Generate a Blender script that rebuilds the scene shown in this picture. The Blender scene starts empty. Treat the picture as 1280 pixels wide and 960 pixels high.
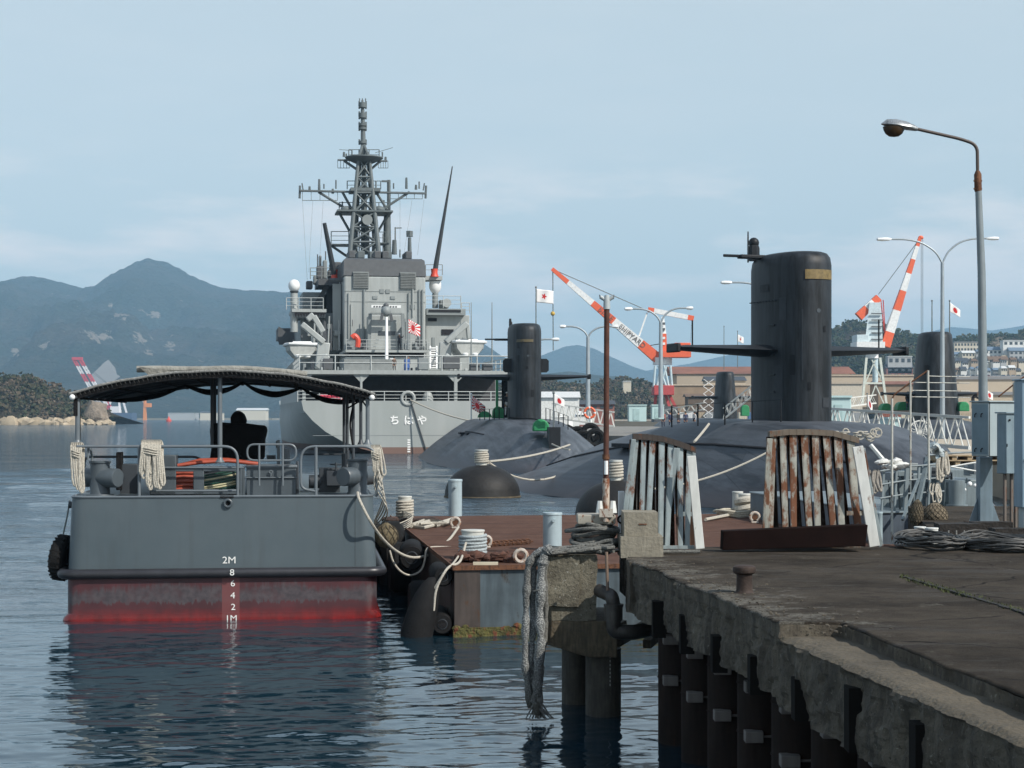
import bpy, math, random
import numpy as np
from mathutils import Vector, Matrix, noise
random.seed(7)
SC = bpy.context.scene
COL = SC.collection
F = 2200.0; CH = 3.5; HY = 522.0          # focal length and horizon of the photograph in its own pixels, eye height
R = math.radians

# ---------------- camera, sky, sun, exposure ----------------
cd = bpy.data.cameras.new("camera"); cam = bpy.data.objects.new("camera", cd); COL.objects.link(cam)
cam.location = (0, 0, CH); cam.rotation_euler = (R(90), 0, 0)
cd.sensor_width = 36; cd.lens = 36*F/1280; cd.shift_y = (HY-480)/1280; cd.clip_start = 0.2; cd.clip_end = 60000
SC.camera = cam
SUN_EL = 41; SUN_AZ = 128      # azimuth clockwise from +Y (view direction): sun behind the viewer's right shoulder
W = bpy.data.worlds.new("World"); SC.world = W; W.use_nodes = True
nt = W.node_tree; nt.nodes.clear()
out = nt.nodes.new('ShaderNodeOutputWorld'); bg = nt.nodes.new('ShaderNodeBackground')
sky = nt.nodes.new('ShaderNodeTexSky'); sky.sky_type = 'NISHITA'; sky.sun_disc = False
sky.sun_elevation = R(SUN_EL); sky.sun_rotation = R(SUN_AZ); sky.air_density = 1.0; sky.dust_density = .8; sky.ozone_density = 3
tc = nt.nodes.new('ShaderNodeTexCoord'); mp = nt.nodes.new('ShaderNodeMapping'); mp.inputs['Scale'].default_value = (1.0, 1.0, 4.5)
nz = nt.nodes.new('ShaderNodeTexNoise'); nz.inputs['Scale'].default_value = 5.5; nz.inputs['Detail'].default_value = 9; nz.inputs['Roughness'].default_value = .58
mp.inputs['Location'].default_value = (2.3, .4, .15)
rp = nt.nodes.new('ShaderNodeValToRGB'); rp.color_ramp.elements[0].position = .47; rp.color_ramp.elements[1].position = .62
sep = nt.nodes.new('ShaderNodeSeparateXYZ')
band = nt.nodes.new('ShaderNodeValToRGB'); e = band.color_ramp.elements
e[0].position = 0; e[0].color = (.4,.4,.4,1); e[1].position = .6; e[1].color = (.0,.0,.0,1)
k = e.new(.05); k.color = (.8,.8,.8,1); k = e.new(.12); k.color = (.8,.8,.8,1); k = e.new(.15); k.color = (.06,.06,.06,1)
mu = nt.nodes.new('ShaderNodeMath'); mu.operation = 'MULTIPLY'
veil = nt.nodes.new('ShaderNodeMixRGB'); veil.inputs['Fac'].default_value = .8; veil.inputs['Color2'].default_value = (4.15, 4.7, 4.8, 1)
mx = nt.nodes.new('ShaderNodeMixRGB'); mx.inputs['Color2'].default_value = (6.4, 6.1, 6.0, 1)
L = nt.links.new
L(tc.outputs['Generated'], mp.inputs['Vector']); L(mp.outputs[0], nz.inputs['Vector']); L(nz.outputs[0], rp.inputs[0])
L(tc.outputs['Generated'], sep.inputs[0]); L(sep.outputs['Z'], band.inputs[0]); L(rp.outputs[0], mu.inputs[0]); L(band.outputs[0], mu.inputs[1])
vz = nt.nodes.new('ShaderNodeMapRange'); vz.inputs['From Min'].default_value = .24; vz.inputs['From Max'].default_value = .85; vz.inputs['To Min'].default_value = .8; vz.inputs['To Max'].default_value = .25
L(sep.outputs['Z'], vz.inputs[0]); L(vz.outputs[0], veil.inputs['Fac'])
L(sky.outputs[0], veil.inputs['Color1']); L(veil.outputs[0], mx.inputs['Color1']); L(mu.outputs[0], mx.inputs['Fac']); L(mx.outputs[0], bg.inputs[0]); L(bg.outputs[0], out.inputs[0])
bg.inputs[1].default_value = 0.12
sd = bpy.data.lights.new("sun", 'SUN'); sd.energy = 3.9; sd.angle = R(.55); sd.color = (1, .95, .87)
sun = bpy.data.objects.new("sun", sd); COL.objects.link(sun)
sv = Vector((math.sin(R(SUN_AZ))*math.cos(R(SUN_EL)), math.cos(R(SUN_AZ))*math.cos(R(SUN_EL)), math.sin(R(SUN_EL))))
sun.rotation_euler = (-sv).to_track_quat('-Z', 'Y').to_euler()
SC.view_settings.view_transform = 'Standard'; SC.view_settings.look = 'None'; SC.view_settings.gamma = 1
SC.view_settings.exposure = 0.45
SC.cycles.volume_bounces = 0; SC.cycles.max_bounces = 6; SC.cycles.volume_step_rate = 4

# ---------------- helpers ----------------
def P(px, py, D): return Vector(((px-640)/F*D, D, CH-(py-HY)/F*D))
class Frame:
    """local frame of a thing: origin at pixel column px0 on plane distance D0, z 0 = z0, rotated yaw about z"""
    def __init__(s, px0, D0, yaw=0, z0=0):
        s.X = (px0-640)/F*D0; s.D = D0; s.a = R(yaw); s.z0 = z0; s.c = math.cos(s.a); s.s = math.sin(s.a)
    def lx(s, px, ly=0):
        k = (px-640)/F
        return (k*(s.D+ly*s.c)-s.X+ly*s.s)/(s.c-k*s.s)
    def p(s, px, py, ly=0):
        x = s.lx(px, ly); D = s.D+x*s.s+ly*s.c
        return (x, ly, CH-(py-HY)/F*D-s.z0)
    def z(s, py, ly=0, px=None):
        D = s.D+ly*s.c+(s.lx(px, ly)*s.s if px is not None else 0)
        return CH-(py-HY)/F*D-s.z0
    def w(s, n, ly=0): return n*(s.D+ly*s.c)/F
    def loc(s): return (s.X, s.D, s.z0)
class MB:
    def __init__(s): s.v = []; s.f = []
    def add(s, vs, fs):
        n = len(s.v); s.v += [tuple(v) for v in vs]; s.f += [tuple(i+n for i in f) for f in fs]; return s
    def box(s, x0, x1, y0, y1, z0, z1):
        if x0 > x1: x0, x1 = x1, x0
        if y0 > y1: y0, y1 = y1, y0
        if z0 > z1: z0, z1 = z1, z0
        return s.add([(x0,y0,z0),(x1,y0,z0),(x1,y1,z0),(x0,y1,z0),(x0,y0,z1),(x1,y0,z1),(x1,y1,z1),(x0,y1,z1)],
            [(0,3,2,1),(4,5,6,7),(0,1,5,4),(1,2,6,5),(2,3,7,6),(3,0,4,7)])
    def hexa(s, b, t):    # bottom 4 pts, top 4 pts, counter-clockwise from above
        return s.add(list(b)+list(t), [(0,3,2,1),(4,5,6,7),(0,1,5,4),(1,2,6,5),(2,3,7,6),(3,0,4,7)])
    def beam(s, p0, p1, w, h=None):
        h = h or w; p0 = Vector(p0); p1 = Vector(p1); d = (p1-p0)
        if d.length < 1e-6: return s
        d.normalize(); up = Vector((0,0,1)) if abs(d.z) < .95 else Vector((0,1,0))
        a = d.cross(up).normalized()*(w/2); b = a.normalized().cross(d)*(h/2)
        vs = [p0-a-b, p0+a-b, p0+a+b, p0-a+b, p1-a-b, p1+a-b, p1+a+b, p1-a+b]
        return s.add(vs, [(0,1,2,3),(7,6,5,4),(0,4,5,1),(1,5,6,2),(2,6,7,3),(3,7,4,0)])
    def cyl(s, p0, p1, r0, r1=None, n=12, caps=True):
        r1 = r0 if r1 is None else r1
        return s.tube([p0, p1], [r0, r1], n, caps=caps)
    def tube(s, pts, r, n=8, closed=False, caps=True):
        pts = [Vector(p) for p in pts]; m = len(pts)
        rs = list(r) if isinstance(r, (list, tuple)) else [r]*m
        T = []
        for i in range(m):
            a = pts[(i-1) % m] if (closed or i > 0) else pts[0]; b = pts[(i+1) % m] if (closed or i < m-1) else pts[-1]
            t = b-a; T.append(t.normalized() if t.length > 1e-9 else Vector((0,0,1)))
        u = T[0].orthogonal().normalized(); vs = []
        for i in range(m):
            u = (u-T[i]*u.dot(T[i])); u = u.normalized() if u.length > 1e-6 else T[i].orthogonal().normalized()
            w = T[i].cross(u)
            for j in range(n):
                a = 2*math.pi*j/n; vs.append(pts[i]+(u*math.cos(a)+w*math.sin(a))*rs[i])
        fs = []
        for i in range(m if closed else m-1):
            k = (i+1) % m
            for j in range(n): fs.append((i*n+j, i*n+(j+1) % n, k*n+(j+1) % n, k*n+j))
        if caps and not closed: fs += [tuple(reversed(range(n))), tuple(range((m-1)*n, m*n))]
        return s.add(vs, fs)
    def lathe(s, prof, c=(0,0,0), n=24, sq=(1,1)):
        vs = []; fs = []; m = len(prof)
        for r, z in prof:
            for j in range(n):
                a = 2*math.pi*j/n; vs.append((c[0]+r*math.cos(a)*sq[0], c[1]+r*math.sin(a)*sq[1], c[2]+z))
        for i in range(m-1):
            for j in range(n): fs.append((i*n+j, i*n+(j+1) % n, (i+1)*n+(j+1) % n, (i+1)*n+j))
        fs += [tuple(reversed(range(n))), tuple(range((m-1)*n, m*n))]
        return s.add(vs, fs)
    def loft(s, rings, caps=True, closed=True):
        n = len(rings[0]); vs = [p for r_ in rings for p in r_]; fs = []
        for i in range(len(rings)-1):
            for j in range(n if closed else n-1):
                k = (j+1) % n; fs.append((i*n+j, i*n+k, (i+1)*n+k, (i+1)*n+j))
        if caps: fs += [tuple(reversed(range(n))), tuple(range((len(rings)-1)*n, len(rings)*n))]
        return s.add(vs, fs)
    def prism(s, pts, d):   # planar polygon pts (3d) extruded by vector d
        n = len(pts); a = [Vector(p) for p in pts]; b = [p+Vector(d) for p in a]
        return s.loft([a, b])
    def ball(s, c, r, n=12, sq=(1,1,1), m=8):
        prof = [(math.sin(math.pi*i/m)*r, -math.cos(math.pi*i/m)*r) for i in range(m+1)]
        prof[0] = (r*.02, -r); prof[-1] = (r*.02, r); k = len(s.v); s.lathe(prof, (0,0,0), n)
        for i in range(k, len(s.v)):
            v = s.v[i]; s.v[i] = (c[0]+v[0]*sq[0], c[1]+v[1]*sq[1], c[2]+v[2]*sq[2])
        return s
    def o(s, name, mat, parent=None, smooth=True, bevel=0, ang=38, label=None):
        me = bpy.data.meshes.new(name); me.from_pydata(s.v, [], s.f); me.update()
        import bmesh
        bm = bmesh.new(); bm.from_mesh(me); bmesh.ops.recalc_face_normals(bm, faces=bm.faces); bm.to_mesh(me); bm.free()
        if mat: me.materials.append(mat)
        if smooth:
            me.polygons.foreach_set('use_smooth', [True]*len(me.polygons)); me.set_sharp_from_angle(angle=R(ang))
        ob = bpy.data.objects.new(name, me); COL.objects.link(ob); ob.parent = parent
        if bevel:
            b = ob.modifiers.new('bevel', 'BEVEL'); b.width = bevel; b.segments = 2; b.limit_method = 'ANGLE'
        if label: ob['label'] = label
        return ob
def thing(name, label, cat, loc=(0,0,0), rz=0, group=None):
    o = bpy.data.objects.new(name, None); COL.objects.link(o); o.location = loc; o.rotation_euler = (0,0,rz)
    o.empty_display_size = .3; o['label'] = label; o['category'] = cat
    if group: o['group'] = group
    return o
def tag(o, label, cat, group=None, kind=None, loc=None):
    if label: o['label'] = label
    if cat: o['category'] = cat
    if group: o['group'] = group
    if kind: o['kind'] = kind
    if loc: o.location = loc
    return o
def kids(o): return [c for c in COL.objects if c.parent == o]
def copy_tree(o, parent=None, **kw):
    c = o.copy(); COL.objects.link(c); c.parent = parent
    for ch in kids(o): copy_tree(ch, c)
    for k_, v_ in kw.items():
        if k_ == 'loc': c.location = v_
        elif k_ == 'rz': c.rotation_euler = (0, 0, v_)
        elif k_ == 'scale': c.scale = (v_,)*3
        else: c[k_] = v_
    return c
def arc(c, r, a0, a1, n=8, ax='xz'):
    o = []
    for i in range(n+1):
        a = R(a0+(a1-a0)*i/n); u, v = r*math.cos(a), r*math.sin(a)
        o.append((c[0]+u, c[1], c[2]+v) if ax == 'xz' else ((c[0]+u, c[1]+v, c[2]) if ax == 'xy' else (c[0], c[1]+u, c[2]+v)))
    return o
def sag(a, b, d, n=14):
    a = Vector(a); b = Vector(b); return [a.lerp(b, i/n)-Vector((0,0,4*d*(i/n)*(1-i/n))) for i in range(n+1)]
def bend(pts, r=.12, n=4):  # round the corners of a polyline
    pts = [Vector(p) for p in pts]; o = [pts[0]]
    for i in range(1, len(pts)-1):
        a, b, c = pts[i-1], pts[i], pts[i+1]; ra = min(r, (a-b).length*.48, (c-b).length*.48)
        p = b+(a-b).normalized()*ra; q = b+(c-b).normalized()*ra
        for k in range(n+1):
            t = k/n; o.append(p*(1-t)**2+b*2*t*(1-t)+q*t*t)
    o.append(pts[-1]); return o

def cat(pts, n=8):
    pts = [Vector(p) for p in pts]; q = [pts[0]*2-pts[1]]+pts+[pts[-1]*2-pts[-2]]; o = []
    for i in range(1, len(q)-2):
        p0, p1, p2, p3 = q[i-1:i+3]
        for k in range(n):
            t = k/n; o.append(.5*((2*p1)+(p2-p0)*t+(2*p0-5*p1+4*p2-p3)*t*t+(3*p1-p0-3*p2+p3)*t**3))
    o.append(pts[-1]); return o

# ---------------- materials ----------------
_m = {}
def M(name, col, rough=.55, metal=0, var=.18, vs=2.0, rust=0, rcol=(.13,.045,.018), bump=0, bs=20, st=(1,1,1), spec=None, col2=None, thr=None, dirt=0):
    if name in _m: return _m[name]
    m = bpy.data.materials.new(name); m.use_nodes = True; n = m.node_tree; L = n.links.new
    b = n.nodes['Principled BSDF']; b.inputs['Roughness'].default_value = rough; b.inputs['Metallic'].default_value = metal
    if spec is not None: b.inputs['Specular IOR Level'].default_value = spec
    t = n.nodes.new('ShaderNodeTexCoord'); mp = n.nodes.new('ShaderNodeMapping'); mp.inputs['Scale'].default_value = st
    L(t.outputs['Object'], mp.inputs[0])
    nz = n.nodes.new('ShaderNodeTexNoise'); nz.inputs['Scale'].default_value = vs; nz.inputs['Detail'].default_value = 8; nz.inputs['Roughness'].default_value = .65
    L(mp.outputs[0], nz.inputs['Vector'])
    r = n.nodes.new('ShaderNodeValToRGB'); e = r.color_ramp.elements
    e[0].position = .3; e[1].position = .7
    c2 = col2 or tuple(min(1, c*(1+var)) for c in col); c1 = col if col2 else tuple(c*(1-var) for c in col)
    e[0].color = (*c1, 1); e[1].color = (*c2, 1); L(nz.outputs[0], r.inputs[0]); last = r.outputs[0]
    if rust:
        n2 = n.nodes.new('ShaderNodeTexNoise'); n2.inputs['Scale'].default_value = vs*2.3; n2.inputs['Detail'].default_value = 10; n2.inputs['Roughness'].default_value = .7
        m2 = n.nodes.new('ShaderNodeMapping'); m2.inputs['Scale'].default_value = (st[0], st[1], st[2]*.45); m2.inputs['Location'].default_value = (3.1, 7.7, 1.3)
        L(t.outputs['Object'], m2.inputs[0]); L(m2.outputs[0], n2.inputs['Vector'])
        r2 = n.nodes.new('ShaderNodeValToRGB'); r2.color_ramp.elements[0].position = .72-rust*.42; r2.color_ramp.elements[1].position = .78-rust*.42+.03
        L(n2.outputs[0], r2.inputs[0]); x = n.nodes.new('ShaderNodeMixRGB'); x.inputs['Color2'].default_value = (*rcol, 1)
        L(r2.outputs[0], x.inputs['Fac']); L(last, x.inputs['Color1']); last = x.outputs[0]
        rr = n.nodes.new('ShaderNodeMapRange'); rr.inputs['To Min'].default_value = rough; rr.inputs['To Max'].default_value = .9
        L(r2.outputs[0], rr.inputs[0]); L(rr.outputs[0], b.inputs['Roughness'])
    if dirt:
        n3 = n.nodes.new('ShaderNodeTexNoise'); n3.inputs['Scale'].default_value = vs*7; n3.inputs['Detail'].default_value = 5
        m3 = n.nodes.new('ShaderNodeMapping'); m3.inputs['Scale'].default_value = (st[0], st[1], st[2]*.12); L(t.outputs['Object'], m3.inputs[0]); L(m3.outputs[0], n3.inputs['Vector'])
        r3 = n.nodes.new('ShaderNodeMapRange'); r3.inputs['From Min'].default_value = .35; r3.inputs['From Max'].default_value = .65; r3.inputs['To Min'].default_value = 1-dirt; r3.inputs['To Max'].default_value = 1
        L(n3.outputs[0], r3.inputs[0]); x = n.nodes.new('ShaderNodeMixRGB'); x.blend_type = 'MULTIPLY'; x.inputs['Fac'].default_value = 1
        L(last, x.inputs['Color1']); L(r3.outputs[0], x.inputs['Color2']); last = x.outputs[0]
    L(last, b.inputs['Base Color'])
    if bump:
        n4 = n.nodes.new('ShaderNodeTexNoise'); n4.inputs['Scale'].default_value = bs; n4.inputs['Detail'].default_value = 6; L(t.outputs['Object'], n4.inputs['Vector'])
        bp = n.nodes.new('ShaderNodeBump'); bp.inputs['Strength'].default_value = bump; bp.inputs['Distance'].default_value = .5/bs*2
        L(n4.outputs[0], bp.inputs['Height']); L(bp.outputs[0], b.inputs['Normal'])
    _m[name] = m; return m
navy = M('launch grey paint', (.066,.082,.094), .42, var=.12, vs=1.5, dirt=.12)
navyd = M('dark grey paint', (.035,.042,.05), .5, var=.2)
railg = M('rail grey paint', (.12,.14,.155), .4, var=.12)
black = M('black cloth', (.010,.010,.011), .92, spec=.2, bump=.5, bs=6)
rubber = M('black rubber', (.007,.007,.0075), .8, spec=.25, var=.4, vs=6, bump=.3, bs=30)
shipg = M('warship grey', (.335,.355,.345), .5, var=.07, vs=.35, dirt=.13, st=(1,1,1))
shipg2 = M('warship mid grey', (.20,.22,.22), .55, var=.12, vs=.5)
shipd = M('funnel dark grey', (.075,.08,.085), .6, var=.15)
mastg = M('mast grey', (.10,.12,.125), .6, var=.2, vs=1)
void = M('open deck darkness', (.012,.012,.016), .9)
white = M('white paint', (.72,.73,.72), .45, var=.06, vs=3)
whited = M('weathered white paint', (.62,.63,.60), .5, var=.1, vs=3, rust=.22, dirt=.15)
pale = M('pale blue paint', (.34,.42,.45), .45, var=.08, vs=2, dirt=.15, rust=.1)
boxg = M('cabinet blue grey', (.31,.37,.385), .42, var=.06, vs=2, dirt=.1, rust=.05)
rope = M('white rope', (.42,.39,.33), .95, var=.4, vs=45, bump=.8, bs=60)
roped = M('old grey rope', (.12,.12,.11), .95, var=.5, vs=40, bump=.8, bs=60)
redp = M('signal red', (.55,.06,.03), .5)
orange = M('crane orange red', (.72,.12,.045), .5, var=.1)
rustm = M('rusty steel', (.11,.045,.02), .85, var=.5, vs=8, rust=.5, rcol=(.05,.022,.013), bump=.4, bs=40)
green = M('green tarp', (.02,.22,.08), .6, var=.3, vs=4)
black = M('black cloth', (.006,.006,.007), .95, spec=.1)
conc = M('weathered concrete', (.15,.135,.105), .9, var=.45, vs=4, bump=.7, bs=18, dirt=.35)
conc2 = M('pale concrete', (.23,.21,.165), .9, var=.2, vs=5, bump=.3, bs=25, dirt=.15)
steelp = M('galvanised pipe', (.2,.2,.19), .4, metal=.7, var=.3, vs=6, dirt=.3)
tyrem = M('tyre rubber', (.007,.007,.007), .85, spec=.25, var=.4, vs=8, bump=.4, bs=40)
sand = M('pale sandy concrete', (.40,.34,.26), .9, var=.12, vs=.3)
glass = M('dark window glass', (.05,.06,.07), .2)
lampw = M('lamp white', (.68,.70,.70), .4)
polem = M('lamp pole steel', (.33,.38,.41), .45, metal=.2, var=.1, dirt=.15)
polesh = M('near pole grey paint', (.13,.15,.155), .5, var=.2, vs=5, rust=.12)
def mat_custom(name): 
    m = bpy.data.materials.new(name); m.use_nodes = True
    return m, m.node_tree, m.node_tree.nodes['Principled BSDF']

def text(s, size, mat, name, parent, loc, rot=(R(90),0,0), ext=.004, font_al='CENTER', label=None, bold=0):
    cu = bpy.data.curves.new(name, 'FONT'); cu.body = s; cu.size = size; cu.align_x = font_al; cu.align_y = 'CENTER'; cu.extrude = ext; cu.resolution_u = 3; cu.offset = bold*size
    t = bpy.data.objects.new(name, cu); COL.objects.link(t)
    dg = bpy.context.evaluated_depsgraph_get(); dg.update(); me = bpy.data.meshes.new_from_object(t.evaluated_get(dg))
    bpy.data.objects.remove(t); bpy.data.curves.remove(cu)
    me.name = name; me.materials.clear(); me.materials.append(mat)
    o = bpy.data.objects.new(name, me); COL.objects.link(o); o.parent = parent; o.location = loc; o.rotation_euler = rot
    return o

def flag(parent, loc, w, h, kind, droop=.3, dirx=1, name='flag_cloth'):
    """waving cloth from the hoist at loc (top of hoist), flying along +x*dirx and drooping"""
    nx, nz = 18, 12; me = bpy.data.meshes.new(name); vs = []; fs = []
    for j in range(nz+1):
        for i in range(nx+1):
            u = i/nx; v = j/nz
            x = u*w*(1-.25*droop)*dirx; z = -v*h*(1-.35*droop*u) - droop*u*h*1.1
            y = math.sin(u*7+v*1.5)*.09*w*u
            vs.append((loc[0]+x, loc[1]+y, loc[2]+z))
    for j in range(nz):
        for i in range(nx):
            a = j*(nx+1)+i; fs.append((a, a+1, a+nx+2, a+nx+1))
    me.from_pydata(vs, [], fs); uv = me.uv_layers.new(name='uv')
    for p in me.polygons:
        for li in p.loop_indices:
            vi = me.loops[li].vertex_index; uv.data[li].uv = ((vi % (nx+1))/nx, (vi//(nx+1))/nz)
    me.polygons.foreach_set('use_smooth', [True]*len(me.polygons)); me.materials.append(flagmat(kind))
    o = bpy.data.objects.new(name, me); COL.objects.link(o); o.parent = parent
    sm = o.modifiers.new('thick', 'SOLIDIFY'); sm.thickness = .01
    return o
def flagmat(kind):
    key = 'flag '+kind
    if key in _m: return _m[key]
    m, n, b = mat_custom(key); L = n.links.new; b.inputs['Roughness'].default_value = .8
    uv = n.nodes.new('ShaderNodeUVMap'); sp = n.nodes.new('ShaderNodeSeparateXYZ'); L(uv.outputs[0], sp.inputs[0])
    def ma(op, a, c=None):
        q = n.nodes.new('ShaderNodeMath'); q.operation = op
        for i, z in enumerate((a, c)):
            if z is None: continue
            if isinstance(z, (int, float)): q.inputs[i].default_value = z
            else: L(z, q.inputs[i])
        return q.outputs[0]
    cx = {'rays': .42, 'sun': .5, 'blossom': .45}[kind]
    dx = ma('MULTIPLY', ma('SUBTRACT', sp.outputs['X'], cx), 1.5); dy = ma('SUBTRACT', sp.outputs['Y'], .5)
    d = ma('SQRT', ma('ADD', ma('MULTIPLY', dx, dx), ma('MULTIPLY', dy, dy)))
    ang = ma('ARCTAN2', dy, dx)
    rad = {'rays': .24, 'sun': .3, 'blossom': .17}[kind]
    if kind == 'blossom': rad_ = ma('ADD', ma('MULTIPLY', ma('COSINE', ma('MULTIPLY', ang, 5)), .06), rad)
    else: rad_ = rad
    msk = ma('LESS_THAN', d, rad_)
    if kind == 'rays': msk = ma('MAXIMUM', msk, ma('GREATER_THAN', ma('COSINE', ma('MULTIPLY', ang, 16)), .05))
    x = n.nodes.new('ShaderNodeMixRGB'); x.inputs['Color1'].default_value = (.78,.76,.74,1); x.inputs['Color2'].default_value = (.6,.03,.03,1)
    L(msk, x.inputs['Fac']); L(x.outputs[0], b.inputs['Base Color']); _m[key] = m; return m

def person(label, loc, yaw, top, bottom, pose='stand', s=1.0, headc=(.35,.2,.13), cap=None, group=None):
    root = thing('person', label, 'person', loc, yaw, group)
    j = {'pel': (0,0,.95), 'sp': (0,.0,1.15), 'ch': (0,0,1.36), 'nk': (0,0,1.5), 'hd': (0,-.01,1.62), 'tp': (0,-.01,1.72),
         'sl': (-.19,0,1.42), 'el': (-.25,.02,1.13), 'hl': (-.24,-.1,.9), 'fl': (-.23,-.14,.8), 'sr': (.19,0,1.42), 'er': (.25,.02,1.13), 'hr': (.24,-.1,.9), 'fr': (.23,-.14,.8),
         'pl': (-.1,0,.9), 'kl': (-.12,-.02,.49), 'al': (-.12,.03,.09), 'tl': (-.13,-.14,.04), 'pr': (.1,0,.9), 'kr': (.12,-.04,.49), 'ar': (.13,.02,.09), 'tr': (.14,-.15,.04)}
    if pose == 'bend':
        for k_ in ('sp','ch','nk','hd','tp','sl','sr','el','er'):
            x, y, z = j[k_]; d = z-.95; j[k_] = (x, y-.75*d, .95+.62*d)
        for k_, sx in (('hl',-1), ('hr',1), ('fl',-1), ('fr',1)): j[k_] = (sx*.16, -.62-(.1 if k_[0] == 'f' else 0), .78)
    if pose == 'reach':
        j['er'] = (.3,-.2,1.35); j['hr'] = (.26,-.42,1.5); j['fr'] = (.25,-.5,1.55); j['el'] = (-.28,-.18,1.25); j['hl'] = (-.2,-.42,1.3); j['fl'] = (-.18,-.5,1.32)
    names = list(j); idx = {k_: i for i, k_ in enumerate(names)}
    E = [('pel','sp'),('sp','ch'),('ch','nk'),('nk','hd'),('hd','tp'),('ch','sl'),('sl','el'),('el','hl'),('hl','fl'),('ch','sr'),('sr','er'),('er','hr'),('hr','fr'),
         ('pel','pl'),('pl','kl'),('kl','al'),('al','tl'),('pel','pr'),('pr','kr'),('kr','ar'),('ar','tr')]
    rad = {'pel': .16,'sp': .14,'ch': .16,'nk': .06,'hd': .1,'tp': .07,'sl': .08,'sr': .08,'el': .055,'er': .055,'hl': .035,'hr': .035,'fl': .03,'fr': .03,'pl': .11,'pr': .11,'kl': .075,'kr': .075,'al': .05,'ar': .05,'tl': .045,'tr': .045}
    me = bpy.data.meshes.new('body'); me.from_pydata([j[k_] for k_ in names], [(idx[a], idx[b]) for a, b in E], [])
    bo = bpy.data.objects.new('body', me); COL.objects.link(bo)
    mo = bo.modifiers.new('skin', 'SKIN'); sk = me.skin_vertices[0].data if me.skin_vertices else None
    if sk is None:
        me2 = bo.data; bo.data.skin_vertices
    for k_ in names:
        me.skin_vertices[0].data[idx[k_]].radius = (rad[k_], rad[k_]*(.8 if k_ in ('pel','sp','ch') else 1)); me.skin_vertices[0].data[idx[k_]].use_root = k_ == 'pel'
    sb = bo.modifiers.new('sub', 'SUBSURF'); sb.levels = 1; sb.render_levels = 1
    dg = bpy.context.evaluated_depsgraph_get(); dg.update(); em = bpy.data.meshes.new_from_object(bo.evaluated_get(dg)); bpy.data.objects.remove(bo)
    em.name = 'body'; em.materials.clear()
    for c_ in (top, bottom, headc, (.02,.018,.016)): em.materials.append(M('cloth %.2f %.2f %.2f' % c_, c_, .85))
    for p in em.polygons:
        c = p.center; di = {k_: (c-Vector(j[k_])).length for k_ in names}; kn = min(di, key=di.get)
        p.material_index = 2 if kn in ('hd','tp','nk','fl','fr') else (1 if kn in ('pl','pr','kl','kr','al','ar','pel') else (3 if kn in ('tl','tr') else 0))
        p.use_smooth = True
    b2 = bpy.data.objects.new('body', em); COL.objects.link(b2); b2.parent = root
    hx, hy, hz = j['tp']
    MB().lathe([(.115,0),(.12,.04),(.1,.09),(.04,.115)] if cap else [(.1,-.06),(.118,0),(.1,.06),(.03,.09)], (hx,hy+.01,hz-.03), 12).o('cap' if cap else 'hair', M('cap white', (.7,.7,.68), .7) if cap == 'white' else M('dark hair', (.012,.011,.01), .8), root)
    root.scale = (s,)*3
    return root
HAZE = .00012
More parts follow.
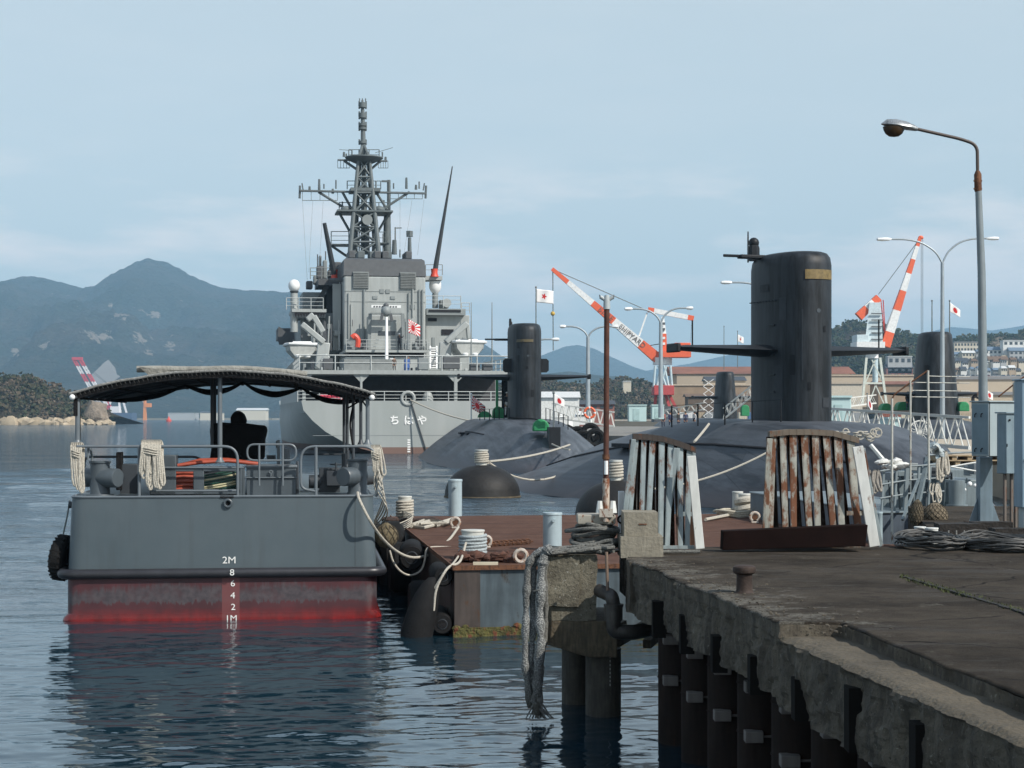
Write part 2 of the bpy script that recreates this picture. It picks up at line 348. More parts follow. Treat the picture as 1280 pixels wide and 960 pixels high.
# ---------------- water ----------------
def water():
    rows = [-40, -10, 4, 10]; y = 14.0
    while y < 9000:
        rows.append(y); y += max(.035, y*y/(CH*F)*(.62 if y < 120 else 1.5))
    rows.append(30000)
    rows = np.array(rows)
    t = np.concatenate([[-40,-8,-3,-2,-1.4], np.linspace(-1.05,1.05,620), [1.4,2,3,8,40]])
    Y = rows[:,None]*np.ones((1,len(t))); X = t[None,:]*(np.maximum(rows,12)[:,None]*.30+1.2)
    dy = np.gradient(rows)[:,None]; dx = (np.maximum(rows,12)*.30+1.2)[:,None]*2.1/620
    rng = np.random.default_rng(5); Z = np.zeros_like(X)
    fade = (Y > 12).astype(float)*(np.abs(t)[None,:] <= 1.05)
    for i in range(110):
        lam = .22*(16.0/.22)**(rng.random()**1.35); th = rng.normal(0, .42)-.1; ph = rng.random()*6.283
        k = 2*math.pi/lam; kx = k*math.sin(th); ky = k*math.cos(th)
        amp = .00115*lam**.66*rng.uniform(.5, 1.4)
        w = np.clip(lam/(4.0*np.maximum(dy, dx))-.5, 0, 1)
        s = np.sin(kx*X+ky*Y+ph+.6*np.sin(X*.31+ph)+.5*np.sin(Y*.23+ph*2))
        Z += amp*w*(s+.25*s*s)
    gust = (1+1.6*np.clip((Y-24)/45,0,1))*(1+.35*np.sin(X*.17+.6*np.sin(Y*.1))*np.sin(Y*.21+1.3))
    Z *= fade*gust
    nr, nc = X.shape; co = np.stack([X, Y, Z], -1).reshape(-1, 3).astype(np.float32)
    i = np.arange(nr-1)[:,None]*nc+np.arange(nc-1)[None,:]
    q = np.stack([i, i+1, i+nc+1, i+nc], -1).reshape(-1)
    me = bpy.data.meshes.new('water'); me.vertices.add(len(co)); me.vertices.foreach_set('co', co.ravel())
    me.loops.add(len(q)); me.loops.foreach_set('vertex_index', q.astype(np.int32)); nf = len(q)//4
    me.polygons.add(nf); me.polygons.foreach_set('loop_start', np.arange(nf, dtype=np.int32)*4); me.polygons.foreach_set('loop_total', np.full(nf, 4, np.int32))
    me.update(); me.validate(); me.polygons.foreach_set('use_smooth', [True]*nf)
    m, n, b = mat_custom('sea water'); L = n.links.new
    b.inputs['Base Color'].default_value = (.006,.022,.034,1); b.inputs['Roughness'].default_value = .06; b.inputs['IOR'].default_value = 2.05; b.inputs['Specular Tint'].default_value = (.78,.91,1,1)
    g = n.nodes.new('ShaderNodeNewGeometry')
    mp = n.nodes.new('ShaderNodeMapping'); mp.inputs['Scale'].default_value = (.55,1,1); L(g.outputs['Position'], mp.inputs[0])
    n1 = n.nodes.new('ShaderNodeTexNoise'); n1.inputs['Scale'].default_value = 5.5; n1.inputs['Detail'].default_value = 3; L(mp.outputs[0], n1.inputs['Vector'])
    n2 = n.nodes.new('ShaderNodeTexNoise'); n2.inputs['Scale'].default_value = .55; n2.inputs['Detail'].default_value = 6; n2.inputs['Roughness'].default_value = .62; L(mp.outputs[0], n2.inputs['Vector'])
    b1 = n.nodes.new('ShaderNodeBump'); b1.inputs['Strength'].default_value = .3; b1.inputs['Distance'].default_value = .012; L(n1.outputs[0], b1.inputs['Height'])
    b2 = n.nodes.new('ShaderNodeBump'); b2.inputs['Strength'].default_value = 1; L(n2.outputs[0], b2.inputs['Height']); L(b1.outputs[0], b2.inputs['Normal'])
    sp = n.nodes.new('ShaderNodeSeparateXYZ'); L(g.outputs['Position'], sp.inputs[0])
    mr = n.nodes.new('ShaderNodeMapRange'); mr.inputs['From Min'].default_value = 25; mr.inputs['From Max'].default_value = 160; mr.inputs['To Min'].default_value = .02; mr.inputs['To Max'].default_value = 1.5
    L(sp.outputs['Y'], mr.inputs[0]); L(mr.outputs[0], b2.inputs['Distance']); L(b2.outputs[0], b.inputs['Normal'])
    me.materials.append(m); o = bpy.data.objects.new('water', me); COL.objects.link(o); o['kind'] = 'structure'
water()

# ---------------- hills and far shores ----------------
def interp(x, pr): return float(np.interp(x, [p[0] for p in pr], [p[1] for p in pr]))
def terrain(name, prof, D, front, back, mat, nx=260, ny=60, rough=.06, fs=1.0, seed=0, pw=1.0, rocks=None, kind='structure', z0=-1):
    vs = []; fs_ = []; rk = []
    x0 = prof[0][0]; x1 = prof[-1][0]
    for j in range(ny+1):
        t = j/ny*1.45
        for i in range(nx+1):
            px = x0+(x1-x0)*i/nx
            d = D-front*(1-t) if t <= 1 else D+back*(t-1)/.45
            H = max(CH-(interp(px, prof)-HY)/F*D, 0.2)
            s = t**pw if t <= 1 else 1-((t-1)/.45)**1.5
            X = (px-640)/F*D*(1 if t > 1 else (d/D)**.5)
            p = Vector((X*fs*.01, d*fs*.01, seed))
            nz_ = noise.fractal(p, 1.0, 2.1, 6)
            rg = abs(noise.fractal(p*2.2+Vector((5,3,1)), .9, 2.2, 6))
            k = max(0, min(1, (1.03-t)*3)) if t <= 1 else .3
            z = H*s+H*rough*(nz_*1.2-rg*1.3)*(.12+.88*k)*min(1, t*4)
            vs.append((X, d, max(z, z0) if t > .0 else z0))
    n = nx+1
    for j in range(ny):
        for i in range(nx): fs_.append((j*n+i, j*n+i+1, (j+1)*n+i+1, (j+1)*n+i))
    mb = MB(); mb.v = vs; mb.f = fs_; o = mb.o(name, mat, ang=180); o['kind'] = kind
    if rocks:
        at = o.data.color_attributes.new('rock', 'FLOAT_COLOR', 'POINT')
        for q, v in enumerate(vs):
            px = 640+F*v[0]/v[1]; py = HY-(v[2]-CH)*F/v[1]; w = 0
            for (rx, ry, rw, rh) in rocks:
                e_ = ((px-rx)/rw)**2+((py-ry)/rh)**2
                w = max(w, max(0, 1-e_*.5))
            at.data[q].color = (w, w, w, 1)
    return o
def woodmat(name, c1, c2, c3, sc, attr=False, rk=(.34,.29,.24)):
    m, n, b = mat_custom(name); L = n.links.new; b.inputs['Roughness'].default_value = .95; b.inputs['Specular IOR Level'].default_value = .1
    g = n.nodes.new('ShaderNodeNewGeometry'); mpp = n.nodes.new('ShaderNodeMapping'); mpp.inputs['Scale'].default_value = (1,1,1.6); L(g.outputs['Position'], mpp.inputs[0]); t = mpp.outputs[0]
    nz = n.nodes.new('ShaderNodeTexNoise'); nz.inputs['Scale'].default_value = sc; nz.inputs['Detail'].default_value = 12; nz.inputs['Roughness'].default_value = .72; L(t, nz.inputs['Vector'])
    r = n.nodes.new('ShaderNodeValToRGB'); e = r.color_ramp.elements; e[0].position = .32; e[0].color = (*c1,1); e[1].position = .68; e[1].color = (*c3,1); k = e.new(.5); k.color = (*c2,1)
    L(nz.outputs[0], r.inputs[0]); last = r.outputs[0]
    v = n.nodes.new('ShaderNodeTexVoronoi'); v.inputs['Scale'].default_value = sc*14; L(t, v.inputs['Vector'])
    bp = n.nodes.new('ShaderNodeBump'); bp.inputs['Strength'].default_value = 1; bp.inputs['Distance'].default_value = .25/sc; bp.invert = True; L(v.outputs['Distance'], bp.inputs['Height'])
    n5 = n.nodes.new('ShaderNodeBump'); n5.inputs['Strength'].default_value = 1; n5.inputs['Distance'].default_value = .6/sc; L(nz.outputs[0], n5.inputs['Height']); L(bp.outputs[0], n5.inputs['Normal'])
    L(n5.outputs[0], b.inputs['Normal'])
    if attr:
        a = n.nodes.new('ShaderNodeAttribute'); a.attribute_name = 'rock'
        n2 = n.nodes.new('ShaderNodeTexNoise'); n2.inputs['Scale'].default_value = sc*5; n2.inputs['Detail'].default_value = 7; n2.inputs['Roughness'].default_value = .7; L(t, n2.inputs['Vector'])
        ad = n.nodes.new('ShaderNodeMath'); ad.operation = 'MULTIPLY_ADD'; L(a.outputs['Fac'], ad.inputs[0]); ad.inputs[1].default_value = .22; L(n2.outputs[0], ad.inputs[2])
        r2 = n.nodes.new('ShaderNodeValToRGB'); r2.color_ramp.elements[0].position = .655; r2.color_ramp.elements[1].position = .70; L(ad.outputs[0], r2.inputs[0])
        x = n.nodes.new('ShaderNodeMixRGB'); x.inputs['Color2'].default_value = (*rk,1); L(r2.outputs[0], x.inputs['Fac']); L(last, x.inputs['Color1']); last = x.outputs[0]
    L(last, b.inputs['Base Color']); return m
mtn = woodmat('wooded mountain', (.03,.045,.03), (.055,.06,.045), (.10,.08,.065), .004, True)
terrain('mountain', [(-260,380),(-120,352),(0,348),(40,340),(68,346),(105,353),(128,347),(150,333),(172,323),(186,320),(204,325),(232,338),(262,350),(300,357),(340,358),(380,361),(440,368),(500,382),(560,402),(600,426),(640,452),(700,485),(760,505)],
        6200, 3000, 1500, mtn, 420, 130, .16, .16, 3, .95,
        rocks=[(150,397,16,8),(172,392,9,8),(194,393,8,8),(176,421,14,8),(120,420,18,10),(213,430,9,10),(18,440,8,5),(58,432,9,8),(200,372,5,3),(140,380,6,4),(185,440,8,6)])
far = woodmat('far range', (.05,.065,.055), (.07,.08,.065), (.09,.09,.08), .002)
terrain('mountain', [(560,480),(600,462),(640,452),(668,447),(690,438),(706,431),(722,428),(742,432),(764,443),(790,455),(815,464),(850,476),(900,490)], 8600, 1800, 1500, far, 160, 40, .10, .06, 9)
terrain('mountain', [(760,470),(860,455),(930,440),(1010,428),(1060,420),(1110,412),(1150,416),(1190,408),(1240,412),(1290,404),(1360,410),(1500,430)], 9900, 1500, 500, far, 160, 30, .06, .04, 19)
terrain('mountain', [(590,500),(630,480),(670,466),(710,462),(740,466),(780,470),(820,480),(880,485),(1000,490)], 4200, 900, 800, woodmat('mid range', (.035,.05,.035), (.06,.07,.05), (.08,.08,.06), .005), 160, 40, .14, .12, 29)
wood_near = woodmat('bare winter wood', (.035,.04,.025), (.08,.065,.045), (.17,.13,.10), .03, True, (.42,.34,.25))
ISL = [(-160,470),(-80,466),(-20,470),(20,471),(40,474),(60,481),(85,492),(105,503),(122,512),(135,519)]
terrain('island_hill', ISL, 900, 60, 90, wood_near, 150, 40, .10, 1.2, 31, .7)
HR1 = [(560,500),(620,485),(660,474),(700,480),(740,484),(770,474),(800,478),(850,488),(900,496),(960,500)]
terrain('wooded_hill', HR1, 1250, 260, 200, wood_near, 160, 40, .1, .8, 41, .7, rocks=[(722,487,18,5),(800,500,16,6),(745,500,16,8)])
HR2 = [(960,470),(1000,440),(1035,415),(1060,404),(1080,402),(1105,408),(1135,420),(1160,428),(1200,424),(1240,420),(1290,416),(1380,412),(1500,420)]
terrain('wooded_hill', HR2, 1650, 500, 250, wood_near, 220, 50, .08, .6, 51, .8, rocks=[(1247,428,10,10),(1050,440,8,8)])

def leafclumps(name, spots, mat, kind='stuff', seed=1, parent=None):
    """crowns built of many small leaf-clump faces spread through a volume; spots: (x,y,z,r)"""
    rg = random.Random(seed); mb = MB()
    for (x, y, z, r) in spots:
        n_ = 26
        for q in range(n_):
            a = rg.random()*6.283; h = rg.uniform(-.5, 1); rr = r*math.sqrt(max(.05, 1-(h*.9)**2))*rg.uniform(.35, 1.05)
            c = Vector((x+rr*math.cos(a), y+rr*math.sin(a), z+h*r*1.05)); s_ = r*rg.uniform(.16, .36)
            u = Vector((rg.gauss(0,1), rg.gauss(0,1), rg.gauss(0,1))).normalized(); w = u.orthogonal().normalized(); t_ = u.cross(w)
            k = len(mb.v); mb.v += [tuple(c+w*s_), tuple(c+t_*s_*.9), tuple(c-w*s_), tuple(c-t_*s_*1.1), tuple(c+u*s_*.8)]
            mb.f += [(k,k+1,k+4),(k+1,k+2,k+4),(k+2,k+3,k+4),(k+3,k,k+4),(k+3,k+2,k+1,k)]
    o = mb.o(name, mat, parent, smooth=False)
    if kind: o['kind'] = kind
    return o
def leafmat(name, cs):
    m, n, b = mat_custom(name); L = n.links.new; b.inputs['Roughness'].default_value = .9; b.inputs['Specular IOR Level'].default_value = .15
    g = n.nodes.new('ShaderNodeNewGeometry'); nz = n.nodes.new('ShaderNodeTexNoise'); nz.inputs['Scale'].default_value = .07; nz.inputs['Detail'].default_value = 3; L(g.outputs['Position'], nz.inputs['Vector'])
    ad = n.nodes.new('ShaderNodeMath'); ad.operation = 'MULTIPLY_ADD'; L(g.outputs['Random Per Island'], ad.inputs[0]); ad.inputs[1].default_value = .3; L(nz.outputs[0], ad.inputs[2])
    r = n.nodes.new('ShaderNodeValToRGB'); r.color_ramp.interpolation = 'LINEAR'; e = r.color_ramp.elements
    e[0].position = .4; e[0].color = (*cs[0],1); e[1].position = .9; e[1].color = (*cs[-1],1)
    for i, c in enumerate(cs[1:-1]): q = e.new(.4+.5*(i+1)/(len(cs)-1)); q.color = (*c,1)
    L(ad.outputs[0], r.inputs[0]); L(r.outputs[0], b.inputs['Base Color']); return m
lm = leafmat('winter leaves', [(.022,.032,.016),(.045,.05,.026),(.085,.065,.042),(.13,.10,.075)])
def scatter(prof, D, front, n_, r0, r1, seed, top=1.0, pw=.7, y0=0):
    rg = random.Random(seed); o = []
    for i in range(n_):
        t = rg.uniform(.02, 1.02); px = rg.uniform(prof[0][0], prof[-1][0]); H = max(CH-(interp(px, prof)-HY)/F*D, .2)
        if H < 1.5: continue
        d = D-front*(1-t); X = (px-640)/F*D*(1 if t > 1 else (d/D)**.5); r = rg.uniform(r0, r1)
        o.append((X, d, H*min(1, t)**pw*top-r*.35, r))
    return o
tag(leafclumps('woodland', scatter(ISL, 900, 60, 620, 2.2, 4.2, 3), lm, seed=2), 'bare and evergreen winter woodland on the rocky island at the left edge', 'woodland', kind='stuff')
tag(leafclumps('woodland', scatter(HR1, 1250, 260, 900, 2.5, 5.0, 4), lm, seed=3), 'brown winter woodland on the low hill behind the mooring lamps', 'woodland', kind='stuff')
tag(leafclumps('woodland', scatter(HR2, 1650, 500, 1500, 3.0, 6.5, 5, pw=.8), leafmat('evergreen leaves', [(.018,.03,.016),(.03,.045,.02),(.055,.06,.03),(.09,.075,.045)]), seed=4), 'dark evergreen woodland on the hill behind the housing at the right', 'woodland', kind='stuff')
# rocky shore of the island
rg = random.Random(11); mb = MB()
for i in range(150):
    px = rg.uniform(-120, 137); p = P(px, 520, 838+rg.uniform(-8, 10)); r = rg.uniform(1.2, 3.4)*(1 if px < 100 else .8)
    k = len(mb.v); mb.ball((p.x, p.y, rg.uniform(-.5, 1.2)), r, 8, (rg.uniform(.9,1.8), 1, rg.uniform(.5,1.15)), 5)
    for q in range(k, len(mb.v)):
        v = Vector(mb.v[q]); v += Vector((noise.noise(v*.5), noise.noise(v*.5+Vector((9,0,0))), noise.noise(v*.6+Vector((0,9,0)))))*r*.6; mb.v[q] = tuple(v)
tag(mb.o('shore_rocks', M('shore rock', (.36,.29,.20), .9, var=.35, vs=.2), ), 'tan rocks along the waterline of the wooded island', 'rocks', kind='stuff')
p = P(117, 500, 848); mb = MB(); mb.ball((0,0,0), 6, 12, (1,.9,1.3), 8)
for q in range(len(mb.v)):
    v = Vector(mb.v[q]); v += v.normalized()*noise.noise(v*.35)*3.5; mb.v[q] = tuple(v)
tag(mb.o('sea_rock', M('sea stack rock', (.20,.16,.12), .9, var=.4, vs=.3, bump=.8, bs=1)), 'tall brown rock standing at the right tip of the wooded island', 'rock', loc=(P(120,0,850).x, 850, 3.2))

# far shore line and land on the right
landm = M('far shore ground', (.20,.18,.14), .95, var=.3, vs=.02)
o = MB().box(P(150,0,2600).x, P(345,0,2600).x, 2560, 2750, -2, 2.6).o('far_shore', landm); o['kind'] = 'structure'
mb = MB()
def slabpx(mb, pts, z0, z1): # polygon of world xy
    n = len(pts); return mb.loft([[(x, y, z0) for x, y in pts], [(x, y, z1) for x, y in pts]])
o = slabpx(MB(), [(P(560,0,700).x,640),(P(870,0,640).x,560),(250,520),(1200,520),(1200,2600),(P(500,0,2600).x,2600),(P(560,0,1100).x,1100)], -2, 2.4).o('shipyard_ground', M('yard ground', (.30,.25,.19), .95, var=.25, vs=.02)); o['kind'] = 'structure'

# quarry scar on the mountain
m_q = M('quarry gravel', (.17,.165,.16), .95, var=.12, vs=.01)
mb = MB(); c = [(0,16),(8,7),(14,0),(18,-3),(22,0),(27,8),(33,13),(40,16),(34,21),(24,25),(10,24)]
pts = [P(112+x*.95, 452+y*1.15, 3330) for x, y in c]
for p_ in pts: p_.y += (p_.z-80)*1.2
o = mb.prism(pts, (0, 40, -10)).o('quarry_face', m_q); o['kind'] = 'structure'

# ---------------- far buildings ----------------
def bld(label, px0, px1, py0, py1, D, dep, wall, roof, roofh=0, nwin=0, rows=1, cat='building', name='house', group=None, gz=None, hip=False):
    x0 = P(px0,0,D).x; x1 = P(px1,0,D).x; zt = P(0,py0,D).z; zb = P(0,py1,D).z if gz is None else gz
    cx = (x0+x1)/2; r = thing(name, label, cat, (cx, D, zb), 0, group); w = (x1-x0)/2; h = zt-zb-roofh
    MB().box(-w, w, 0, dep, -6, h).o('wall', wall, r, smooth=False)
    if roofh > 0:
        e_ = w*1.07; q = w*.45 if hip else 0
        MB().loft([[(-e_,-.6,h),(e_,-.6,h),(e_,dep+.6,h),(-e_,dep+.6,h)], [(-e_+q,dep*.45,h+roofh),(e_-q,dep*.45,h+roofh),(e_-q,dep*.55,h+roofh),(-e_+q,dep*.55,h+roofh)]]).o('roof', roof, r, smooth=False)
    else: MB().box(-w*1.03, w*1.03, -.4, dep+.4, h+.01, h+.5).o('roof', roof, r, smooth=False)
    for j in range(rows):
        zc = h*(j+.55)/rows
        for i in range(nwin):
            xc = -w+2*w*(i+.5)/nwin; ww = w/nwin*.55; hh = h/rows*.24
            MB().box(xc-ww, xc+ww, -.12, .02, zc-hh, zc+hh).o('window', glass, r, smooth=False)
    return r
W1 = M('house cream wall', (.55,.50,.40), .8); W2 = M('house white wall', (.66,.66,.63), .8); W3 = M('house grey wall', (.36,.37,.37), .8); W4 = M('house tan wall', (.38,.30,.22), .8); W5 = M('red brown wall', (.24,.10,.08), .8)
R1 = M('dark tile roof', (.05,.055,.065), .6); R2 = M('rust roof', (.20,.085,.055), .8, var=.3, vs=.1); R3 = M('pale roof', (.55,.56,.55), .7); R4 = M('blue grey roof', (.13,.18,.24), .6); R5 = M('brown roof', (.14,.09,.06), .8)
bld('long rust roofed shipyard shed behind the red crane', 846, 1062, 457, 481, 640, 30, M('shed tan wall', (.40,.33,.25), .9, var=.1, vs=.05), R2, 3.0, 0, 1, 'shed', 'shipyard_shed')
bld('long low brown shed in front of the rust roofed shipyard shed', 838, 1010, 482, 500, 600, 24, M('brown wall', (.26,.19,.13), .9, var=.3, vs=.08), M('tan flat roof', (.42,.35,.27), .9), 0, 0, 1, 'shed', 'shipyard_shed')
bld('beige quay wall shed under the white jib crane', 1030, 1142, 470, 496, 620, 20, M('beige wall', (.45,.38,.29), .9, var=.1, vs=.05), M('tan flat roof', (.42,.35,.27), .9), 0, 0, 1, 'shed', 'shipyard_shed')
bld('long beige warehouse below the housing at the right edge', 1185, 1330, 469, 489, 660, 30, M('beige wall', (.45,.38,.29), .9), M('grey shed roof', (.16,.15,.14), .9, var=.2, vs=.05), 1.6, 0, 1, 'warehouse', 'warehouse')
bld('dark roofed low shed running along the yard at the right edge', 1170, 1330, 489, 505, 570, 30, M('sandy wall', (.42,.35,.26), .9), M('grey shed roof', (.16,.15,.14), .9), 1.2, 0, 1, 'shed', 'shipyard_shed')
bld('white low hangar behind the white boats', 672, 724, 489, 506, 420, 14, W2, R3, 1.5, 0, 1, 'hangar', 'boat_hangar')
bld('small red brown house behind the white gangway', 718, 768, 500, 513, 450, 12, W5, R1, 1.1, 5, 1, 'house', 'house')
bld('pale block on the wooded hill left of the red crane', 779, 789, 477, 484, 1120, 12, W1, R3, 0, 0, 1, 'building', 'apartment_block')
bld('wide pale hall on the far shore left of the grey ship', 296, 332, 510, 520, 2500, 30, W1, R3, 3, 0, 1, 'hall', 'hall')
bld('small cream warehouse on the far shore beside the pale hall', 250, 276, 514, 520, 2500, 30, W1, R1, 2, 0, 1, 'warehouse', 'warehouse')
bld('long low far shore shed left of the cream warehouse', 210, 244, 516.5, 520, 2520, 30, W3, R3, 0, 0, 1, 'shed', 'shed')
bld('cream block of flats on the hill between sail and lamp pole', 1193, 1224, 428, 446, 1300, 15, W1, M('flat roof grey', (.3,.3,.3), .9), 0, 8, 3, 'flats', 'apartment_block')
hs = [(1203,1219,438,452,W1,R3,'cream gabled house below the block of flats'),(1231,1252,433,449,W2,R4,'white two storey house with blue roof right of the lamp pole'),
 (1254,1280,426,433,W2,R3,'long white flat topped house high at the right edge'),(1262,1284,434,450,W3,R4,'grey house with blue roof at the right edge'),(1232,1250,452,470,W2,R3,'white gable fronted house above the parked row'),
 (1196,1214,447,462,W3,R1,'grey house with dark hipped roof left of the lamp pole'),(1253,1280,449,462,W3,R1,'wide grey house with dark hipped roof at the right edge'),(1214,1226,455,466,W2,R4,'small white house with blue roof just left of the lamp pole'),
 (1236,1260,445,454,W1,R5,'low cream house with brown roof beneath the blue roofed one'),(1193,1204,462,470,W2,R1,'tiny white house with dark roof beside the dark sail'),(1262,1276,461,470,W2,R5,'small white house with brown roof low at the right edge'),
 (1108,1141,455,472,W5,R1,'dark red terraced house left of the tapered dark sail'),(1110,1140,446,456,W3,R3,'pale roofed grey hall behind the dark red terrace')]
for i, h in enumerate(hs):
    bld(h[6], h[0], h[1], h[2], h[3], 1250-i*6 if h[0] > 1150 else 1235, 8, h[4], h[5], 2.6 if h[5] in (R1,R4,R5) else (1.8 if 'gable' in h[6] else 0), 4, 2 if h[3]-h[2] > 12 else 1, 'house', 'house', hip=('hipped' in h[6]))
rg = random.Random(64)
on7 = ['first','second','third','fourth','fifth','sixth','seventh','eighth','ninth']
wl = [('white',W2),('cream',W1),('grey',W3),('tan',W4)]; rf = [('dark tiled',R1),('blue',R4),('brown',R5),('pale',R3)]
for rn, (y0, D0) in (('upper',(444,1262)),('middle',(455,1205)),('lower',(465,1150))):
    for i in range(9):
        px = 1192+i*10+rg.uniform(-2,2); w_ = rg.uniform(6,9.5); h_ = rg.uniform(5.5,8); a = rg.choice(wl); b2 = rg.choice(rf); y = y0+rg.uniform(-1.5,2)
        bld('small %s house with %s roof, %s from the left in the %s hillside row' % (a[0], b2[0], on7[i], rn), px, px+w_, y-h_, y, D0+rg.uniform(-12,12), 7, a[1], b2[1], rg.uniform(1.3,2.2), 3, 1, 'house', 'house', hip=rg.random() < .4)
# hillside ground under the houses
terrain('hillside', [(1060,478),(1110,462),(1190,452),(1230,446),(1290,444),(1400,440),(1500,440)], 1290, 330, 40, woodmat('scrub slope', (.06,.065,.04), (.12,.11,.07), (.2,.17,.12), .05), 80, 30, .05, 1, 61, 1.1)
# parked cars below the houses
def car_proto():
    r = thing('parked_car', '', 'car'); 
    MB().loft([[(-2.2,-.85,.3),(2.2,-.85,.3),(2.2,.85,.3),(-2.2,.85,.3)],[(-2.2,-.85,.85),(2.1,-.85,.8),(2.1,.85,.8),(-2.2,.85,.85)]]).o('body', None, r)
    MB().loft([[(-1.9,-.8,.86),(1.2,-.8,.86),(1.2,.8,.86),(-1.9,.8,.86)],[(-1.6,-.65,1.42),(.5,-.65,1.42),(.5,.65,1.42),(-1.6,.65,1.42)]]).o('cabin', glass, r)
    for x in (-1.35, 1.35):
        for y in (-.8, .8): MB().cyl((x,y-.1,.33),(x,y+.1,.33),.33,n=10).o('wheel', tyrem, r)
    return r
cc = [('white',(.7,.7,.7)),('silver',(.45,.47,.48)),('black',(.03,.03,.03)),('red',(.4,.04,.03)),('blue',(.06,.12,.3))]
base = car_proto(); seq = [0,1,0,2,0,1,3,0,0,4,1,0,2,0]
for i, ci in enumerate(seq):
    c = base if i == 0 else copy_tree(base)
    D = 900; px = 1197+i*6.3; zz = P(0,469,D).z-1.2
    c.location = (P(px,0,D).x, D, zz); c.rotation_euler = (0,0,R(90+random.uniform(-8,8))); c.scale = (1,1,1)
    c['label'] = '%s car parked in the row below the hillside houses, number %s from the left' % (cc[ci][0], ['one','two','three','four','five','six','seven','eight','nine','ten','eleven','twelve','thirteen','fourteen'][i])
    c['group'] = 'cars parked below the hillside houses'
    for k_ in kids(c):
        if k_.name.startswith('body'):
            k_.data = k_.data.copy(); k_.data.materials.clear(); k_.data.materials.append(M('car '+cc[ci][0], cc[ci][1], .3))
o = MB().box(P(1188,0,890).x, P(1330,0,890).x, 885, 960, -2, P(0,469,900).z-1.2).o('road', M('asphalt', (.06,.06,.06), .9)); o['kind'] = 'structure'

# ---------------- floating crane and orange crane far left ----------------
red = M('crane red', (.50,.05,.07), .6); wht = M('crane white', (.68,.66,.66), .6)
fr = Frame(120, 2300, 0, 0)
r = thing('floating_crane', 'huge red and white lattice floating crane leaning left beyond the launch canopy', 'crane', fr.loc())
hull = MB().box(fr.lx(112), fr.lx(168), -15, 15, -1, fr.z(516)).o('barge', M('barge dark blue', (.05,.08,.14), .6), r)
for sx in (0, 7):
    p0 = Vector(fr.p(131+sx*1.2, 516)); p1 = Vector(fr.p(92+sx*1.1, 448))
    for seg in range(7):
        a = p0.lerp(p1, seg/7); b = p0.lerp(p1, (seg+1)/7); m_ = red if seg % 2 == 0 else wht
        mb = MB(); w_ = fr.w(3.2)
        for dx, dy in ((-w_/2,-w_/2),(w_/2,-w_/2),(w_/2,w_/2),(-w_/2,w_/2)): mb.beam(a+Vector((dx,dy,0)), b+Vector((dx,dy,0)), 1.3)
        for k_ in range(2):
            c = a.lerp(b, k_/2); d = a.lerp(b, (k_+1)/2); mb.beam(c+Vector((-w_/2,-w_/2,0)), d+Vector((w_/2,-w_/2,0)), .9); mb.beam(c+Vector((w_/2,-w_/2,0)), d+Vector((-w_/2,-w_/2,0)), .7)
        mb.o('jib_section', m_, r, smooth=False)
MB().box(fr.lx(90.5), fr.lx(103), -3, 3, fr.z(450), fr.z(446.5)).o('jib_head', red, r)
for (a, b, m_) in ((( 142,490),(133,518),wht),((147,490),(151,518),wht),((150,488),(159,519),wht),((134,502),(128,519),red),((134,502),(146,519),red)):
    MB().beam(fr.p(*a), fr.p(*b), 2.2).o('stay_leg', m_, r, smooth=False)
for a in ((95,450),(100,450)): MB().beam(fr.p(a[0],a[1]), fr.p(146,489), .5).o('stay_cable', mastg, r, smooth=False)
MB().box(fr.lx(139), fr.lx(150), -6, 6, fr.z(516), fr.z(508)).o('deckhouse', wht, r)
fr = Frame(181, 2450, 0, 0)
r = thing('harbour_crane', 'small orange tower crane on the far shore seen under the launch canopy', 'crane', fr.loc())
om = M('deep orange', (.65,.22,.05), .6)
MB().loft([[(fr.lx(179.5),-4,0),(fr.lx(183),-4,0),(fr.lx(183),4,0),(fr.lx(179.5),4,0)],[(fr.lx(180),-3,fr.z(499)),(fr.lx(182.5),-3,fr.z(499)),(fr.lx(182.5),3,fr.z(499)),(fr.lx(180),3,fr.z(499))]]).o('tower', om, r)
MB().box(fr.lx(181), fr.lx(189), -4, 4, fr.z(509), fr.z(504)).o('machine_house', om, r)
MB().beam(fr.p(181,505), fr.p(176,498), 1.5).o('jib', wht, r)
b = tag(MB().lathe([(2.2,0),(2.4,1.5),(.8,3.5),(.3,5)], n=12).o('buoy', redp), 'small red buoy floating off the far shore left of the ship', 'buoy', loc=(P(211,0,1500).x, 1500, -.3))

# more of the shipyard: long low strips, containers, vans
tanr = M('tan flat roof', (.42,.35,.27), .9); brn = M('brown wall', (.26,.19,.13), .9)
bld('thin dark brown shed just above the sandy yard left of the nearest sail', 860, 946, 492, 503, 560, 10, M('dark brown wall', (.12,.085,.06), .9), R5, 1.0, 0, 1, 'shed', 'shipyard_shed')
bld('grey roofed shed directly behind the farthest submarine sail', 884, 932, 470, 480, 610, 14, M('beige wall', (.45,.38,.29), .9), R1, 1.6, 0, 1, 'shed', 'shipyard_shed')
bld('pale low shed between nearest sail and white crane legs', 1034, 1078, 480, 506, 540, 12, M('pale beige wall', (.52,.46,.37), .9), tanr, 0, 0, 1, 'shed', 'shipyard_shed')
bld('brown strip roofed shed behind the tapered sail', 1098, 1182, 476, 487, 600, 14, brn, R2, 1.2, 0, 1, 'shed', 'shipyard_shed')
rg = random.Random(88)
cl_ = [('white',(.62,.62,.6)),('tan',(.4,.32,.22)),('rust red',(.25,.08,.05)),('blue',(.07,.14,.28)),('grey',(.28,.29,.29)),('cream',(.55,.5,.38))]
